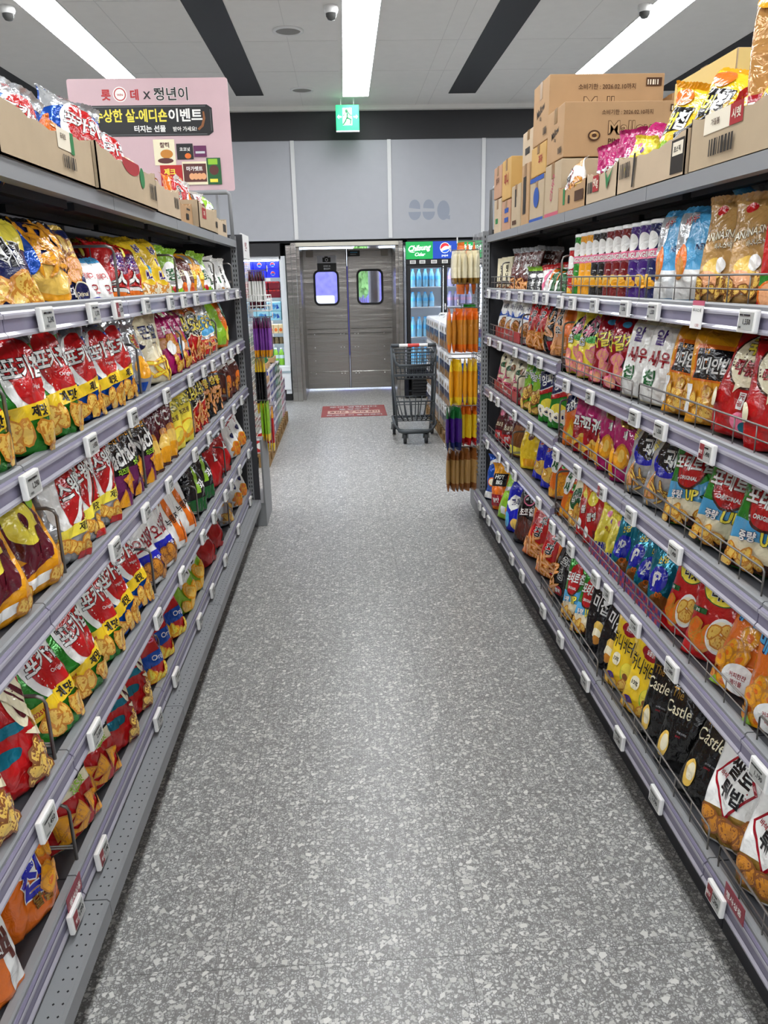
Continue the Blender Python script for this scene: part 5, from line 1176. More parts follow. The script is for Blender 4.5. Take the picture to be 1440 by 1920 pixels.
for (side, row), items in ROWS.items():
    items = sorted(items, key=lambda t: -t[1])            # from the doors towards the viewer
    count = {}
    total = {}
    for k, _ in items:
        total[DZ[k]['desc']] = total.get(DZ[k]['desc'], 0) + 1
    for i, (key, y) in enumerate(items):
        d = DZ[key]
        gaps = []
        if i:
            gaps.append(items[i - 1][1] - y)
        if i < len(items) - 1:
            gaps.append(y - items[i + 1][1])
        gap = min(gaps) if key[0] != 'p' or len(key) > 2 else 0.083
        sc = max(0.74, min(1.08, gap * 1.06 / d['W']))
        if d['kind'] == 'can':
            sc = 0.92
        hs = (max(sc, 0.96) * (1.0, 1.0, 1.06, 1.08, 1.13, 1.1)[row]) if d['kind'] == 'bag' else (max(sc, 0.94) if d['kind'] != 'can' else 1.0)
        if d['kind'] == 'bag':
            hs = min(hs, (0.30, 0.30, 0.30, 0.31, 0.335, 0.33)[row] / d['H'])
            sc = min(1.15, sc * 1.05)
        count[d['desc']] = count.get(d['desc'], 0) + 1
        n = count[d['desc']]
        place = '%s shelf, %s gondola' % (ROWNAME[row], SIDENAME[side])
        short = '%s %s shelf' % (SIDENAME[side], ROWNAME[row])
        lab = shortest('%s, %s' % (d['desc'], place), '%s, %s' % (d['desc'], short)) if total[d['desc']] == 1 else shortest('%s, %s from the doors, %s' % (d['desc'], nth[n], place), '%s, %s from doors, %s' % (d['desc'], nth[n], short))
        grp = '%s on the %s %s shelf' % (d['plural'], SIDENAME[side], ROWNAME[row]) if total[d['desc']] > 1 else None
        lean = math.radians(rb.uniform(-13, -6)) if d['kind'] == 'bag' else math.radians(-2)
        a = (rb.uniform(24, 35) if side == RIGHT else rb.uniform(17, 28)) if d['kind'] == 'bag' else (rb.uniform(8, 14) if d['kind'] == 'carton' else rb.uniform(20, 40))
        if d['kind'] == 'bag' and row >= 4:
            lean = math.radians(rb.uniform(-19, -10))
        ro = rb.uniform(-6, 6) if d['kind'] == 'bag' else 0
        th = math.radians(90 - a if side == LEFT else -90 + a)
        zt = level(side, row, y) + 0.028 - 0.006
        wire = row == 1 and ((side == LEFT and y > 1.565) or (side == RIGHT and y > 3.365))
        z0 = zt - 0.055 if wire else zt + 0.001
        fo = face_off(side, row)
        ang = math.radians(a)
        if d['kind'] == 'bag':
            depth = (0.022 if side == RIGHT else (0.016 if row == 1 else 0.0)) + d['D'] * sc * 0.32 + abs(math.sin(ang)) * d['W'] * sc * 0.27
        else:
            depth = 0.03 + d['D'] * sc / 2 + abs(math.sin(ang)) * d['W'] * sc * (0.45 if d['kind'] == 'carton' else 0)
        vx = (i % 2) if d['kind'] == 'bag' and total[d['desc']] > 2 else 0
        loc = (gx(side, depth - fo), y, z0 + 0.002)
        grp_b = '%s behind the front row, %s %s shelf' % (d['plural'], SIDENAME[side], ROWNAME[row])
        make_bag(key, vx, loc, (lean, math.radians(ro), th), (sc, sc, hs), lab, grp)
        # second row of the same pack behind it
        nb = 1 if row < 4 else (2 if y < 2.9 else 1)
        if d['kind'] == 'can' or key in ('soban', 'drumbox'):
            nb = 1
        for q in range(1, nb + 1):
            dep = depth + q * (d['D'] * sc * 0.95 + 0.022)
            if dep + d['D'] * sc * 0.5 + d['H'] * hs * math.sin(abs(lean)) > 0.47:
                continue
            if total[d['desc']] == 1:
                labb = shortest('%s, %s row, %s' % (d['desc'], ('second', 'third')[q - 1], place), '%s, %s row, %s' % (d['desc'], ('second', 'third')[q - 1], short))
            else:
                labb = shortest('%s, %s row, %s from doors, %s' % (d['desc'], ('second', 'third')[q - 1], nth[n], short), '%s, %s row, %s along, %s' % (d['desc'], ('second', 'third')[q - 1], nth[n], short))
            make_bag(key, 0, (gx(side, dep - fo), y + rb.uniform(-0.01, 0.01), z0 + 0.002), (lean + math.radians(rb.uniform(-2, 1)), math.radians(rb.uniform(-5, 5)), th + math.radians(rb.uniform(-4, 4))), (sc, sc, hs * rb.uniform(0.97, 1.04)), labb, grp_b)

# red display trays under the packs at the far end of the carton-side gondola
for row, nm in ((1, 'dried squid pouches'), (2, 'nut pouches'), (3, 'rice puff packs')):
    t = MB()
    L = 0.36 if row == 1 else 0.7
    yc = 4.88 if row == 1 else 4.62
    M_tray = mat('tray_red', 'a8242a', 0.35)
    t.box(-L / 2, -0.004, 0, L / 2, 0, 0.06, M_tray)
    t.box(-L / 2, -0.004, -0.0, L / 2, 0.06, 0.002, M_tray)
    print_on(t, [T('아몬드 & 견과', 'paper', 0, 0.5, 0.34, w=1.5)], L, 0.06, lambda u, v, off: Vector((u * L / 2, -0.004 - off, v * 0.06)), maxlen=0.2)
    o = t.build('display_tray', None, (gx(RIGHT, 0.026), yc, level(RIGHT, row, yc) + (0.03 if row > 1 else -0.03)))
    o.rotation_euler = (0, 0, -PI / 2)
    tag(o, 'red cardboard display tray under the %s, %s shelf' % (nm, ROWNAME[row]), 'display tray', 'red display trays')

# loose packs lying over others
make_bag('nine', 0, (gx(LEFT, 0.13), 1.60, level(LEFT, 3, 1.6) + 0.29), (math.radians(-78), math.radians(6), math.radians(60)), 0.8, 'golden corn snack bag lying flat on top of its neighbours, third shelf, poster-side gondola')
make_bag('bluewhite', 1, (gx(RIGHT, 0.20), 2.2, level(RIGHT, 1, 2.2) + 0.285), (math.radians(-74), math.radians(30), math.radians(-40)), 0.85, 'sky-blue and white snack bag lying across the tops, top shelf, carton-side gondola')
# checked cloth edging under the teal pouches
ce = MB()
M_chk = [mat('check_red', 'a8243a', 0.5), mat('check_blue', '3a2f7a', 0.5)]
for i in range(36):
    for j in range(3):
        ce.box(-0.36 + i * 0.02, -0.002, j * 0.02, -0.36 + (i + 1) * 0.02, 0.0, (j + 1) * 0.02, M_chk[(i + j) % 2])
o = ce.build('checked_ribbon', None, (gx(RIGHT, 0.014), 2.5, level(RIGHT, 4, 2.5) + 0.03))
o.rotation_euler = (0, 0, -PI / 2)
tag(o, 'red and blue checked card strip in front of the teal pouches', 'card strip')

# ------------------------------------------------------------------ cartons and open trays on the top boards
CARD = [make_card('cardboard_tan', 'b3a084'), make_card('cardboard_brown', 'b08e68'), make_card('cardboard_pale', 'bfab90'), make_card('cardboard_honey', 'c09a5c'), make_card('cardboard_rose', 'b48c70')]
M_tape = mat('parcel_tape', '8f6a3c', 0.3)
INKS = dict(print_black='2a2520', print_red='a0282c', print_green='2f7a46', print_blue='2b4f9a', print_brown='4a2f1c', print_pink='b8586a', print_yellow='dcc07a', print_white='e6ddc8', print_tan='b8966e')
def ink(c):
    return mat(c, INKS[c], 0.7, spec=0.25) if c in INKS else film(c)
def face_print(mb, decs, W, H, o, ex_, ez_, nrm, seed=3):
    o, ex_, ez_, nrm = map(Vector, (o, ex_, ez_, nrm))
    print_on(mb, decs, W, H, lambda u, v, off: o + ex_ * (u * W / 2) + ez_ * (v * H) + nrm * off, seed, maxlen=0.3, getmat=ink)
def open_tray(side, y0, y1, h, card, decs, lab, depth=0.33, d0=0.0, cut=0.02, grp='open cardboard trays'):
    W = y1 - y0
    L = W / 2
    t = 0.004
    root = tag(empty('open_carton', (gx(side, d0), (y0 + y1) / 2, TOPZ + 0.002), PI / 2 if side == LEFT else -PI / 2), lab, 'cardboard box', '%s on the %s gondola' % (grp, SIDENAME[side]))
    m = MB()
    m.box(-L, 0, 0, L, depth, t, card)
    # front wall with a torn, slightly curved upper edge
    n = 14
    top = [(-L + W * i / n, h - cut * math.sin(PI * i / n) + 0.004 * math.sin(i * 2.3 + y0)) for i in range(n + 1)]
    m.extrude([(-L, 0), (L, 0)] + top[::-1], 'y', 0, t, card)
    m.box(-L, 0, 0, -L + t, depth, h * 1.02, card); m.box(L - t, 0, 0, L, depth, h * 1.02, card)
    m.box(-L, depth - t, 0, L, depth, h * 1.25, card)
    face_print(m, decs, W, h, (0, 0, 0), (1, 0, 0), (0, 0, 1), (0, -1, 0))
    m.build('tray_body', root)
    f = MB()
    for sx in (-1, 1):
        f.extrude([(sx * (L - 0.001), h), (sx * (L + 0.03), h + 0.055), (sx * (L + 0.027), h + 0.057), (sx * (L - 0.006), h)], 'y', depth * 0.3, depth * 0.95, card)
    if W > 0.5 or True:
        f.v and f.build('flap', root) if W > 9 else None
    return root
TRAYS = {}
TRAYS['L1'] = open_tray(LEFT, 1.68, 2.285, 0.115, CARD[0], [('r', 'print_white', 0.12, 0.55, 0.42, 0.95), ('r', 'print_green', 0.42, 0.52, 0.5, 0.95), T('포테토', 'print_brown', 0.25, 0.8, 0.12), ('bar', 'print_black', 0.2, 0.2, 0.48, 0.45)], 'open tan tray of blue chip bags, one nearest the frame edge, poster side', d0=-0.012)
TRAYS['L2'] = open_tray(LEFT, 2.30, 2.98, 0.12, CARD[0], [('e', 'print_red', 0.05, 0.9, 0.3, 0.25), ('e', 'print_green', 0.42, 0.7, 0.09, 0.26), ('bar', 'print_black', 0.7, 0.25, 0.95, 0.66)], 'open tan tray with green oval and red patch, under the pink poster', d0=-0.02)
TRAYS['L3'] = open_tray(LEFT, 3.0, 3.45, 0.115, CARD[2], [('bar', 'print_black', 0.5, 0.35, 0.85, 0.7)], 'plain pale tray between the red-patch tray and the grey-print tray', d0=-0.008)
TRAYS['L4'] = open_tray(LEFT, 3.47, 3.87, 0.10, CARD[1], [('r', 'print_black', 0.3, 0.66, 0.7, 0.74), ('r', 'print_black', 0.2, 0.25, 0.5, 0.5)], 'brown tray with small grey printing holding red packs', d0=0.02)
TRAYS['L5'] = open_tray(LEFT, 3.89, 4.43, 0.12, CARD[0], [('r', 'print_red', -0.7, 0.4, -0.3, 0.8), T('과자', 'print_white', -0.5, 0.6, 0.2), ('r', 'print_black', 0.75, 0.25, 0.95, 0.5)], 'tan tray with red stamp holding orange packs', d0=-0.008)
TRAYS['L6'] = open_tray(LEFT, 4.46, 4.9, 0.105, CARD[2], [('r', 'print_black', 0.3, 0.3, 0.8, 0.7)], 'pale tray closest to the doors on the poster-side top board', d0=0.01)
TRAYS['R1'] = open_tray(RIGHT, 1.55, 2.19, 0.13, CARD[0], [('r', 'print_white', -0.75, 0.62, -0.3, 0.98), ('r', 'print_red', -0.32, 0.62, -0.12, 0.98), T('시렛', 'print_white', -0.22, 0.8, 0.18, w=0.2), T('가칠봄', 'print_brown', -0.55, 0.8, 0.12), ('bar', 'print_black', -0.62, 0.2, -0.2, 0.5)], 'open tan tray with red and white label, carton-side top board', d0=0.0)
TRAYS['R2'] = open_tray(RIGHT, 2.21, 2.74, 0.115, CARD[2], [('r', 'print_black', 0.66, 0.1, 0.98, 0.86), ('r', 'print_white', 0.7, 0.5, 0.96, 0.8), T('초스틱', 'print_black', 0.82, 0.64, 0.14, w=0.24), ('bar', 'print_black', -0.9, 0.4, -0.55, 0.8), ('p', 'print_black', [(-0.45, 0.1), (-0.4, 0.1), (-0.35, 0.95), (-0.42, 0.95)])], 'pale tray with black framed label holding yellow chip bags', d0=-0.004)
TRAYS['R3'] = open_tray(RIGHT, 2.76, 3.10, 0.11, CARD[2], [('bar', 'print_black', -0.9, 0.35, -0.55, 0.7), ('r', 'print_red', -0.5, 0.35, -0.1, 0.85), T('90g', 'print_white', -0.3, 0.6, 0.34), ('p', 'print_green', [(0.3, 0.9), (0.45, 0.3), (0.85, 0.95), (0.5, 0.6)])], 'pale tray printed 90g with green leaf', d0=0.0)
TRAYS['R4'] = open_tray(RIGHT, 3.13, 3.52, 0.105, CARD[1], [('r', 'print_green', -0.6, 0.3, -0.45, 0.9), ('r', 'print_black', -0.2, 0.3, -0.08, 0.6), ('r', 'print_brown', 0.3, 0.3, 0.9, 0.66)], 'brown tray with small green tab holding magenta packs', d0=0.005)
def tray_bag(key, var, tr, dx, dy, lean, yaw, rollv, sc, lab, dz=0.006):
    r = TRAYS[tr]
    th = r.rotation_euler[2]
    p = r.location + Vector((math.cos(th) * dx - math.sin(th) * dy, math.sin(th) * dx + math.cos(th) * dy, dz))
    make_bag(key, var, p, (math.radians(lean), math.radians(rollv), th + math.radians(yaw)), sc, lab, 'chip bags in the open trays')
tray_bag('cheese', 1, 'L1', -0.26, 0.14, -6, -20, -12, 0.88, 'yellow topped bag at the frame edge in the first tray, poster-side top board', dz=0.03)
tray_bag('pokab', 0, 'L1', -0.12, 0.13, -20, -24, 58, 0.93, 'blue chip bag slumped sideways in the first tray, poster side', dz=0.03)
tray_bag('pokab', 1, 'L1', 0.15, 0.19, -14, -38, 24, 0.95, 'blue chip bag upright at the back of the first tray, poster side', dz=0.03)
tray_bag('saewoo', 0, 'L1', 0.16, 0.055, -30, -10, 70, 0.65, 'orange shrimp cracker bag lying over the front of the first tray, poster side', dz=0.09)
tray_bag('pokab', 0, 'L2', -0.24, 0.13, -10, -40, 18, 1.02, 'blue chip bag leaning in the second tray, poster side, nearest bag', dz=0.03)
tray_bag('pokab', 1, 'L2', -0.02, 0.13, -10, -30, 4, 1.00, 'blue chip bag standing mid tray in front of the pink poster', dz=0.03)
tray_bag('pokab', 0, 'L2', 0.18, 0.12, -10, -26, 8, 0.92, 'blue chip bag at the door end of the second tray, poster side', dz=0.03)
tray_bag('cornchip', 1, 'L3', -0.1, 0.13, -10, -26, 8, 0.72, 'small cream corn chip bag in the plain pale tray', dz=0.03)
tray_bag('redx', 0, 'L4', -0.05, 0.12, -12, -20, 10, 0.87, 'red pack in the brown grey-printed tray', dz=0.03)
tray_bag('saewoo', 1, 'L5', -0.17, 0.12, -8, -24, 6, 0.95, 'orange pack at the viewer end of the red-stamped tray', dz=0.03)
tray_bag('redwhite', 0, 'L5', -0.02, 0.13, -12, -24, 18, 0.99, 'white pack with red script in the red-stamped tray', dz=0.03)
tray_bag('kalegreen', 1, 'L5', 0.15, 0.12, -8, -20, -8, 0.87, 'orange and green pack at the door end of the red-stamped tray', dz=0.03)
tray_bag('cocorn', 0, 'L6', -0.12, 0.1, -8, -24, 4, 0.84, 'brown corn pack in the tray closest to the doors', dz=0.03)
tray_bag('limewhite', 1, 'L6', 0.06, 0.09, -8, -20, 20, 0.93, 'lime and white pack hanging out of the tray closest to the doors', dz=0.03)
tray_bag('hotpot', 0, 'R1', -0.12, 0.15, -18, 26, -40, 1.10, 'red and yellow spicy bag heaped in the red-label tray, viewer side', dz=0.03)
tray_bag('yellowtray', 1, 'R1', 0.08, 0.12, -20, 30, -60, 1.06, 'yellow chip bag lying in the red-label tray', dz=0.03)
tray_bag('camo', 0, 'R1', -0.2, 0.07, -14, 22, -64, 0.8, 'white and green crisp bag lying at the door end of the red-label tray', dz=0.02)
tray_bag('goldred', 0, 'R1', -0.1, 0.16, -4, 30, -2, 1.4, 'tall gold bag with red striped foot standing in the red-label tray', dz=0.03)
tray_bag('yellowtray', 0, 'R2', -0.14, 0.12, -12, 28, 16, 1.08, 'yellow chip bag with black lettering in the black-label tray, closer to the doors', dz=0.03)
tray_bag('yellowtray', 1, 'R2', 0.08, 0.12, -14, 30, 20, 1.11, 'yellow chip bag with black lettering in the black-label tray, closer to the viewer', dz=0.03)
tray_bag('yellowbunch', 0, 'R2', -0.2, 0.04, -10, 20, 10, 0.8, 'crumpled lemon yellow packet at the corner of the black-label tray', dz=0.02)
tray_bag('kimichip', 0, 'R2', 0.12, 0.035, -20, 12, 74, 0.62, 'matt black chip bag lying along the front of the black-label tray', dz=0.085)
tray_bag('goguma', 0, 'R3', -0.09, 0.12, -8, 24, 2, 0.85, 'magenta cracker bag in the 90g tray, closer to the doors', dz=0.03)
tray_bag('goguma', 1, 'R3', 0.08, 0.12, -10, 26, 14, 0.85, 'magenta cracker bag tilted in the 90g tray, closer to the viewer', dz=0.03)
tray_bag('ssal', 0, 'R4', -0.09, 0.05, -20, 18, -38, 0.62, 'white snack bag with red corner tumbling out of the brown tray', dz=0.06)
tray_bag('goguma', 0, 'R4', 0.1, 0.13, -6, 26, -8, 0.81, 'magenta cracker bag in the green-tab tray', dz=0.03)

def carton(x0, y0, z0, w, dpt, h, card, lab, front=(), aisle=(), grp='closed cartons on the carton-side top board', tape=True):
    """closed carton; front faces the viewer (-y), aisle faces the aisle (-x)."""
    root = tag(empty('carton', (x0 + w / 2, y0 + dpt / 2, z0 + 0.002)), lab, 'cardboard box', grp)
    m = MB()
    m.box(-w / 2, -dpt / 2, 0, w / 2, dpt / 2, h, card, 0.004)
    if front:
        face_print(m, front, w, h, (0, -dpt / 2, 0), (1, 0, 0), (0, 0, 1), (0, -1, 0))
    if aisle:
        face_print(m, aisle, dpt, h, (-w / 2, 0, 0), (0, -1, 0), (0, 0, 1), (-1, 0, 0))
    m.build('carton_body', root)
    if tape:
        t = MB()
        t.box(-w / 2 - 0.0008, -0.024, h - 0.001, w / 2 + 0.0008, 0.024, h + 0.0008, M_tape)
        t.box(-w / 2 - 0.0012, -0.024, h * 0.72, -w / 2, 0.024, h, M_tape)
        t.build('tape', root)
    return root
MAL = [T('Mallow', 'print_tan', 0.1, 0.52, 0.24, b=0.012, w=1.0, out='print_brown', ow=0.03)] + [T('PINK & WHITE', 'print_brown', 0.1, 0.27, 0.11, w=1.0), T('소비기한 : 2026.02.10까지', 'print_brown', 0.0, 0.8, 0.09, w=1.0, b=0.015), ('r', 'print_brown', 0.68, 0.8, 0.95, 0.93), ('bar', 'print_white', 0.7, 0.82, 0.9, 0.9)][:4]
MAL += [('e', 'print_brown', -0.52, 0.38, 0.1, 0.1), ('e', 'kraft', -0.52, 0.38, 0.075, 0.07), ('e', 'print_brown', -0.52, 0.38, 0.04, 0.035)]
AIS = [T('Mallow', 'print_black', 0, 0.55, 0.14, rot=10, w=1.2), T('120g', 'print_black', 0.0, 0.4, 0.08), ('bar', 'print_black', 0.4, 0.1, 0.85, 0.22)]
z_ = TOPZ
carton(0.955, 3.56, z_, 0.5, 0.28, 0.23, CARD[0], 'tan carton with pink lettering under the lower marshmallow carton', aisle=[T('Chips', 'print_pink', 0, 0.55, 0.22, rot=70), ('r', 'print_pink', -0.9, 0.02, 0.9, 0.1)])
carton(0.96, 3.565, z_ + 0.236, 0.54, 0.285, 0.215, CARD[1], 'lower brown marshmallow carton with date print facing the viewer', front=MAL, aisle=AIS)
carton(0.955, 3.86, z_, 0.5, 0.28, 0.21, CARD[0], 'tan carton with blue bands and blue emblem', aisle=[('r', 'print_blue', -1, 0.9, 1, 1), ('r', 'print_blue', -1, 0, 1, 0.1), ('e', 'print_blue', 0, 0.55, 0.4, 0.22), T('VERSACHI'[:0] + '크래커', 'print_white', 0, 0.55, 0.12)][:3])
carton(0.96, 3.865, z_ + 0.216, 0.5, 0.29, 0.135, CARD[3], 'flat honey brown carton between blue-band carton and upper marshmallow carton', aisle=[T('과자', 'print_red', 0.3, 0.5, 0.3)])
carton(0.965, 3.862, z_ + 0.357, 0.53, 0.30, 0.265, CARD[1], 'upper brown marshmallow carton, highest of the stack', front=MAL, aisle=AIS)
carton(0.955, 4.17, z_, 0.45, 0.17, 0.30, CARD[1], 'narrow tall brown carton beside the blue-band carton', aisle=[('r', 'print_black', -0.5, 0.2, 0.3, 0.8)])
carton(0.975, 4.17, z_ + 0.306, 0.45, 0.26, 0.16, CARD[2], 'pale carton resting on the narrow tall carton', aisle=[('r', 'print_black', -0.5, 0.3, 0.3, 0.5)])
carton(0.955, 4.36, z_, 0.42, 0.23, 0.225, CARD[0], 'tan carton with vertical black print near the end guard', aisle=[('r', 'print_black', -0.2, 0.5, 0.1, 0.9), ('r', 'print_brown', -0.7, 0.1, 0.2, 0.2)])
carton(0.955, 4.62, z_, 0.42, 0.24, 0.17, CARD[4], 'small rose brown carton under the honey carton', aisle=[('r', 'print_blue', -0.3, 0.6, 0.6, 0.75), ('r', 'print_blue', -0.3, 0.3, 0.6, 0.45)])
carton(0.955, 4.62, z_ + 0.176, 0.42, 0.25, 0.215, CARD[3], 'honey coloured carton on the small rose brown carton', aisle=[T('미니', 'print_red', 0, 0.5, 0.3)])
carton(0.955, 4.89, z_, 0.42, 0.22, 0.2, CARD[2], 'pale carton standing at the end guard', aisle=[('r', 'print_green', -0.5, 0.3, 0.2, 0.45)])
carton(0.955, 4.89, z_ + 0.206, 0.42, 0.24, 0.18, CARD[4], 'rose brown carton topmost beside the end guard', aisle=[T('쌀과자', 'print_brown', 0, 0.55, 0.2)])
carton(1.19, 2.52, z_, 0.5, 0.45, 0.385, CARD[2], 'large pale carton with yellow band behind the yellow chip bags', aisle=[('r', 'print_yellow', -1, 0.74, 1, 1), T('허니버터', 'print_brown', 0.1, 0.6, 0.16, w=1.1), ('r', 'print_black', -0.92, 0.55, -0.72, 0.64)], front=[('r', 'print_yellow', -1, 0.74, 1, 1), T('현대', 'print_black', -0.6, 0.86, 0.12)])
carton(1.52, 3.6, z_, 0.5, 0.5, 0.53, CARD[1], 'large plain brown carton behind the marshmallow cartons', aisle=())

# ------------------------------------------------------------------ pink promotion poster on two stands
ps = tag(empty('promotion_poster', (-1.137, 5.22, TOPZ)), 'pink promotion poster with black banner standing above the open trays', 'poster')
pb = MB()
M_pink = mat('poster_pink', 'cfb0b4', 0.35, var=0.03)
pb.extrude([(x, z) for x, z in rrect(-0.477, 0.30, 0.477, 0.932, 0.015)], 'y', -0.003, 0.003, M_pink)
PPX = lambda u, v, off: Vector((u * 0.477, -0.003 - off, 0.30 + v * 0.632))
decs = [T('롯', 'red', -0.53, 0.86, 0.095, b=0.06), ('e', 'paper', -0.355, 0.865, 0.088, 0.066), ('e', 'red', -0.355, 0.865, 0.075, 0.056), ('e', 'paper', -0.355, 0.865, 0.062, 0.047), T('WIN', 'red', -0.355, 0.86, 0.02, b=0.03),
        T('데', 'red', -0.175, 0.86, 0.095, b=0.06), T('X', 'ink', -0.02, 0.855, 0.065, b=0.03), T('정년이', 'ink', 0.28, 0.865, 0.115, out='paper', ow=0.02, b=0.024, w=0.6),
        ('p', 'ink', [(-0.72, 0.50), (0.72, 0.50), (0.78, 0.53), (0.78, 0.74), (0.72, 0.77), (-0.72, 0.77), (-0.78, 0.74), (-0.78, 0.53)]),
        ('r', 'grey', -0.72, 0.755, 0.7, 0.758), ('r', 'grey', -0.72, 0.512, 0.7, 0.515), ('r', 'grey', 0.755, 0.54, 0.758, 0.73),
        T('수상한 살-에디숀', 'lemon', -0.25, 0.68, 0.115, w=0.92, b=0.05), T('이벤트', 'paper', 0.44, 0.68, 0.115, w=0.44, b=0.05), T('터지는 선물', 'paper', -0.02, 0.565, 0.06, w=0.6, b=0.035), T('받아 가세요!', 'paper', 0.42, 0.56, 0.042, w=0.4, b=0.025),
        ('p', 'nut', [(0.6, 0.545), (0.66, 0.58), (0.69, 0.65), (0.68, 0.71), (0.66, 0.71), (0.66, 0.65), (0.63, 0.59), (0.58, 0.56)]),
        ('r', 'cream', 0.0, 0.24, 0.27, 0.47), T('찰떡', 'cocoa', 0.14, 0.42, 0.05, b=0.03), ('e', 'toast', 0.16, 0.34, 0.08, 0.04), ('e', 'cocoa', 0.14, 0.28, 0.1, 0.025),
        ('r', 'ink', 0.29, 0.29, 0.5, 0.43), T('코코넛', 'paper', 0.395, 0.38, 0.035, w=0.17), ('e', 'orange', 0.43, 0.32, 0.04, 0.025), ('r', 'plum', 0.51, 0.31, 0.67, 0.41), ('r', 'silver', 0.53, 0.34, 0.65, 0.36),
        ('r', 'red', 0.06, 0.05, 0.34, 0.24), T('제크', 'lemon', 0.18, 0.18, 0.06, b=0.05), ('e', 'peach', 0.12, 0.09, 0.05, 0.03), ('e', 'peach', 0.2, 0.09, 0.05, 0.03), ('e', 'peach', 0.28, 0.1, 0.05, 0.03),
        ('r', 'cream', 0.345, 0.06, 0.66, 0.27), ('r', 'cocoa', 0.355, 0.085, 0.65, 0.25), T('마가렛트', 'paper', 0.5, 0.205, 0.042, b=0.04, w=0.24), ('e', 'peach', 0.46, 0.135, 0.035, 0.03), ('e', 'peach', 0.51, 0.135, 0.035, 0.03), ('e', 'peach', 0.56, 0.135, 0.035, 0.03), ('e', 'peach', 0.61, 0.135, 0.035, 0.03),
        ('r', 'darkgreen', 0.66, 0.06, 0.84, 0.3), ('r', 'lime', 0.68, 0.24, 0.8, 0.29), ('e', 'cocoa', 0.75, 0.19, 0.06, 0.045), ('r', 'lemon', 0.69, 0.08, 0.79, 0.11)]
print_on(pb, decs, 0.954, 0.632, PPX, 3, maxlen=0.3, off0=0.0005, doff=0.00015, getmat=lambda c: mat('poster_' + c, PAL[c], 0.4))
pb.build('board', ps)
M_post = mat('stand_steel', '9a9c9e', 0.4, metal=0.6)
for sx in (-0.36, 0.36):
    MB().box(sx - 0.008, 0.003, -0.02, sx + 0.008, 0.013, 0.75, M_post).build('stand', ps)
MB().box(-0.42, -0.03, -0.03, 0.42, 0.05, -0.012, M_post).build('foot', ps)
# ------------------------------------------------------------------ end displays behind the gondolas
for side in (LEFT, RIGHT):
    xf = -0.60 if side == LEFT else 0.905
    s = side
    xc = xf + s * 0.3
    ec = tag(empty('end_display', (xc, 5.4, 0)), 'grey end display unit with hanging snacks beyond the %s gondola' % SIDENAME[side], 'display unit')
    m = MB(); m.box(xf - xc, 5.2 - 5.4, 0, xf + s * 0.9 - xc, 0.2, 0.17, M_gond, 0.003); m.build('base', ec)
    m = MB(); m.box(xf + s * 0.035 - xc, -0.21, 0.17, xf + s * 0.9 - xc, -0.19, 1.94, M_panel_in); m.build('back_panel', ec)
    m = MB()
    m.box(xf + s * 0.0 - xc, -0.215, 0.17, xf + s * 0.012 - xc, 0.2, 0.62 if side == LEFT else 0.3, M_gond)
    m.build('mesh_panel', ec)
    M_grid = mat('grid_white' if side == LEFT else 'grid_grey', 'dedcd6' if side == LEFT else '6a6a6c', 0.4)
    xg = (xf + s * (0.045 if side == LEFT else 0.0)) - xc
    g = MB()
    z0, z1 = 0.62 if side == LEFT else 0.3, 1.93
    for k in range(int((z1 - z0) / 0.032)):
        g.tube([(xg, -0.2, z0 + k * 0.032), (xg, 0.2, z0 + k * 0.032)], 0.0026, M_grid, 5)
    for k in range(7):
        g.tube([(xg, -0.2 + k * 0.066, z0), (xg, -0.2 + k * 0.066, z1)], 0.003, M_grid, 5)
    g.build('wire_grid', ec)
    if side == LEFT:
        m = MB(); m.box(xg - 0.004, -0.2, 1.8, xg + 0.004, 0.2, 1.95, M_white)
        print_on(m, [T('안주', 'red', 0, 0.5, 0.4)], 0.4, 0.15, lambda u, v, off: Vector((xg + 0.004 + off, u * 0.2, 1.8 + v * 0.15)), maxlen=0.3)
        m.build('header_sign', ec)
SL = mat('sleeve_clear', 'e8e8ea', 0.15, alpha=0.55)
def hang_pack(nm, key_cols, w, h, t, loc, lab, grp, cat='hanging snack'):
    """thin pack hanging on a peg, flat side towards +-x."""
    ck = ('hang', nm, tuple(key_cols), w, h, t)
    if ck not in MESHES:
        m = MB()
        n = 10
        vs = []
        for j in range(n + 1):
            v = j / n
            b = t / 2 * (0.25 + 0.75 * max(0.0, math.sin(PI * min(1, max(0, (v - 0.02) / 0.93)))) ** 0.45)
            ww = w / 2 * (1 - 0.08 * math.sin(PI * v))
            for x, y in ((-b, -ww * 0.8), (0, -ww), (b, -ww * 0.8), (b * 1.25, 0), (b, ww * 0.8), (0, ww), (-b, ww * 0.8), (-b * 1.25, 0)):
                vs.append((x, y, -h + v * h))
        for j in range(n):
            f = [(j * 8 + i, j * 8 + (i + 1) % 8, (j + 1) * 8 + (i + 1) % 8, (j + 1) * 8 + i) for i in range(8)]
            v = (j + 0.5) / n
            c = key_cols[0] if v > 0.8 else (key_cols[2] if v < 0.2 else key_cols[1])
            o = len(m.v)
            m.add(vs, f, film(c), True)
        mm = MB()
        mm.box(-0.0015, -w * 0.42, -0.012, 0.0015, w * 0.42, 0.02, film(key_cols[0]))
        MESHES[ck] = (m.mesh(nm), mm.mesh('header_tab'))
    a, b = MESHES[ck]
    o = tag(link(nm, a, None, loc), lab, cat, grp)
    link('header_tab', b, o)
    return o
rh = random.Random(9)
def peg(x0, x1, y, z, lab, grp):
    sx = 1 if x1 > x0 else -1
    m = MB(); m.tube([(0, 0, 0), (x1 - x0, 0, 0), (x1 - x0 + sx * 0.012, 0, 0.015)], 0.003, M_wire, 6)
    m.box(x1 - x0 + sx * 0.004, -0.025, -0.01, x1 - x0 + sx * 0.006, 0.025, 0.03, M_white)
    tag(m.build('display_hook', None, (x0, y, z)), lab, 'hook', grp)
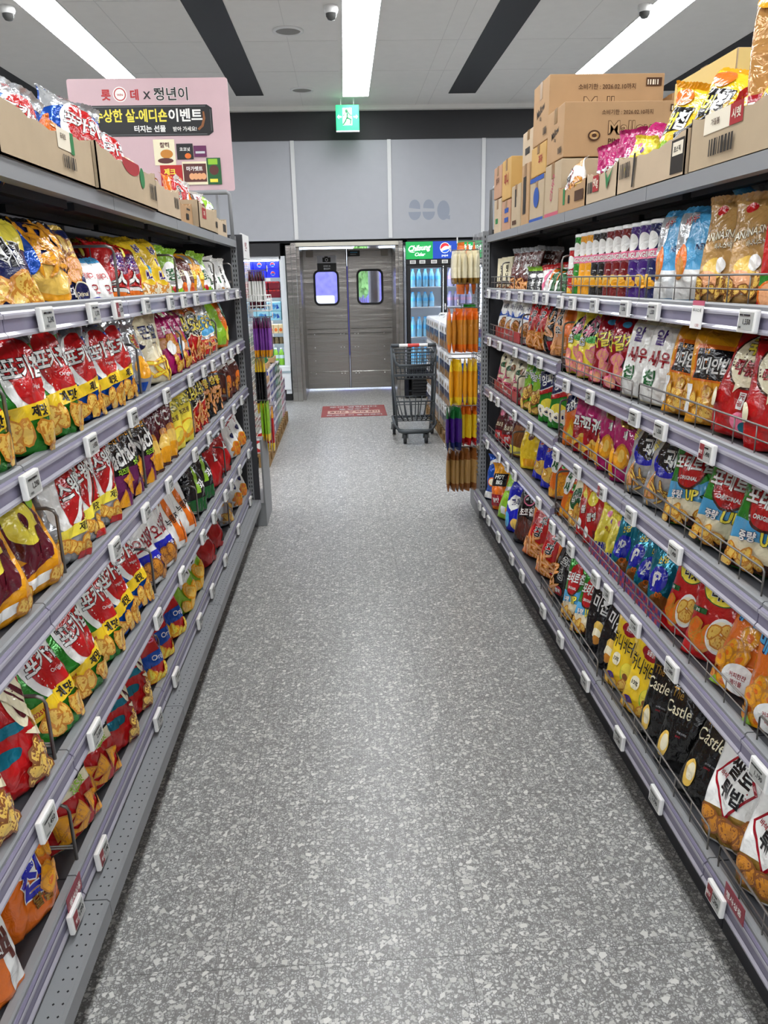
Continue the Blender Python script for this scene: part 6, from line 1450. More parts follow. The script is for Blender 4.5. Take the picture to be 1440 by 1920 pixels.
R_TIERS = [('squid_pack', ('cream', 'cream', 'gold'), 7, 1.80, 0.13, 0.19, 'beige dried squid pack', -0.05, (0.02, 0.17)),
           ('sausage_pack', ('orange', 'nut', 'orange'), 3, 1.86, 0.10, 0.32, 'orange topped sausage pack', 0.13, (0.01, 0.1)),
           ('sausage_pack', ('orange', 'toast', 'orange'), 6, 1.43, 0.13, 0.27, 'long orange sausage pack', -0.02, (0.03, 0.2)),
           ('sausage_pack', ('green', 'toast', 'green'), 3, 1.45, 0.12, 0.30, 'green tipped sausage pack', 0.15, (0.01, 0.09)),
           ('cheese_stick_pack', ('yellow', 'amber', 'yellow'), 6, 1.09, 0.12, 0.30, 'yellow cheese stick pack', 0.0, (0.02, 0.18)),
           ('jerky_pack', ('orange', 'yellow', 'red'), 5, 0.775, 0.12, 0.28, 'yellow jerky pack with orange tip', 0.05, (0.01, 0.12)),
           ('jerky_pack', ('darkgreen', 'purple', 'navy'), 4, 0.775, 0.12, 0.28, 'purple jerky pack', -0.1, (0.13, 0.22)),
           ('fish_pack', ('nut', 'kraft', 'nut'), 7, 0.46, 0.12, 0.29, 'tan dried fish pack', 0.0, (0.02, 0.2))]
xg_r = 0.905
for ti, (nm, cols, n, z, w, h, lab, dy, (a, b)) in enumerate(R_TIERS):
    peg(xg_r, xg_r - b - 0.02, 5.38 + dy, z + 0.025, 'steel hook carrying the %ss on the carton-side end display' % lab, 'hooks on the carton-side end display')
    for i in range(n):
        x = xg_r - a - (b - a) * i / max(1, n - 1)
        o = hang_pack(nm, cols, w, h, min(0.03, (b - a) / n * 1.0), (x, 5.38 + dy + rh.uniform(-0.006, 0.006), z), '%s, %s from the grid on the carton-side end display' % (lab, ORD[i + 1]), '%ss on the end display' % lab)
        o.rotation_euler = (0, 0, math.radians(rh.uniform(-8, 26)))
L_TIERS = [('jelly_stick_pack', ('wine', 'white', 'wine'), 6, 1.70, 0.12, 0.22, 'maroon and white stick pack', 0.0, (0.02, 0.11)),
           ('bean_pack', ('plum', 'violet', 'amber'), 6, 1.40, 0.12, 0.24, 'purple pack with gold bottom', -0.02, (0.03, 0.13)),
           ('strap_candy_pack', ('yellow', 'black', 'yellow'), 4, 1.13, 0.08, 0.36, 'long yellow and black candy pack', 0.0, (0.02, 0.075)),
           ('strap_candy_pack', ('lime', 'lime', 'yellow'), 3, 0.84, 0.08, 0.26, 'lime green candy pack', -0.04, (0.045, 0.085)),
           ('strap_candy_pack', ('amber', 'red', 'yellow'), 3, 0.78, 0.08, 0.3, 'red and yellow candy pack', 0.1, (0.06, 0.1))]
xg_l = -0.645
for ti, (nm, cols, n, z, w, h, lab, dy, (a, b)) in enumerate(L_TIERS):
    peg(xg_l, xg_l + b + 0.02, 5.4 + dy, z + 0.025, 'steel hook carrying the %ss on the poster-side end display' % lab, 'hooks on the poster-side end display')
    for i in range(n):
        x = xg_l + a + (b - a) * i / max(1, n - 1)
        o = hang_pack(nm, cols, w, h, min(0.03, (b - a) / n * 1.0), (x, 5.4 + dy, z), '%s, %s from the grid on the poster-side end display' % (lab, ORD[i + 1]), '%ss on the end display' % lab)
        o.rotation_euler = (0, 0, math.radians(rh.uniform(-9, 4)))
bk = MB()
bx0, bx1, by0, by1, bz0, bz1 = 0, 0.2, -0.08, 0.08, 0, 0.1
for z in (0, 0.033, 0.066, 0.1):
    bk.tube([(0, -0.08, z), (0.14, -0.08, z), (0.14, 0.08, z), (0, 0.08, z)], 0.0025, M_white, 5, closed=True)
for k in range(6):
    bk.tube([(0.028 * k, -0.08, 0.1), (0.028 * k, -0.08, 0), (0.028 * k, 0.08, 0), (0.028 * k, 0.08, 0.1)], 0.002, M_white, 5)
tag(bk.build('wire_basket', None, (xg_l + 0.003, 5.4, 1.465)), 'white wire basket around the maroon stick packs', 'wire basket')
tag(MB().box(-0.004, -0.03, 0, 0.004, 0.03, 0.08, M_white).build('price_tag', None, (xg_l + 0.15, 5.4, 1.335 + 0.13)), 'small white tag on the front of the wire basket', 'price tag')

# ------------------------------------------------------------------ open cooler beside the doors
ck = tag(empty('open_cooler', (-1.5, 11.55, 0)), 'white open drinks cooler with lit shelves beside the swing doors', 'cooler')
CX0, CX1 = -2.4, -0.86
k = lambda x: x + 1.5
M_cin = mat('cooler_white', 'e9eef2', 0.35); M_cgrey = mat('cooler_rail', '9fb0b8', 0.3)
m = MB(); m.box(k(CX0), -0.43, 1.985, k(CX1), 0.5, 2.15, M_dark); m.build('header', ck)
m = MB()
m.box(k(CX0), 0.4, 0.1, k(CX1), 0.5, 1.985, M_cin); m.box(k(CX0), -0.4, 1.94, k(CX1), 0.5, 1.985, M_cin)
m.box(k(CX1) - 0.02, -0.4, 0.1, k(CX1) + 0.06, 0.5, 1.985, M_cin); m.box(k(CX0), -0.4, 0.1, k(CX0) + 0.04, 0.5, 1.985, M_cin)
m.build('cabinet', ck)
m = MB(); m.box(k(CX0), -0.43, 0.16, k(CX1) + 0.06, -0.1, 0.5, M_cin, 0.01); m.box(k(CX0), -0.44, 0.40, k(CX1) + 0.06, -0.43, 0.43, M_cgrey)
m.build('front_bumper', ck)
m = MB(); m.box(k(CX0), -0.38, 0, k(CX1) + 0.06, 0.4, 0.16, M_black); m.build('plinth', ck)
m = MB(); m.lathe([(0.05, 0), (0.05, -0.004)], mat('logo_blue', '2a3f8a', 0.4), 20, (0, 0, 0), axis='y'); o = m.build('maker_badge', ck, (k(-1.03), -0.43, 0.3)); o.scale = (1, 1, 0.5)
m = MB(); m.box(k(-1.35), -0.37, 1.93, k(-0.9), -0.34, 1.955, M_cool); m.build('lamp', ck)
m = MB(); m.box(k(CX0) + 0.05, -0.3, 1.925, k(CX1) - 0.04, -0.26, 1.939, M_cool); m.build('lamp', ck)
CSH = [1.70, 1.43, 1.125, 0.945, 0.80, 0.50]
for z in CSH:
    s_ = MB(); s_.box(k(CX0) + 0.04, -0.32, z - 0.02, k(CX1) - 0.02, 0.4, z, M_cin); s_.build('shelf', ck)
    s_ = MB(); s_.box(k(CX0) + 0.04, -0.335, z - 0.045, k(CX1) - 0.02, -0.32, z + 0.005, M_cgrey)
    s_.box(k(-1.08), -0.338, z - 0.04, k(-1.02), -0.335, z, M_white)
    s_.build('shelf_rail', ck)
    if z < 1.7:
        l_ = MB(); l_.box(k(CX0) + 0.06, -0.27, z + 0.0, k(CX1) - 0.06, -0.25, z + 0.001, M_cool)
for z in (1.70, 1.43, 1.125, 0.80):
    l_ = MB(); l_.box(k(CX0) + 0.06, -0.29, z - 0.03, k(CX1) - 0.06, -0.27, z - 0.0205, M_cool); l_.build('lamp', ck)
def simple_mesh(key, fn):
    if key not in MESHES:
        m = MB(); fn(m); MESHES[key] = m
    return MESHES[key]
def plate_box(nm, w, d, h, m_, decs, bev=0.006):
    key = ('pb', nm, w, d, h, m_.name)
    if key not in MESHES:
        m = MB(); m.box(-w / 2, -d / 2, 0, w / 2, d / 2, h, m_, bev)
        print_on(m, decs, w, h, lambda u, v, off: Vector((u * w / 2, -d / 2 - off, v * h)), 3, maxlen=0.2)
        MESHES[key] = m.mesh(nm)
    return MESHES[key]
def bottle_mesh(nm, r, h, m_, cap, label=None):
    key = ('bt', nm, r, h, m_.name, cap.name, label.name if label else '')
    if key not in MESHES:
        m = MB(); m.lathe([(r * 0.9, 0), (r, 0.01), (r, h * 0.3), (r * 0.94, h * 0.34), (r, h * 0.38), (r, h * 0.62), (r * 0.86, h * 0.74), (r * 0.4, h * 0.9), (r * 0.38, h * 0.94)], m_, 12)
        if label:
            m.lathe([(r * 1.02, h * 0.4), (r * 1.02, h * 0.6)], label, 12)
        c = MB(); c.lathe([(r * 0.44, h * 0.93), (r * 0.44, h), (0, h)], cap, 10)
        MESHES[key] = (m.mesh(nm), c.mesh('cap'))
    return MESHES[key]
def put_bottle(nm, meshes, loc, lab, cat, grp):
    o = tag(link(nm, meshes[0], None, loc), lab, cat, grp)
    link('cap', meshes[1], o)
    return o
Mb = lambda n, h, **kw: mat(n, h, kw.pop('rough', 0.3), **kw)
FY = 11.36
x_of = lambda i, st=0.19: -1.0 - i * st
PEPSI = [('e', 'white', 0, 0.5, 0.34, 0.26), ('e', 'red', 0, 0.56, 0.3, 0.17), ('e', 'blue', 0, 0.42, 0.3, 0.14)]
for i in range(3):
    for j in range(2):
        me = plate_box('drink_carton', 0.175, 0.2, 0.115, mat('carton_cobalt', '1420b8', 0.35), PEPSI)
        tag(link('drink_carton', me, None, (-0.985 - i * 0.18, FY, 1.702 + j * 0.117)), 'cobalt blue drink carton, %s from the doors, %s layer, cooler top shelf' % (ORD[i + 1], ('lower', 'upper')[j]), 'drink carton', 'blue drink cartons in the cooler')
for j in range(2):
    me = plate_box('drink_carton', 0.17, 0.2, 0.115, mat('carton_violet', '6a3a8a', 0.35), [('e', 'pink', 0, 0.5, 0.4, 0.3)])
    tag(link('drink_carton', me, None, (-1.53, FY, 1.702 + j * 0.117)), 'violet drink carton beside the blue ones, %s layer, cooler top shelf' % ('lower', 'upper')[j], 'drink carton', 'violet drink cartons')
for i in range(4):
    for j in range(2):
        rd = i >= 2
        me = plate_box('wrapped_can_pack', 0.165, 0.2, 0.112, mat('pack_red' if rd else 'pack_wine', 'c0202a' if rd else '7a1f2c', 0.2), [('e', 'pink' if rd else 'red', u, 0.9, 0.28, 0.12) for u in (-0.66, 0, 0.66)], 0.02)
        tag(link('can_pack', me, None, (-0.98 - i * 0.17, FY, 1.432 + j * 0.113)), '%s shrink-wrapped can pack, %s from the doors, %s layer, second cooler shelf' % ('bright red' if rd else 'dark red', ORD[i + 1], ('lower', 'upper')[j]), 'can pack', 'red can packs in the cooler')
for i in range(3):
    for j in range(2):
        me = plate_box('water_pack', 0.17, 0.2, 0.125, mat('pack_aqua', '9ad2e2', 0.25), [('e', 'sky', -0.3, 0.5, 0.4, 0.3), ('p', 'blue', [(0.2, 0.2), (0.4, 0.8), (0.7, 0.3)]), T('이온', 'blue', 0, 0.55, 0.3)], 0.01)
        tag(link('drink_pack', me, None, (-0.985 - i * 0.175, FY, 1.127 + j * 0.127)), 'pale aqua drink pack, %s from the doors, %s layer, third cooler shelf' % (ORD[i + 1], ('lower', 'upper')[j]), 'drink pack', 'aqua drink packs in the cooler')
for i in range(7):
    c = 'white' if i >= 3 else 'orange'
    me = plate_box('juice_carton', 0.062, 0.07, 0.125, mat('juice_white' if i >= 3 else 'juice_orange', 'eef0f4' if i >= 3 else 'f0d8a8', 0.3), [('e', 'navy' if i >= 3 else 'orange', 0, 0.4, 0.7, 0.2)], 0.004)
    tag(link('juice_carton', me, None, (-0.92 - i * 0.068 - (0.14 if i >= 3 else 0), FY - 0.08, 0.947)), '%s juice carton, %s from the doors on the fourth cooler shelf' % ('white and navy' if i >= 3 else 'pale orange', ORD[i + 1]), 'juice carton', 'juice cartons in the cooler')
for i in range(9):
    bm_ = bottle_mesh('drink_bottle', 0.03, 0.125, mat('can_bronze' if i < 4 else 'can_silver', '8a7a5a' if i < 4 else '8d9aa8', 0.3, metal=0.3), M_white)
    put_bottle('drink_bottle', bm_, (-0.92 - i * 0.066, FY - 0.1, 0.802), 'small %s bottle, %s from the doors on the fifth cooler shelf' % ('bronze' if i < 4 else 'silver', ORD[i + 1]), 'bottle', 'small bottles in the cooler')
for i in range(7):
    c = ('bottle_lime', '8ac83a') if i in (0, 1) else ('bottle_azure', '4ab4e0')
    bm_ = bottle_mesh('drink_bottle_tall', 0.038, 0.24, mat(c[0], c[1], 0.15), M_white, mat('label_aqua', 'd8f0f4', 0.4))
    put_bottle('drink_bottle', bm_, (-0.93 - i * 0.082, FY - 0.1, 0.502), '%s drink bottle, %s from the doors on the bottom cooler shelf' % ('lime green' if i in (0, 1) else 'azure blue', ORD[i + 1]), 'bottle', 'tall bottles in the cooler')

# ------------------------------------------------------------------ glass door fridge
fg = tag(empty('glass_door_fridge', (1.55, 11.4, 0)), 'black two-door drinks fridge with lit green and blue sign', 'fridge')
q = lambda x: x - 1.55
M_navy = mat('fridge_navy', '10131f', 0.25)
FX0, FX1 = 0.815, 2.3
m = MB()
m.box(q(FX0), -0.38, 0.02, q(FX0) + 0.06, 0.4, 2.15, M_navy); m.box(q(FX1) - 0.06, -0.38, 0.02, q(FX1), 0.4, 2.15, M_navy)
m.box(q(FX0), 0.34, 0.02, q(FX1), 0.4, 2.15, M_navy); m.box(q(FX0), -0.38, 2.13, q(FX1), 0.4, 2.15, M_navy); m.box(q(FX0), -0.36, 1.82, q(FX1), 0.4, 1.84, M_navy)
m.box(q(FX0) + 0.06, 0.3, 0.4, q(FX1) - 0.06, 0.34, 1.82, M_cin); m.box(q(FX0), -0.36, 0.30, q(FX1), 0.4, 0.40, M_navy)
m.build('cabinet', fg)
sgm = MB()
M_sg = mat('sign_green', '0f8f45', 0.4, emit=0.9); M_sb = mat('sign_blue', '0f3a9a', 0.4, emit=0.9)
for a, b, mm in ((0.855, 1.225, M_sg), (1.225, 1.555, M_sb), (1.555, 1.92, M_sg), (1.92, 2.24, M_sb)):
    sgm.box(q(a), -0.39, 1.905, q(b), -0.36, 2.13, mm)
M_sw = mat('sign_white', 'f4fbf6', 0.4, emit=1.2); M_sr = mat('sign_redlit', 'd8232f', 0.4, emit=0.9); M_sb2 = mat('sign_bluelit', '1f55d0', 0.4, emit=0.9)
sget = lambda c: {'w': M_sw, 'r': M_sr, 'b': M_sb2, 'm': mat('sign_palered', 'c06a70', 0.4)}[c]
for x0 in (1.04, 1.74):
    print_on(sgm, [T('Chilsung', 'w', 0, 0.6, 0.42, b=0.03, skew=0.35, w=1.65, rot=4), T('Cider', 'w', 0.05, 0.27, 0.2, b=0.02, skew=0.35), ('p', 'w', [(-0.8, 0.42), (-0.5, 0.38), (-0.3, 0.4), (-0.5, 0.43)])], 0.37, 0.225, lambda u, v, off, x0=x0: Vector((q(x0) + u * 0.185, -0.39 - off * 3, 1.905 + v * 0.225)), maxlen=0.3, getmat=sget)
def roundel(cx, cz, r):
    n = 24
    sgm.lathe([(r, 0), (r, -0.002)], M_sw, n, (cx, -0.3905, cz), axis='y')
    up_ = [(r * 0.92 * math.cos(t), r * 0.92 * math.sin(t)) for t in [PI * (0.16 + 0.98 * i / 16) for i in range(17)]]
    lowc = [(r * (-0.86 + 1.6 * i / 10), r * (-0.22 + 0.28 * math.sin(i / 10 * PI * 1.2 - 0.6) + 0.035 * i)) for i in range(11)]
    sgm.extrude([(cx + a, cz + b) for a, b in up_] + [(cx + a, cz + b + r * 0.06) for a, b in lowc], 'y', -0.3945, -0.3925, M_sr)
    dn = [(r * 0.92 * math.cos(t), r * 0.92 * math.sin(t)) for t in [PI * (1.28 + 0.66 * i / 14) for i in range(15)]]
    lowc2 = [(r * (0.86 - 1.42 * i / 10), r * (-0.2 - 0.38 * (i / 10) ** 1.3)) for i in range(11)]
    sgm.extrude([(cx + a, cz + b) for a, b in dn] + [(cx + a, cz + b) for a, b in lowc2], 'y', -0.3945, -0.3925, M_sb2)
roundel(q(1.39), 2.045, 0.068)
print_on(sgm, [T('pepsi', 'w', 0, 0.17, 0.16, b=0.0)], 0.33, 0.225, lambda u, v, off: Vector((q(1.39) + u * 0.165, -0.39 - off * 3, 1.905 + v * 0.225)), maxlen=0.3, getmat=sget)
sgm.build('lit_sign', fg)
ls = MB(); ls.box(q(FX0) + 0.05, -0.385, 1.835, q(FX1) - 0.05, -0.36, 1.9, M_black)
for x in (0.95, 1.08, 1.24, 1.39, 1.52, 1.7, 1.9):
    ls.box(q(x) - 0.04, -0.392, 1.845, q(x) + 0.04, -0.385, 1.89, M_white); ls.box(q(x) - 0.028, -0.3935, 1.853, q(x) + 0.028, -0.392, 1.882, M_screen)
ls.build('label_strip', fg)
M_gl = mat('fridge_glass', 'ffffff', 0.02, trans=1.0)
for a, b in ((0.865, 1.365), (1.37, 1.875)):
    dr = MB()
    frame_between(dr, [(q(a), 0.41), (q(b), 0.41), (q(b), 1.825), (q(a), 1.825)], [(q(a) + 0.05, 0.45), (q(b) - 0.025, 0.45), (q(b) - 0.025, 1.79), (q(a) + 0.05, 1.79)], -0.4, -0.365, M_black)
    d_ = dr.build('door', fg)
    g_ = MB(); g_.box(q(a) + 0.05, -0.385, 0.45, q(b) - 0.025, -0.382, 1.79, M_gl); g_.build('glass', d_)
hd = MB(); hd.tube([(q(0.835), -0.41, 0.3), (q(0.835), -0.42, 0.4), (q(0.835), -0.42, 2.0), (q(0.835), -0.41, 2.08)], 0.018, mat('chrome', 'b9bdc6', 0.15, metal=0.9), 10); hd.build('handle', fg)
gr = MB(); gr.box(q(0.92), -0.37, 0.02, q(FX1) - 0.05, -0.36, 0.3, M_black)
for i in range(6):
    gr.box(q(0.94), -0.395, 0.05 + i * 0.042, q(FX1) - 0.07, -0.37, 0.07 + i * 0.042, M_black, 0.004)
gr.build('grille', fg)
lm = MB()
for x in (0.875, 1.37, 1.9):
    lm.box(q(x), -0.33, 0.45, q(x) + 0.018, -0.305, 1.78, M_cool)
lm.box(q(0.9), -0.31, 1.795, q(1.9), -0.27, 1.81, M_cool)
lm.build('lamp', fg)
FSH = [1.54, 1.27, 0.86, 0.48]
for z in FSH:
    s_ = MB(); s_.box(q(FX0) + 0.07, -0.3, z - 0.012, q(FX1) - 0.07, 0.28, z, M_cin); s_.build('shelf', fg)
M_water = mat('water_bottle_blue', '8ccbe8', 0.1, alpha=0.7); M_capb = mat('cap_blue', '2f8ac0', 0.3); M_lab = mat('label_water', '3f9ac8', 0.4)
M_pinkw = mat('bottle_lilac', 'b8b4e0', 0.1, alpha=0.75)
for si, (z, nb_) in enumerate(zip(FSH, (10, 10, 10, 10))):
    for i in range(nb_):
        x = 0.96 + i * 0.088
        if x > 1.84 or 1.33 < x < 1.43 or (si == 1 and i == 4):
            continue
        tall = 0.235 if si != 1 else 0.2
        if si == 2: tall = 0.27
        left = x < 1.38
        bm_ = bottle_mesh('water_bottle', 0.036, tall, M_water if left else M_pinkw, M_capb if left else mat('cap_lilac', '6a6ab8', 0.3), M_lab if left else mat('label_rose', 'b890b0', 0.4))
        for rw in range(2):
            put_bottle('water_bottle', bm_, (x, 11.17 + rw * 0.1, z), '%s bottle, %s from the door frame, %s row, %s fridge shelf' % ('clear blue water' if left else 'lilac drink', ORD[i + 1], ('front', 'back')[rw], ORD[si + 1]), 'bottle', 'bottles in the glass door fridge')

# ------------------------------------------------------------------ pallets with drinks and tissue packs
def pallet(x0, x1, y0, y1, lab):
    r = tag(empty('pallet', ((x0 + x1) / 2, (y0 + y1) / 2, 0)), lab, 'pallet')
    hw, hl = (x1 - x0) / 2, (y1 - y0) / 2
    for x in (-hw + 0.05, 0, hw - 0.05):
        for i in range(5):
            yy = -hl + 0.06 + (2 * hl - 0.12) * i / 4
            MB().box(x - 0.05, yy - 0.06, 0.02, x + 0.05, yy + 0.06, 0.1, M_wood).build('block', r)
        MB().box(x - 0.05, -hl, 0, x + 0.05, hl, 0.02, M_wood).build('runner', r)
    for i in range(9):
        yy = -hl + 0.05 + (2 * hl - 0.1) * i / 8
        MB().box(-hw, yy - 0.05, 0.1, hw, yy + 0.05, 0.122, M_wood).build('deck_board', r)
    return r
pallet(-1.75, -0.745, 6.99, 8.2, 'wooden pallet under the red and silver can packs')
pallet(-1.75, -0.745, 8.25, 9.46, 'wooden pallet under the green bottle trays')
pallet(0.985, 1.95, 7.03, 8.35, 'wooden pallet under the tissue packs, closer to the end display')
pallet(0.985, 1.95, 8.4, 9.72, 'wooden pallet under the tissue packs, closer to the fridge')
PZ = 0.122
def can_pack(cols, w, d, h):
    key = ('canpack', cols, w, d, h)
    if key not in MESHES:
        m = MB()
        body = mat('canfilm_' + cols[0], PAL[cols[0]], 0.18, spec=0.6)
        m.box(-w / 2, -d / 2, 0, w / 2, d / 2, h, mat('canfilm_base', 'cdc8ca', 0.2, spec=0.6), 0.012)
        for ax in (0, 1):
            W_ = w if ax == 0 else d
            for k in range(3):
                c = -0.64 + k * 0.64
                P = (lambda u, v, off: Vector((u * w / 2, -d / 2 - off, v * h))) if ax == 0 else (lambda u, v, off: Vector((w / 2 + off, u * d / 2, v * h)))
                print_on(m, [('r', cols[0], c - 0.27, 0.12, c + 0.27, 0.86), ('e', cols[1], c, 0.52, 0.2, 0.22)], W_, h, P, 3, maxlen=0.2)
        top = MB()
        for a in range(3):
            for b in range(3):
                top.lathe([(w / 7.2, h + 0.0), (w / 7.4, h + 0.004), (w / 9, h + 0.002)], mat('can_lid_metal', 'b4b4b8', 0.25, metal=0.8), 10, ((a - 1) * w / 3.2, (b - 1) * d / 3.2, 0))
        MESHES[key] = (m.mesh('can_pack'), top.mesh('can_tops'))
    return MESHES[key]
STK = [(7.17, ('red', 'white'), 4, 0.148, 'red and white'), (7.50, ('crimson', 'white'), 4, 0.148, 'pink-red'), (7.83, ('royal', 'white'), 5, 0.14, 'royal blue'), (8.14, ('blue', 'silver'), 5, 0.14, 'blue and silver'),
       (8.42, ('darkgreen', 'mint'), 5, 0.14, 'dark green'), (8.72, ('green', 'white'), 5, 0.135, 'bright green'), (9.04, ('pink', 'white'), 4, 0.14, 'pink and white'), (9.34, ('violet', 'white'), 3, 0.14, 'violet')]
for y, cols, n, h, nm in STK:
    for col in range(2):
        for j in range(n):
            a, b = can_pack(cols, 0.34, 0.29, h - 0.003)
            o = tag(link('can_pack', a, None, (-0.935 - col * 0.36, y, PZ + 0.002 + j * h)), '%s can pack, %s layer up, %s stack on the poster-side pallets' % (nm, ORD[j + 1], ('aisle-edge', 'inner')[col]), 'can pack', '%s can packs on the pallets' % nm)
            link('can_tops', b, o)
def bottle_tray(x, y, z, nm, bm_, tm, lab):
    r = tag(empty(nm, (x, y, z)), lab, 'bottle tray', 'cardboard bottle trays on the can packs')
    t = MB(); t.box(-0.17, -0.14, 0, 0.17, 0.14, 0.05, tm); t.build('tray', r)
    for a in range(4):
        for b in range(3):
            o = link('bottle', bm_[0], r, (-0.125 + a * 0.083, -0.09 + b * 0.09, 0.03))
            c = link('cap', bm_[1], o)
gb = bottle_mesh('green_bottle', 0.033, 0.135, mat('bottle_green', '2f7a4a', 0.12), mat('cap_green', '1f5a38', 0.3))
sb_ = bottle_mesh('silver_can', 0.033, 0.13, mat('can_silver2', 'a9a7ac', 0.25, metal=0.6), M_white)
bottle_tray(-0.935, 7.17, PZ + 0.6, 'can_tray', sb_, CARD[1], 'cardboard tray of silver cans on the red can packs')
bottle_tray(-0.935, 7.5, PZ + 0.6, 'can_tray', sb_, CARD[1], 'cardboard tray of silver cans behind the first silver tray')
bottle_tray(-0.95, 7.83, PZ + 0.71, 'bottle_tray', gb, CARD[1], 'lower cardboard tray of green bottles on the royal blue packs')
bottle_tray(-0.95, 7.83, PZ + 0.885, 'bottle_tray', gb, CARD[1], 'upper cardboard tray of green bottles on the royal blue packs')
bottle_tray(-0.94, 8.42, PZ + 0.71, 'bottle_tray', gb, CARD[1], 'cardboard tray of green bottles on the dark green packs')
# tissue packs
def tissue_mesh(nv):
    key = ('tissue', nv)
    if key not in MESHES:
        w, d, h = 0.42, 0.42, 0.27
        m = MB(); m.box(-w / 2, -d / 2, 0, w / 2, d / 2, h, mat('tissue_white', 'e4e4e4', 0.3, bump=(30, 0.3)), 0.03)
        F = lambda u, v, off: Vector((u * w / 2, -d / 2 - off, v * h)); S = lambda u, v, off: Vector((-w / 2 - off, -u * d / 2, v * h))
        c1 = 'purple' if nv == 0 else 'blue'
        print_on(m, [('r', c1, -0.8, 0.12, 0.85, 0.86), ('r', 'white', -0.6, 0.6, -0.4, 0.74), ('e', 'sky', 0.5, 0.4, 0.3, 0.2)], w, h, F, 2, maxlen=0.2)
        print_on(m, [x_ for c_ in (-0.5, 0.5) for x_ in (('r', 'navy', c_ - 0.42, 0.36, c_ + 0.42, 0.62), ('r', 'tan', c_ - 0.42, 0.1, c_ + 0.42, 0.36), ('e', 'kraft', c_ - 0.1, 0.78, 0.14, 0.09))], d, h, S, 2, maxlen=0.2)
        hb_ = MB(); hb_.tube([(-0.08, 0, h), (-0.06, 0, h + 0.03), (0.06, 0, h + 0.03), (0.08, 0, h)], 0.008, mat('tissue_handle', 'dadada', 0.4), 6)
        MESHES[key] = (m.mesh('tissue_pack'), hb_.mesh('carry_handle'))
    return MESHES[key]
TY = [7.26, 7.69, 8.12, 8.62, 9.06, 9.5]
for i, y in enumerate(TY):
    for j in range(4):
        for col in range(2):
            if i == 0 and j == 3:
                continue
            nv = 1 if (i == 0 and col == 0 and j == 2) else 0
            a, b = tissue_mesh(nv)
            o = tag(link('tissue_pack', a, None, (1.205 + col * 0.43, y, PZ + 0.002 + j * 0.273)), '%s tissue pack, %s layer up, %s stack from the doors, %s column' % ('blue fronted' if nv else 'navy-banded white', ORD[j + 1], ORD[len(TY) - i], ('aisle-edge', 'inner')[col]), 'tissue pack', 'tissue packs on the carton-side pallets')
            if j == 3:
                link('carry_handle', b, o)

# ------------------------------------------------------------------ shopping cart
ct = tag(empty('shopping_cart', (0.70, 8.15, 0)), 'grey two-tier shopping cart with white and red handle near the fridge', 'shopping cart')
M_cart = mat('cart_grey', '3d4347', 0.4); M_tyre = mat('tyre', '2c2e31', 0.6)
fr = MB()
for sx in (-1, 1):
    fr.tube([(sx * 0.17, -0.27, 0.14), (sx * 0.215, -0.2, 0.2), (sx * 0.225, 0.25, 0.2)], 0.014, M_cart, 8)
    fr.tube([(sx * 0.2, 0.28, 0.12), (sx * 0.215, 0.27, 0.45), (sx * 0.225, 0.2, 0.95)], 0.014, M_cart, 8)
    fr.tube([(sx * 0.215, -0.2, 0.2), (sx * 0.222, 0.0, 0.6), (sx * 0.225, 0.2, 0.95)], 0.012, M_cart, 8) if False else None
    fr.tube([(sx * 0.19, -0.23, 0.17), (sx * 0.2, -0.2, 0.42), (sx * 0.222, -0.12, 0.7), (sx * 0.23, 0.0, 0.98)], 0.012, M_cart, 8)
fr.tube([(-0.17, -0.27, 0.14), (-0.12, -0.3, 0.13), (0.12, -0.3, 0.13), (0.17, -0.27, 0.14)], 0.022, M_cart, 8)
fr.tube([(-0.225, 0.25, 0.2), (0.225, 0.25, 0.2)], 0.012, M_cart, 8)
fr.build('frame', ct)
def basket(z0, z1, yf, yb, wt, wb, name):
    b = MB()
    for f in (0, 0.25, 0.5, 0.75, 1.0):
        z = z0 + (z1 - z0) * f; w_ = wb + (wt - wb) * f
        y_f = yf + 0.03 * (1 - f)
        b.tube([(-w_, y_f, z), (w_, y_f, z), (w_, yb, z), (-w_, yb, z)], 0.005 if f in (0, 1) else 0.0032, M_cart, 6, closed=True)
    for i in range(9):
        t = -1 + 2 * i / 8
        b.tube([(t * wt, yf, z1), (t * wb, yf + 0.03, z0), (t * wb, yb, z0), (t * wt, yb, z1)], 0.003, M_cart, 5)
    for i in range(1, 6):
        yy = yf + (yb - yf) * i / 6
        for s_ in (-1, 1):
            b.tube([(s_ * wt, yy, z1), (s_ * wb, yy, z0)], 0.003, M_cart, 5)
    b.build(name, ct)
basket(0.66, 0.93, -0.2, 0.2, 0.205, 0.18, 'upper_basket')
rim = MB()
rim.tube([(-0.215, -0.22, 0.93), (-0.2, -0.23, 0.84), (-0.16, -0.235, 0.8), (0.16, -0.235, 0.8), (0.2, -0.23, 0.84), (0.215, -0.22, 0.93)], 0.013, M_cart, 8)
rim.box(-0.21, -0.225, 0.69, 0.21, -0.2, 0.715, M_cart, 0.004)
rim.build('basket_rim', ct)
lb = MB()
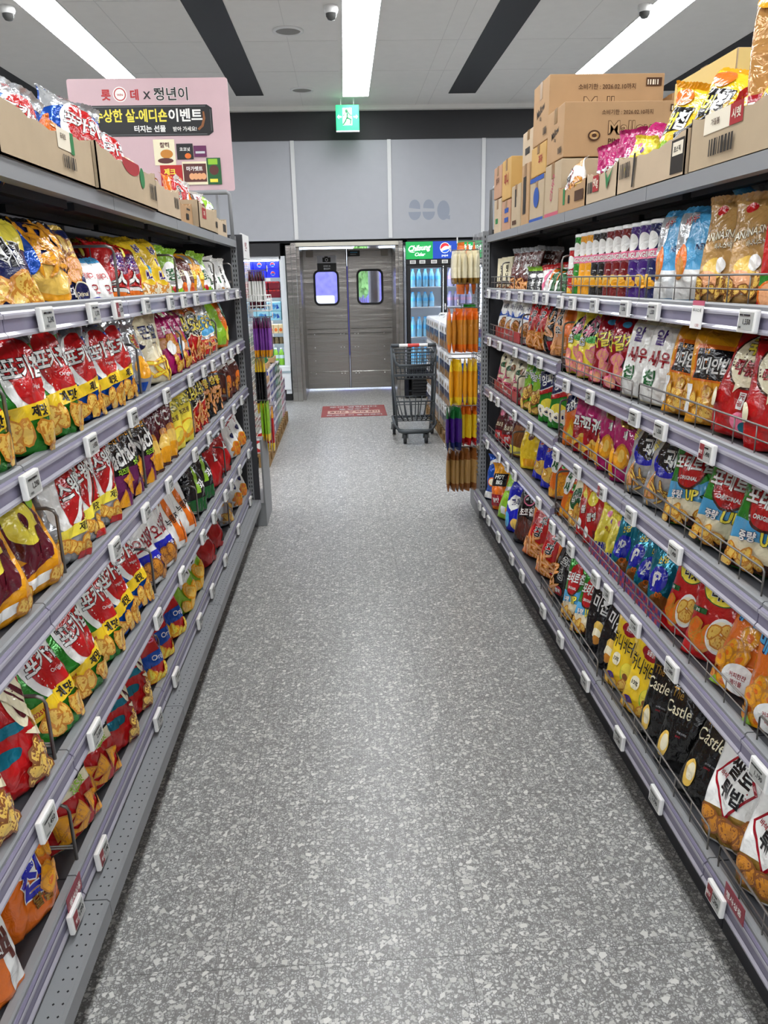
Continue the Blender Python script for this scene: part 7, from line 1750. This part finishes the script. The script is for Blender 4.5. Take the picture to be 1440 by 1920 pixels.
lb.tube([(-0.2, -0.21, 0.43), (0.2, -0.21, 0.43)], 0.008, M_cart, 6); lb.tube([(-0.2, -0.215, 0.40), (0.2, -0.215, 0.40)], 0.004, M_cart, 6)
for i in range(6):
    t = -1 + 2 * i / 5
    lb.tube([(t * 0.19, -0.212, 0.43), (t * 0.17, -0.19, 0.3), (t * 0.12, -0.12, 0.22), (t * 0.12, 0.22, 0.22), (t * 0.17, 0.24, 0.42)], 0.006, M_cart, 6)
lb.tube([(-0.19, 0.24, 0.42), (0.19, 0.24, 0.42)], 0.005, M_cart, 6)
for yy in (-0.1, 0.0, 0.1, 0.2):
    lb.tube([(-0.19, yy, 0.21), (0.19, yy, 0.21)], 0.0055, M_cart, 6)
lb.build('lower_tray', ct)
hn = MB()
hn.tube([(-0.235, 0.0, 0.985), (-0.15, 0.0, 0.985)], 0.02, M_cart, 10); hn.tube([(0.15, 0.0, 0.985), (0.235, 0.0, 0.985)], 0.02, M_cart, 10)
hn.tube([(-0.17, 0, 0.985), (0.17, 0, 0.985)], 0.018, M_white, 10)
hn.tube([(-0.06, 0, 0.985), (0.06, 0, 0.985)], 0.0188, mat('handle_red', 'cc4a44', 0.4), 10)
hn.build('handle', ct)
for sx, yy, off in ((-1, -0.27, 0.11), (1, -0.27, 0.11), (-1, 0.25, 0.21), (1, 0.25, 0.21)):
    w_ = MB()
    w_.lathe([(0.02, -0.016), (0.055, -0.016), (0.058, -0.008), (0.058, 0.008), (0.055, 0.016), (0.02, 0.016)], M_tyre, 18, (0, 0, 0.058), axis='x')
    w_.lathe([(0.02, -0.018), (0, -0.018)], M_white, 10, (0, 0, 0.058), axis='x'); w_.lathe([(0.02, 0.018), (0, 0.018)], M_white, 10, (0, 0, 0.058), axis='x')
    wo = w_.build('wheel', ct, (sx * off, yy, 0))
    f_ = MB(); f_.tube([(-0.026, -0.004, 0.058), (-0.024, 0.005, 0.135), (0.024, 0.005, 0.135), (0.026, -0.004, 0.058)], 0.009, mat('fork_steel', '9aa0a4', 0.3, metal=0.7), 6)
    f_.build('fork', wo)
ct.rotation_euler = (0, 0, math.radians(-2))
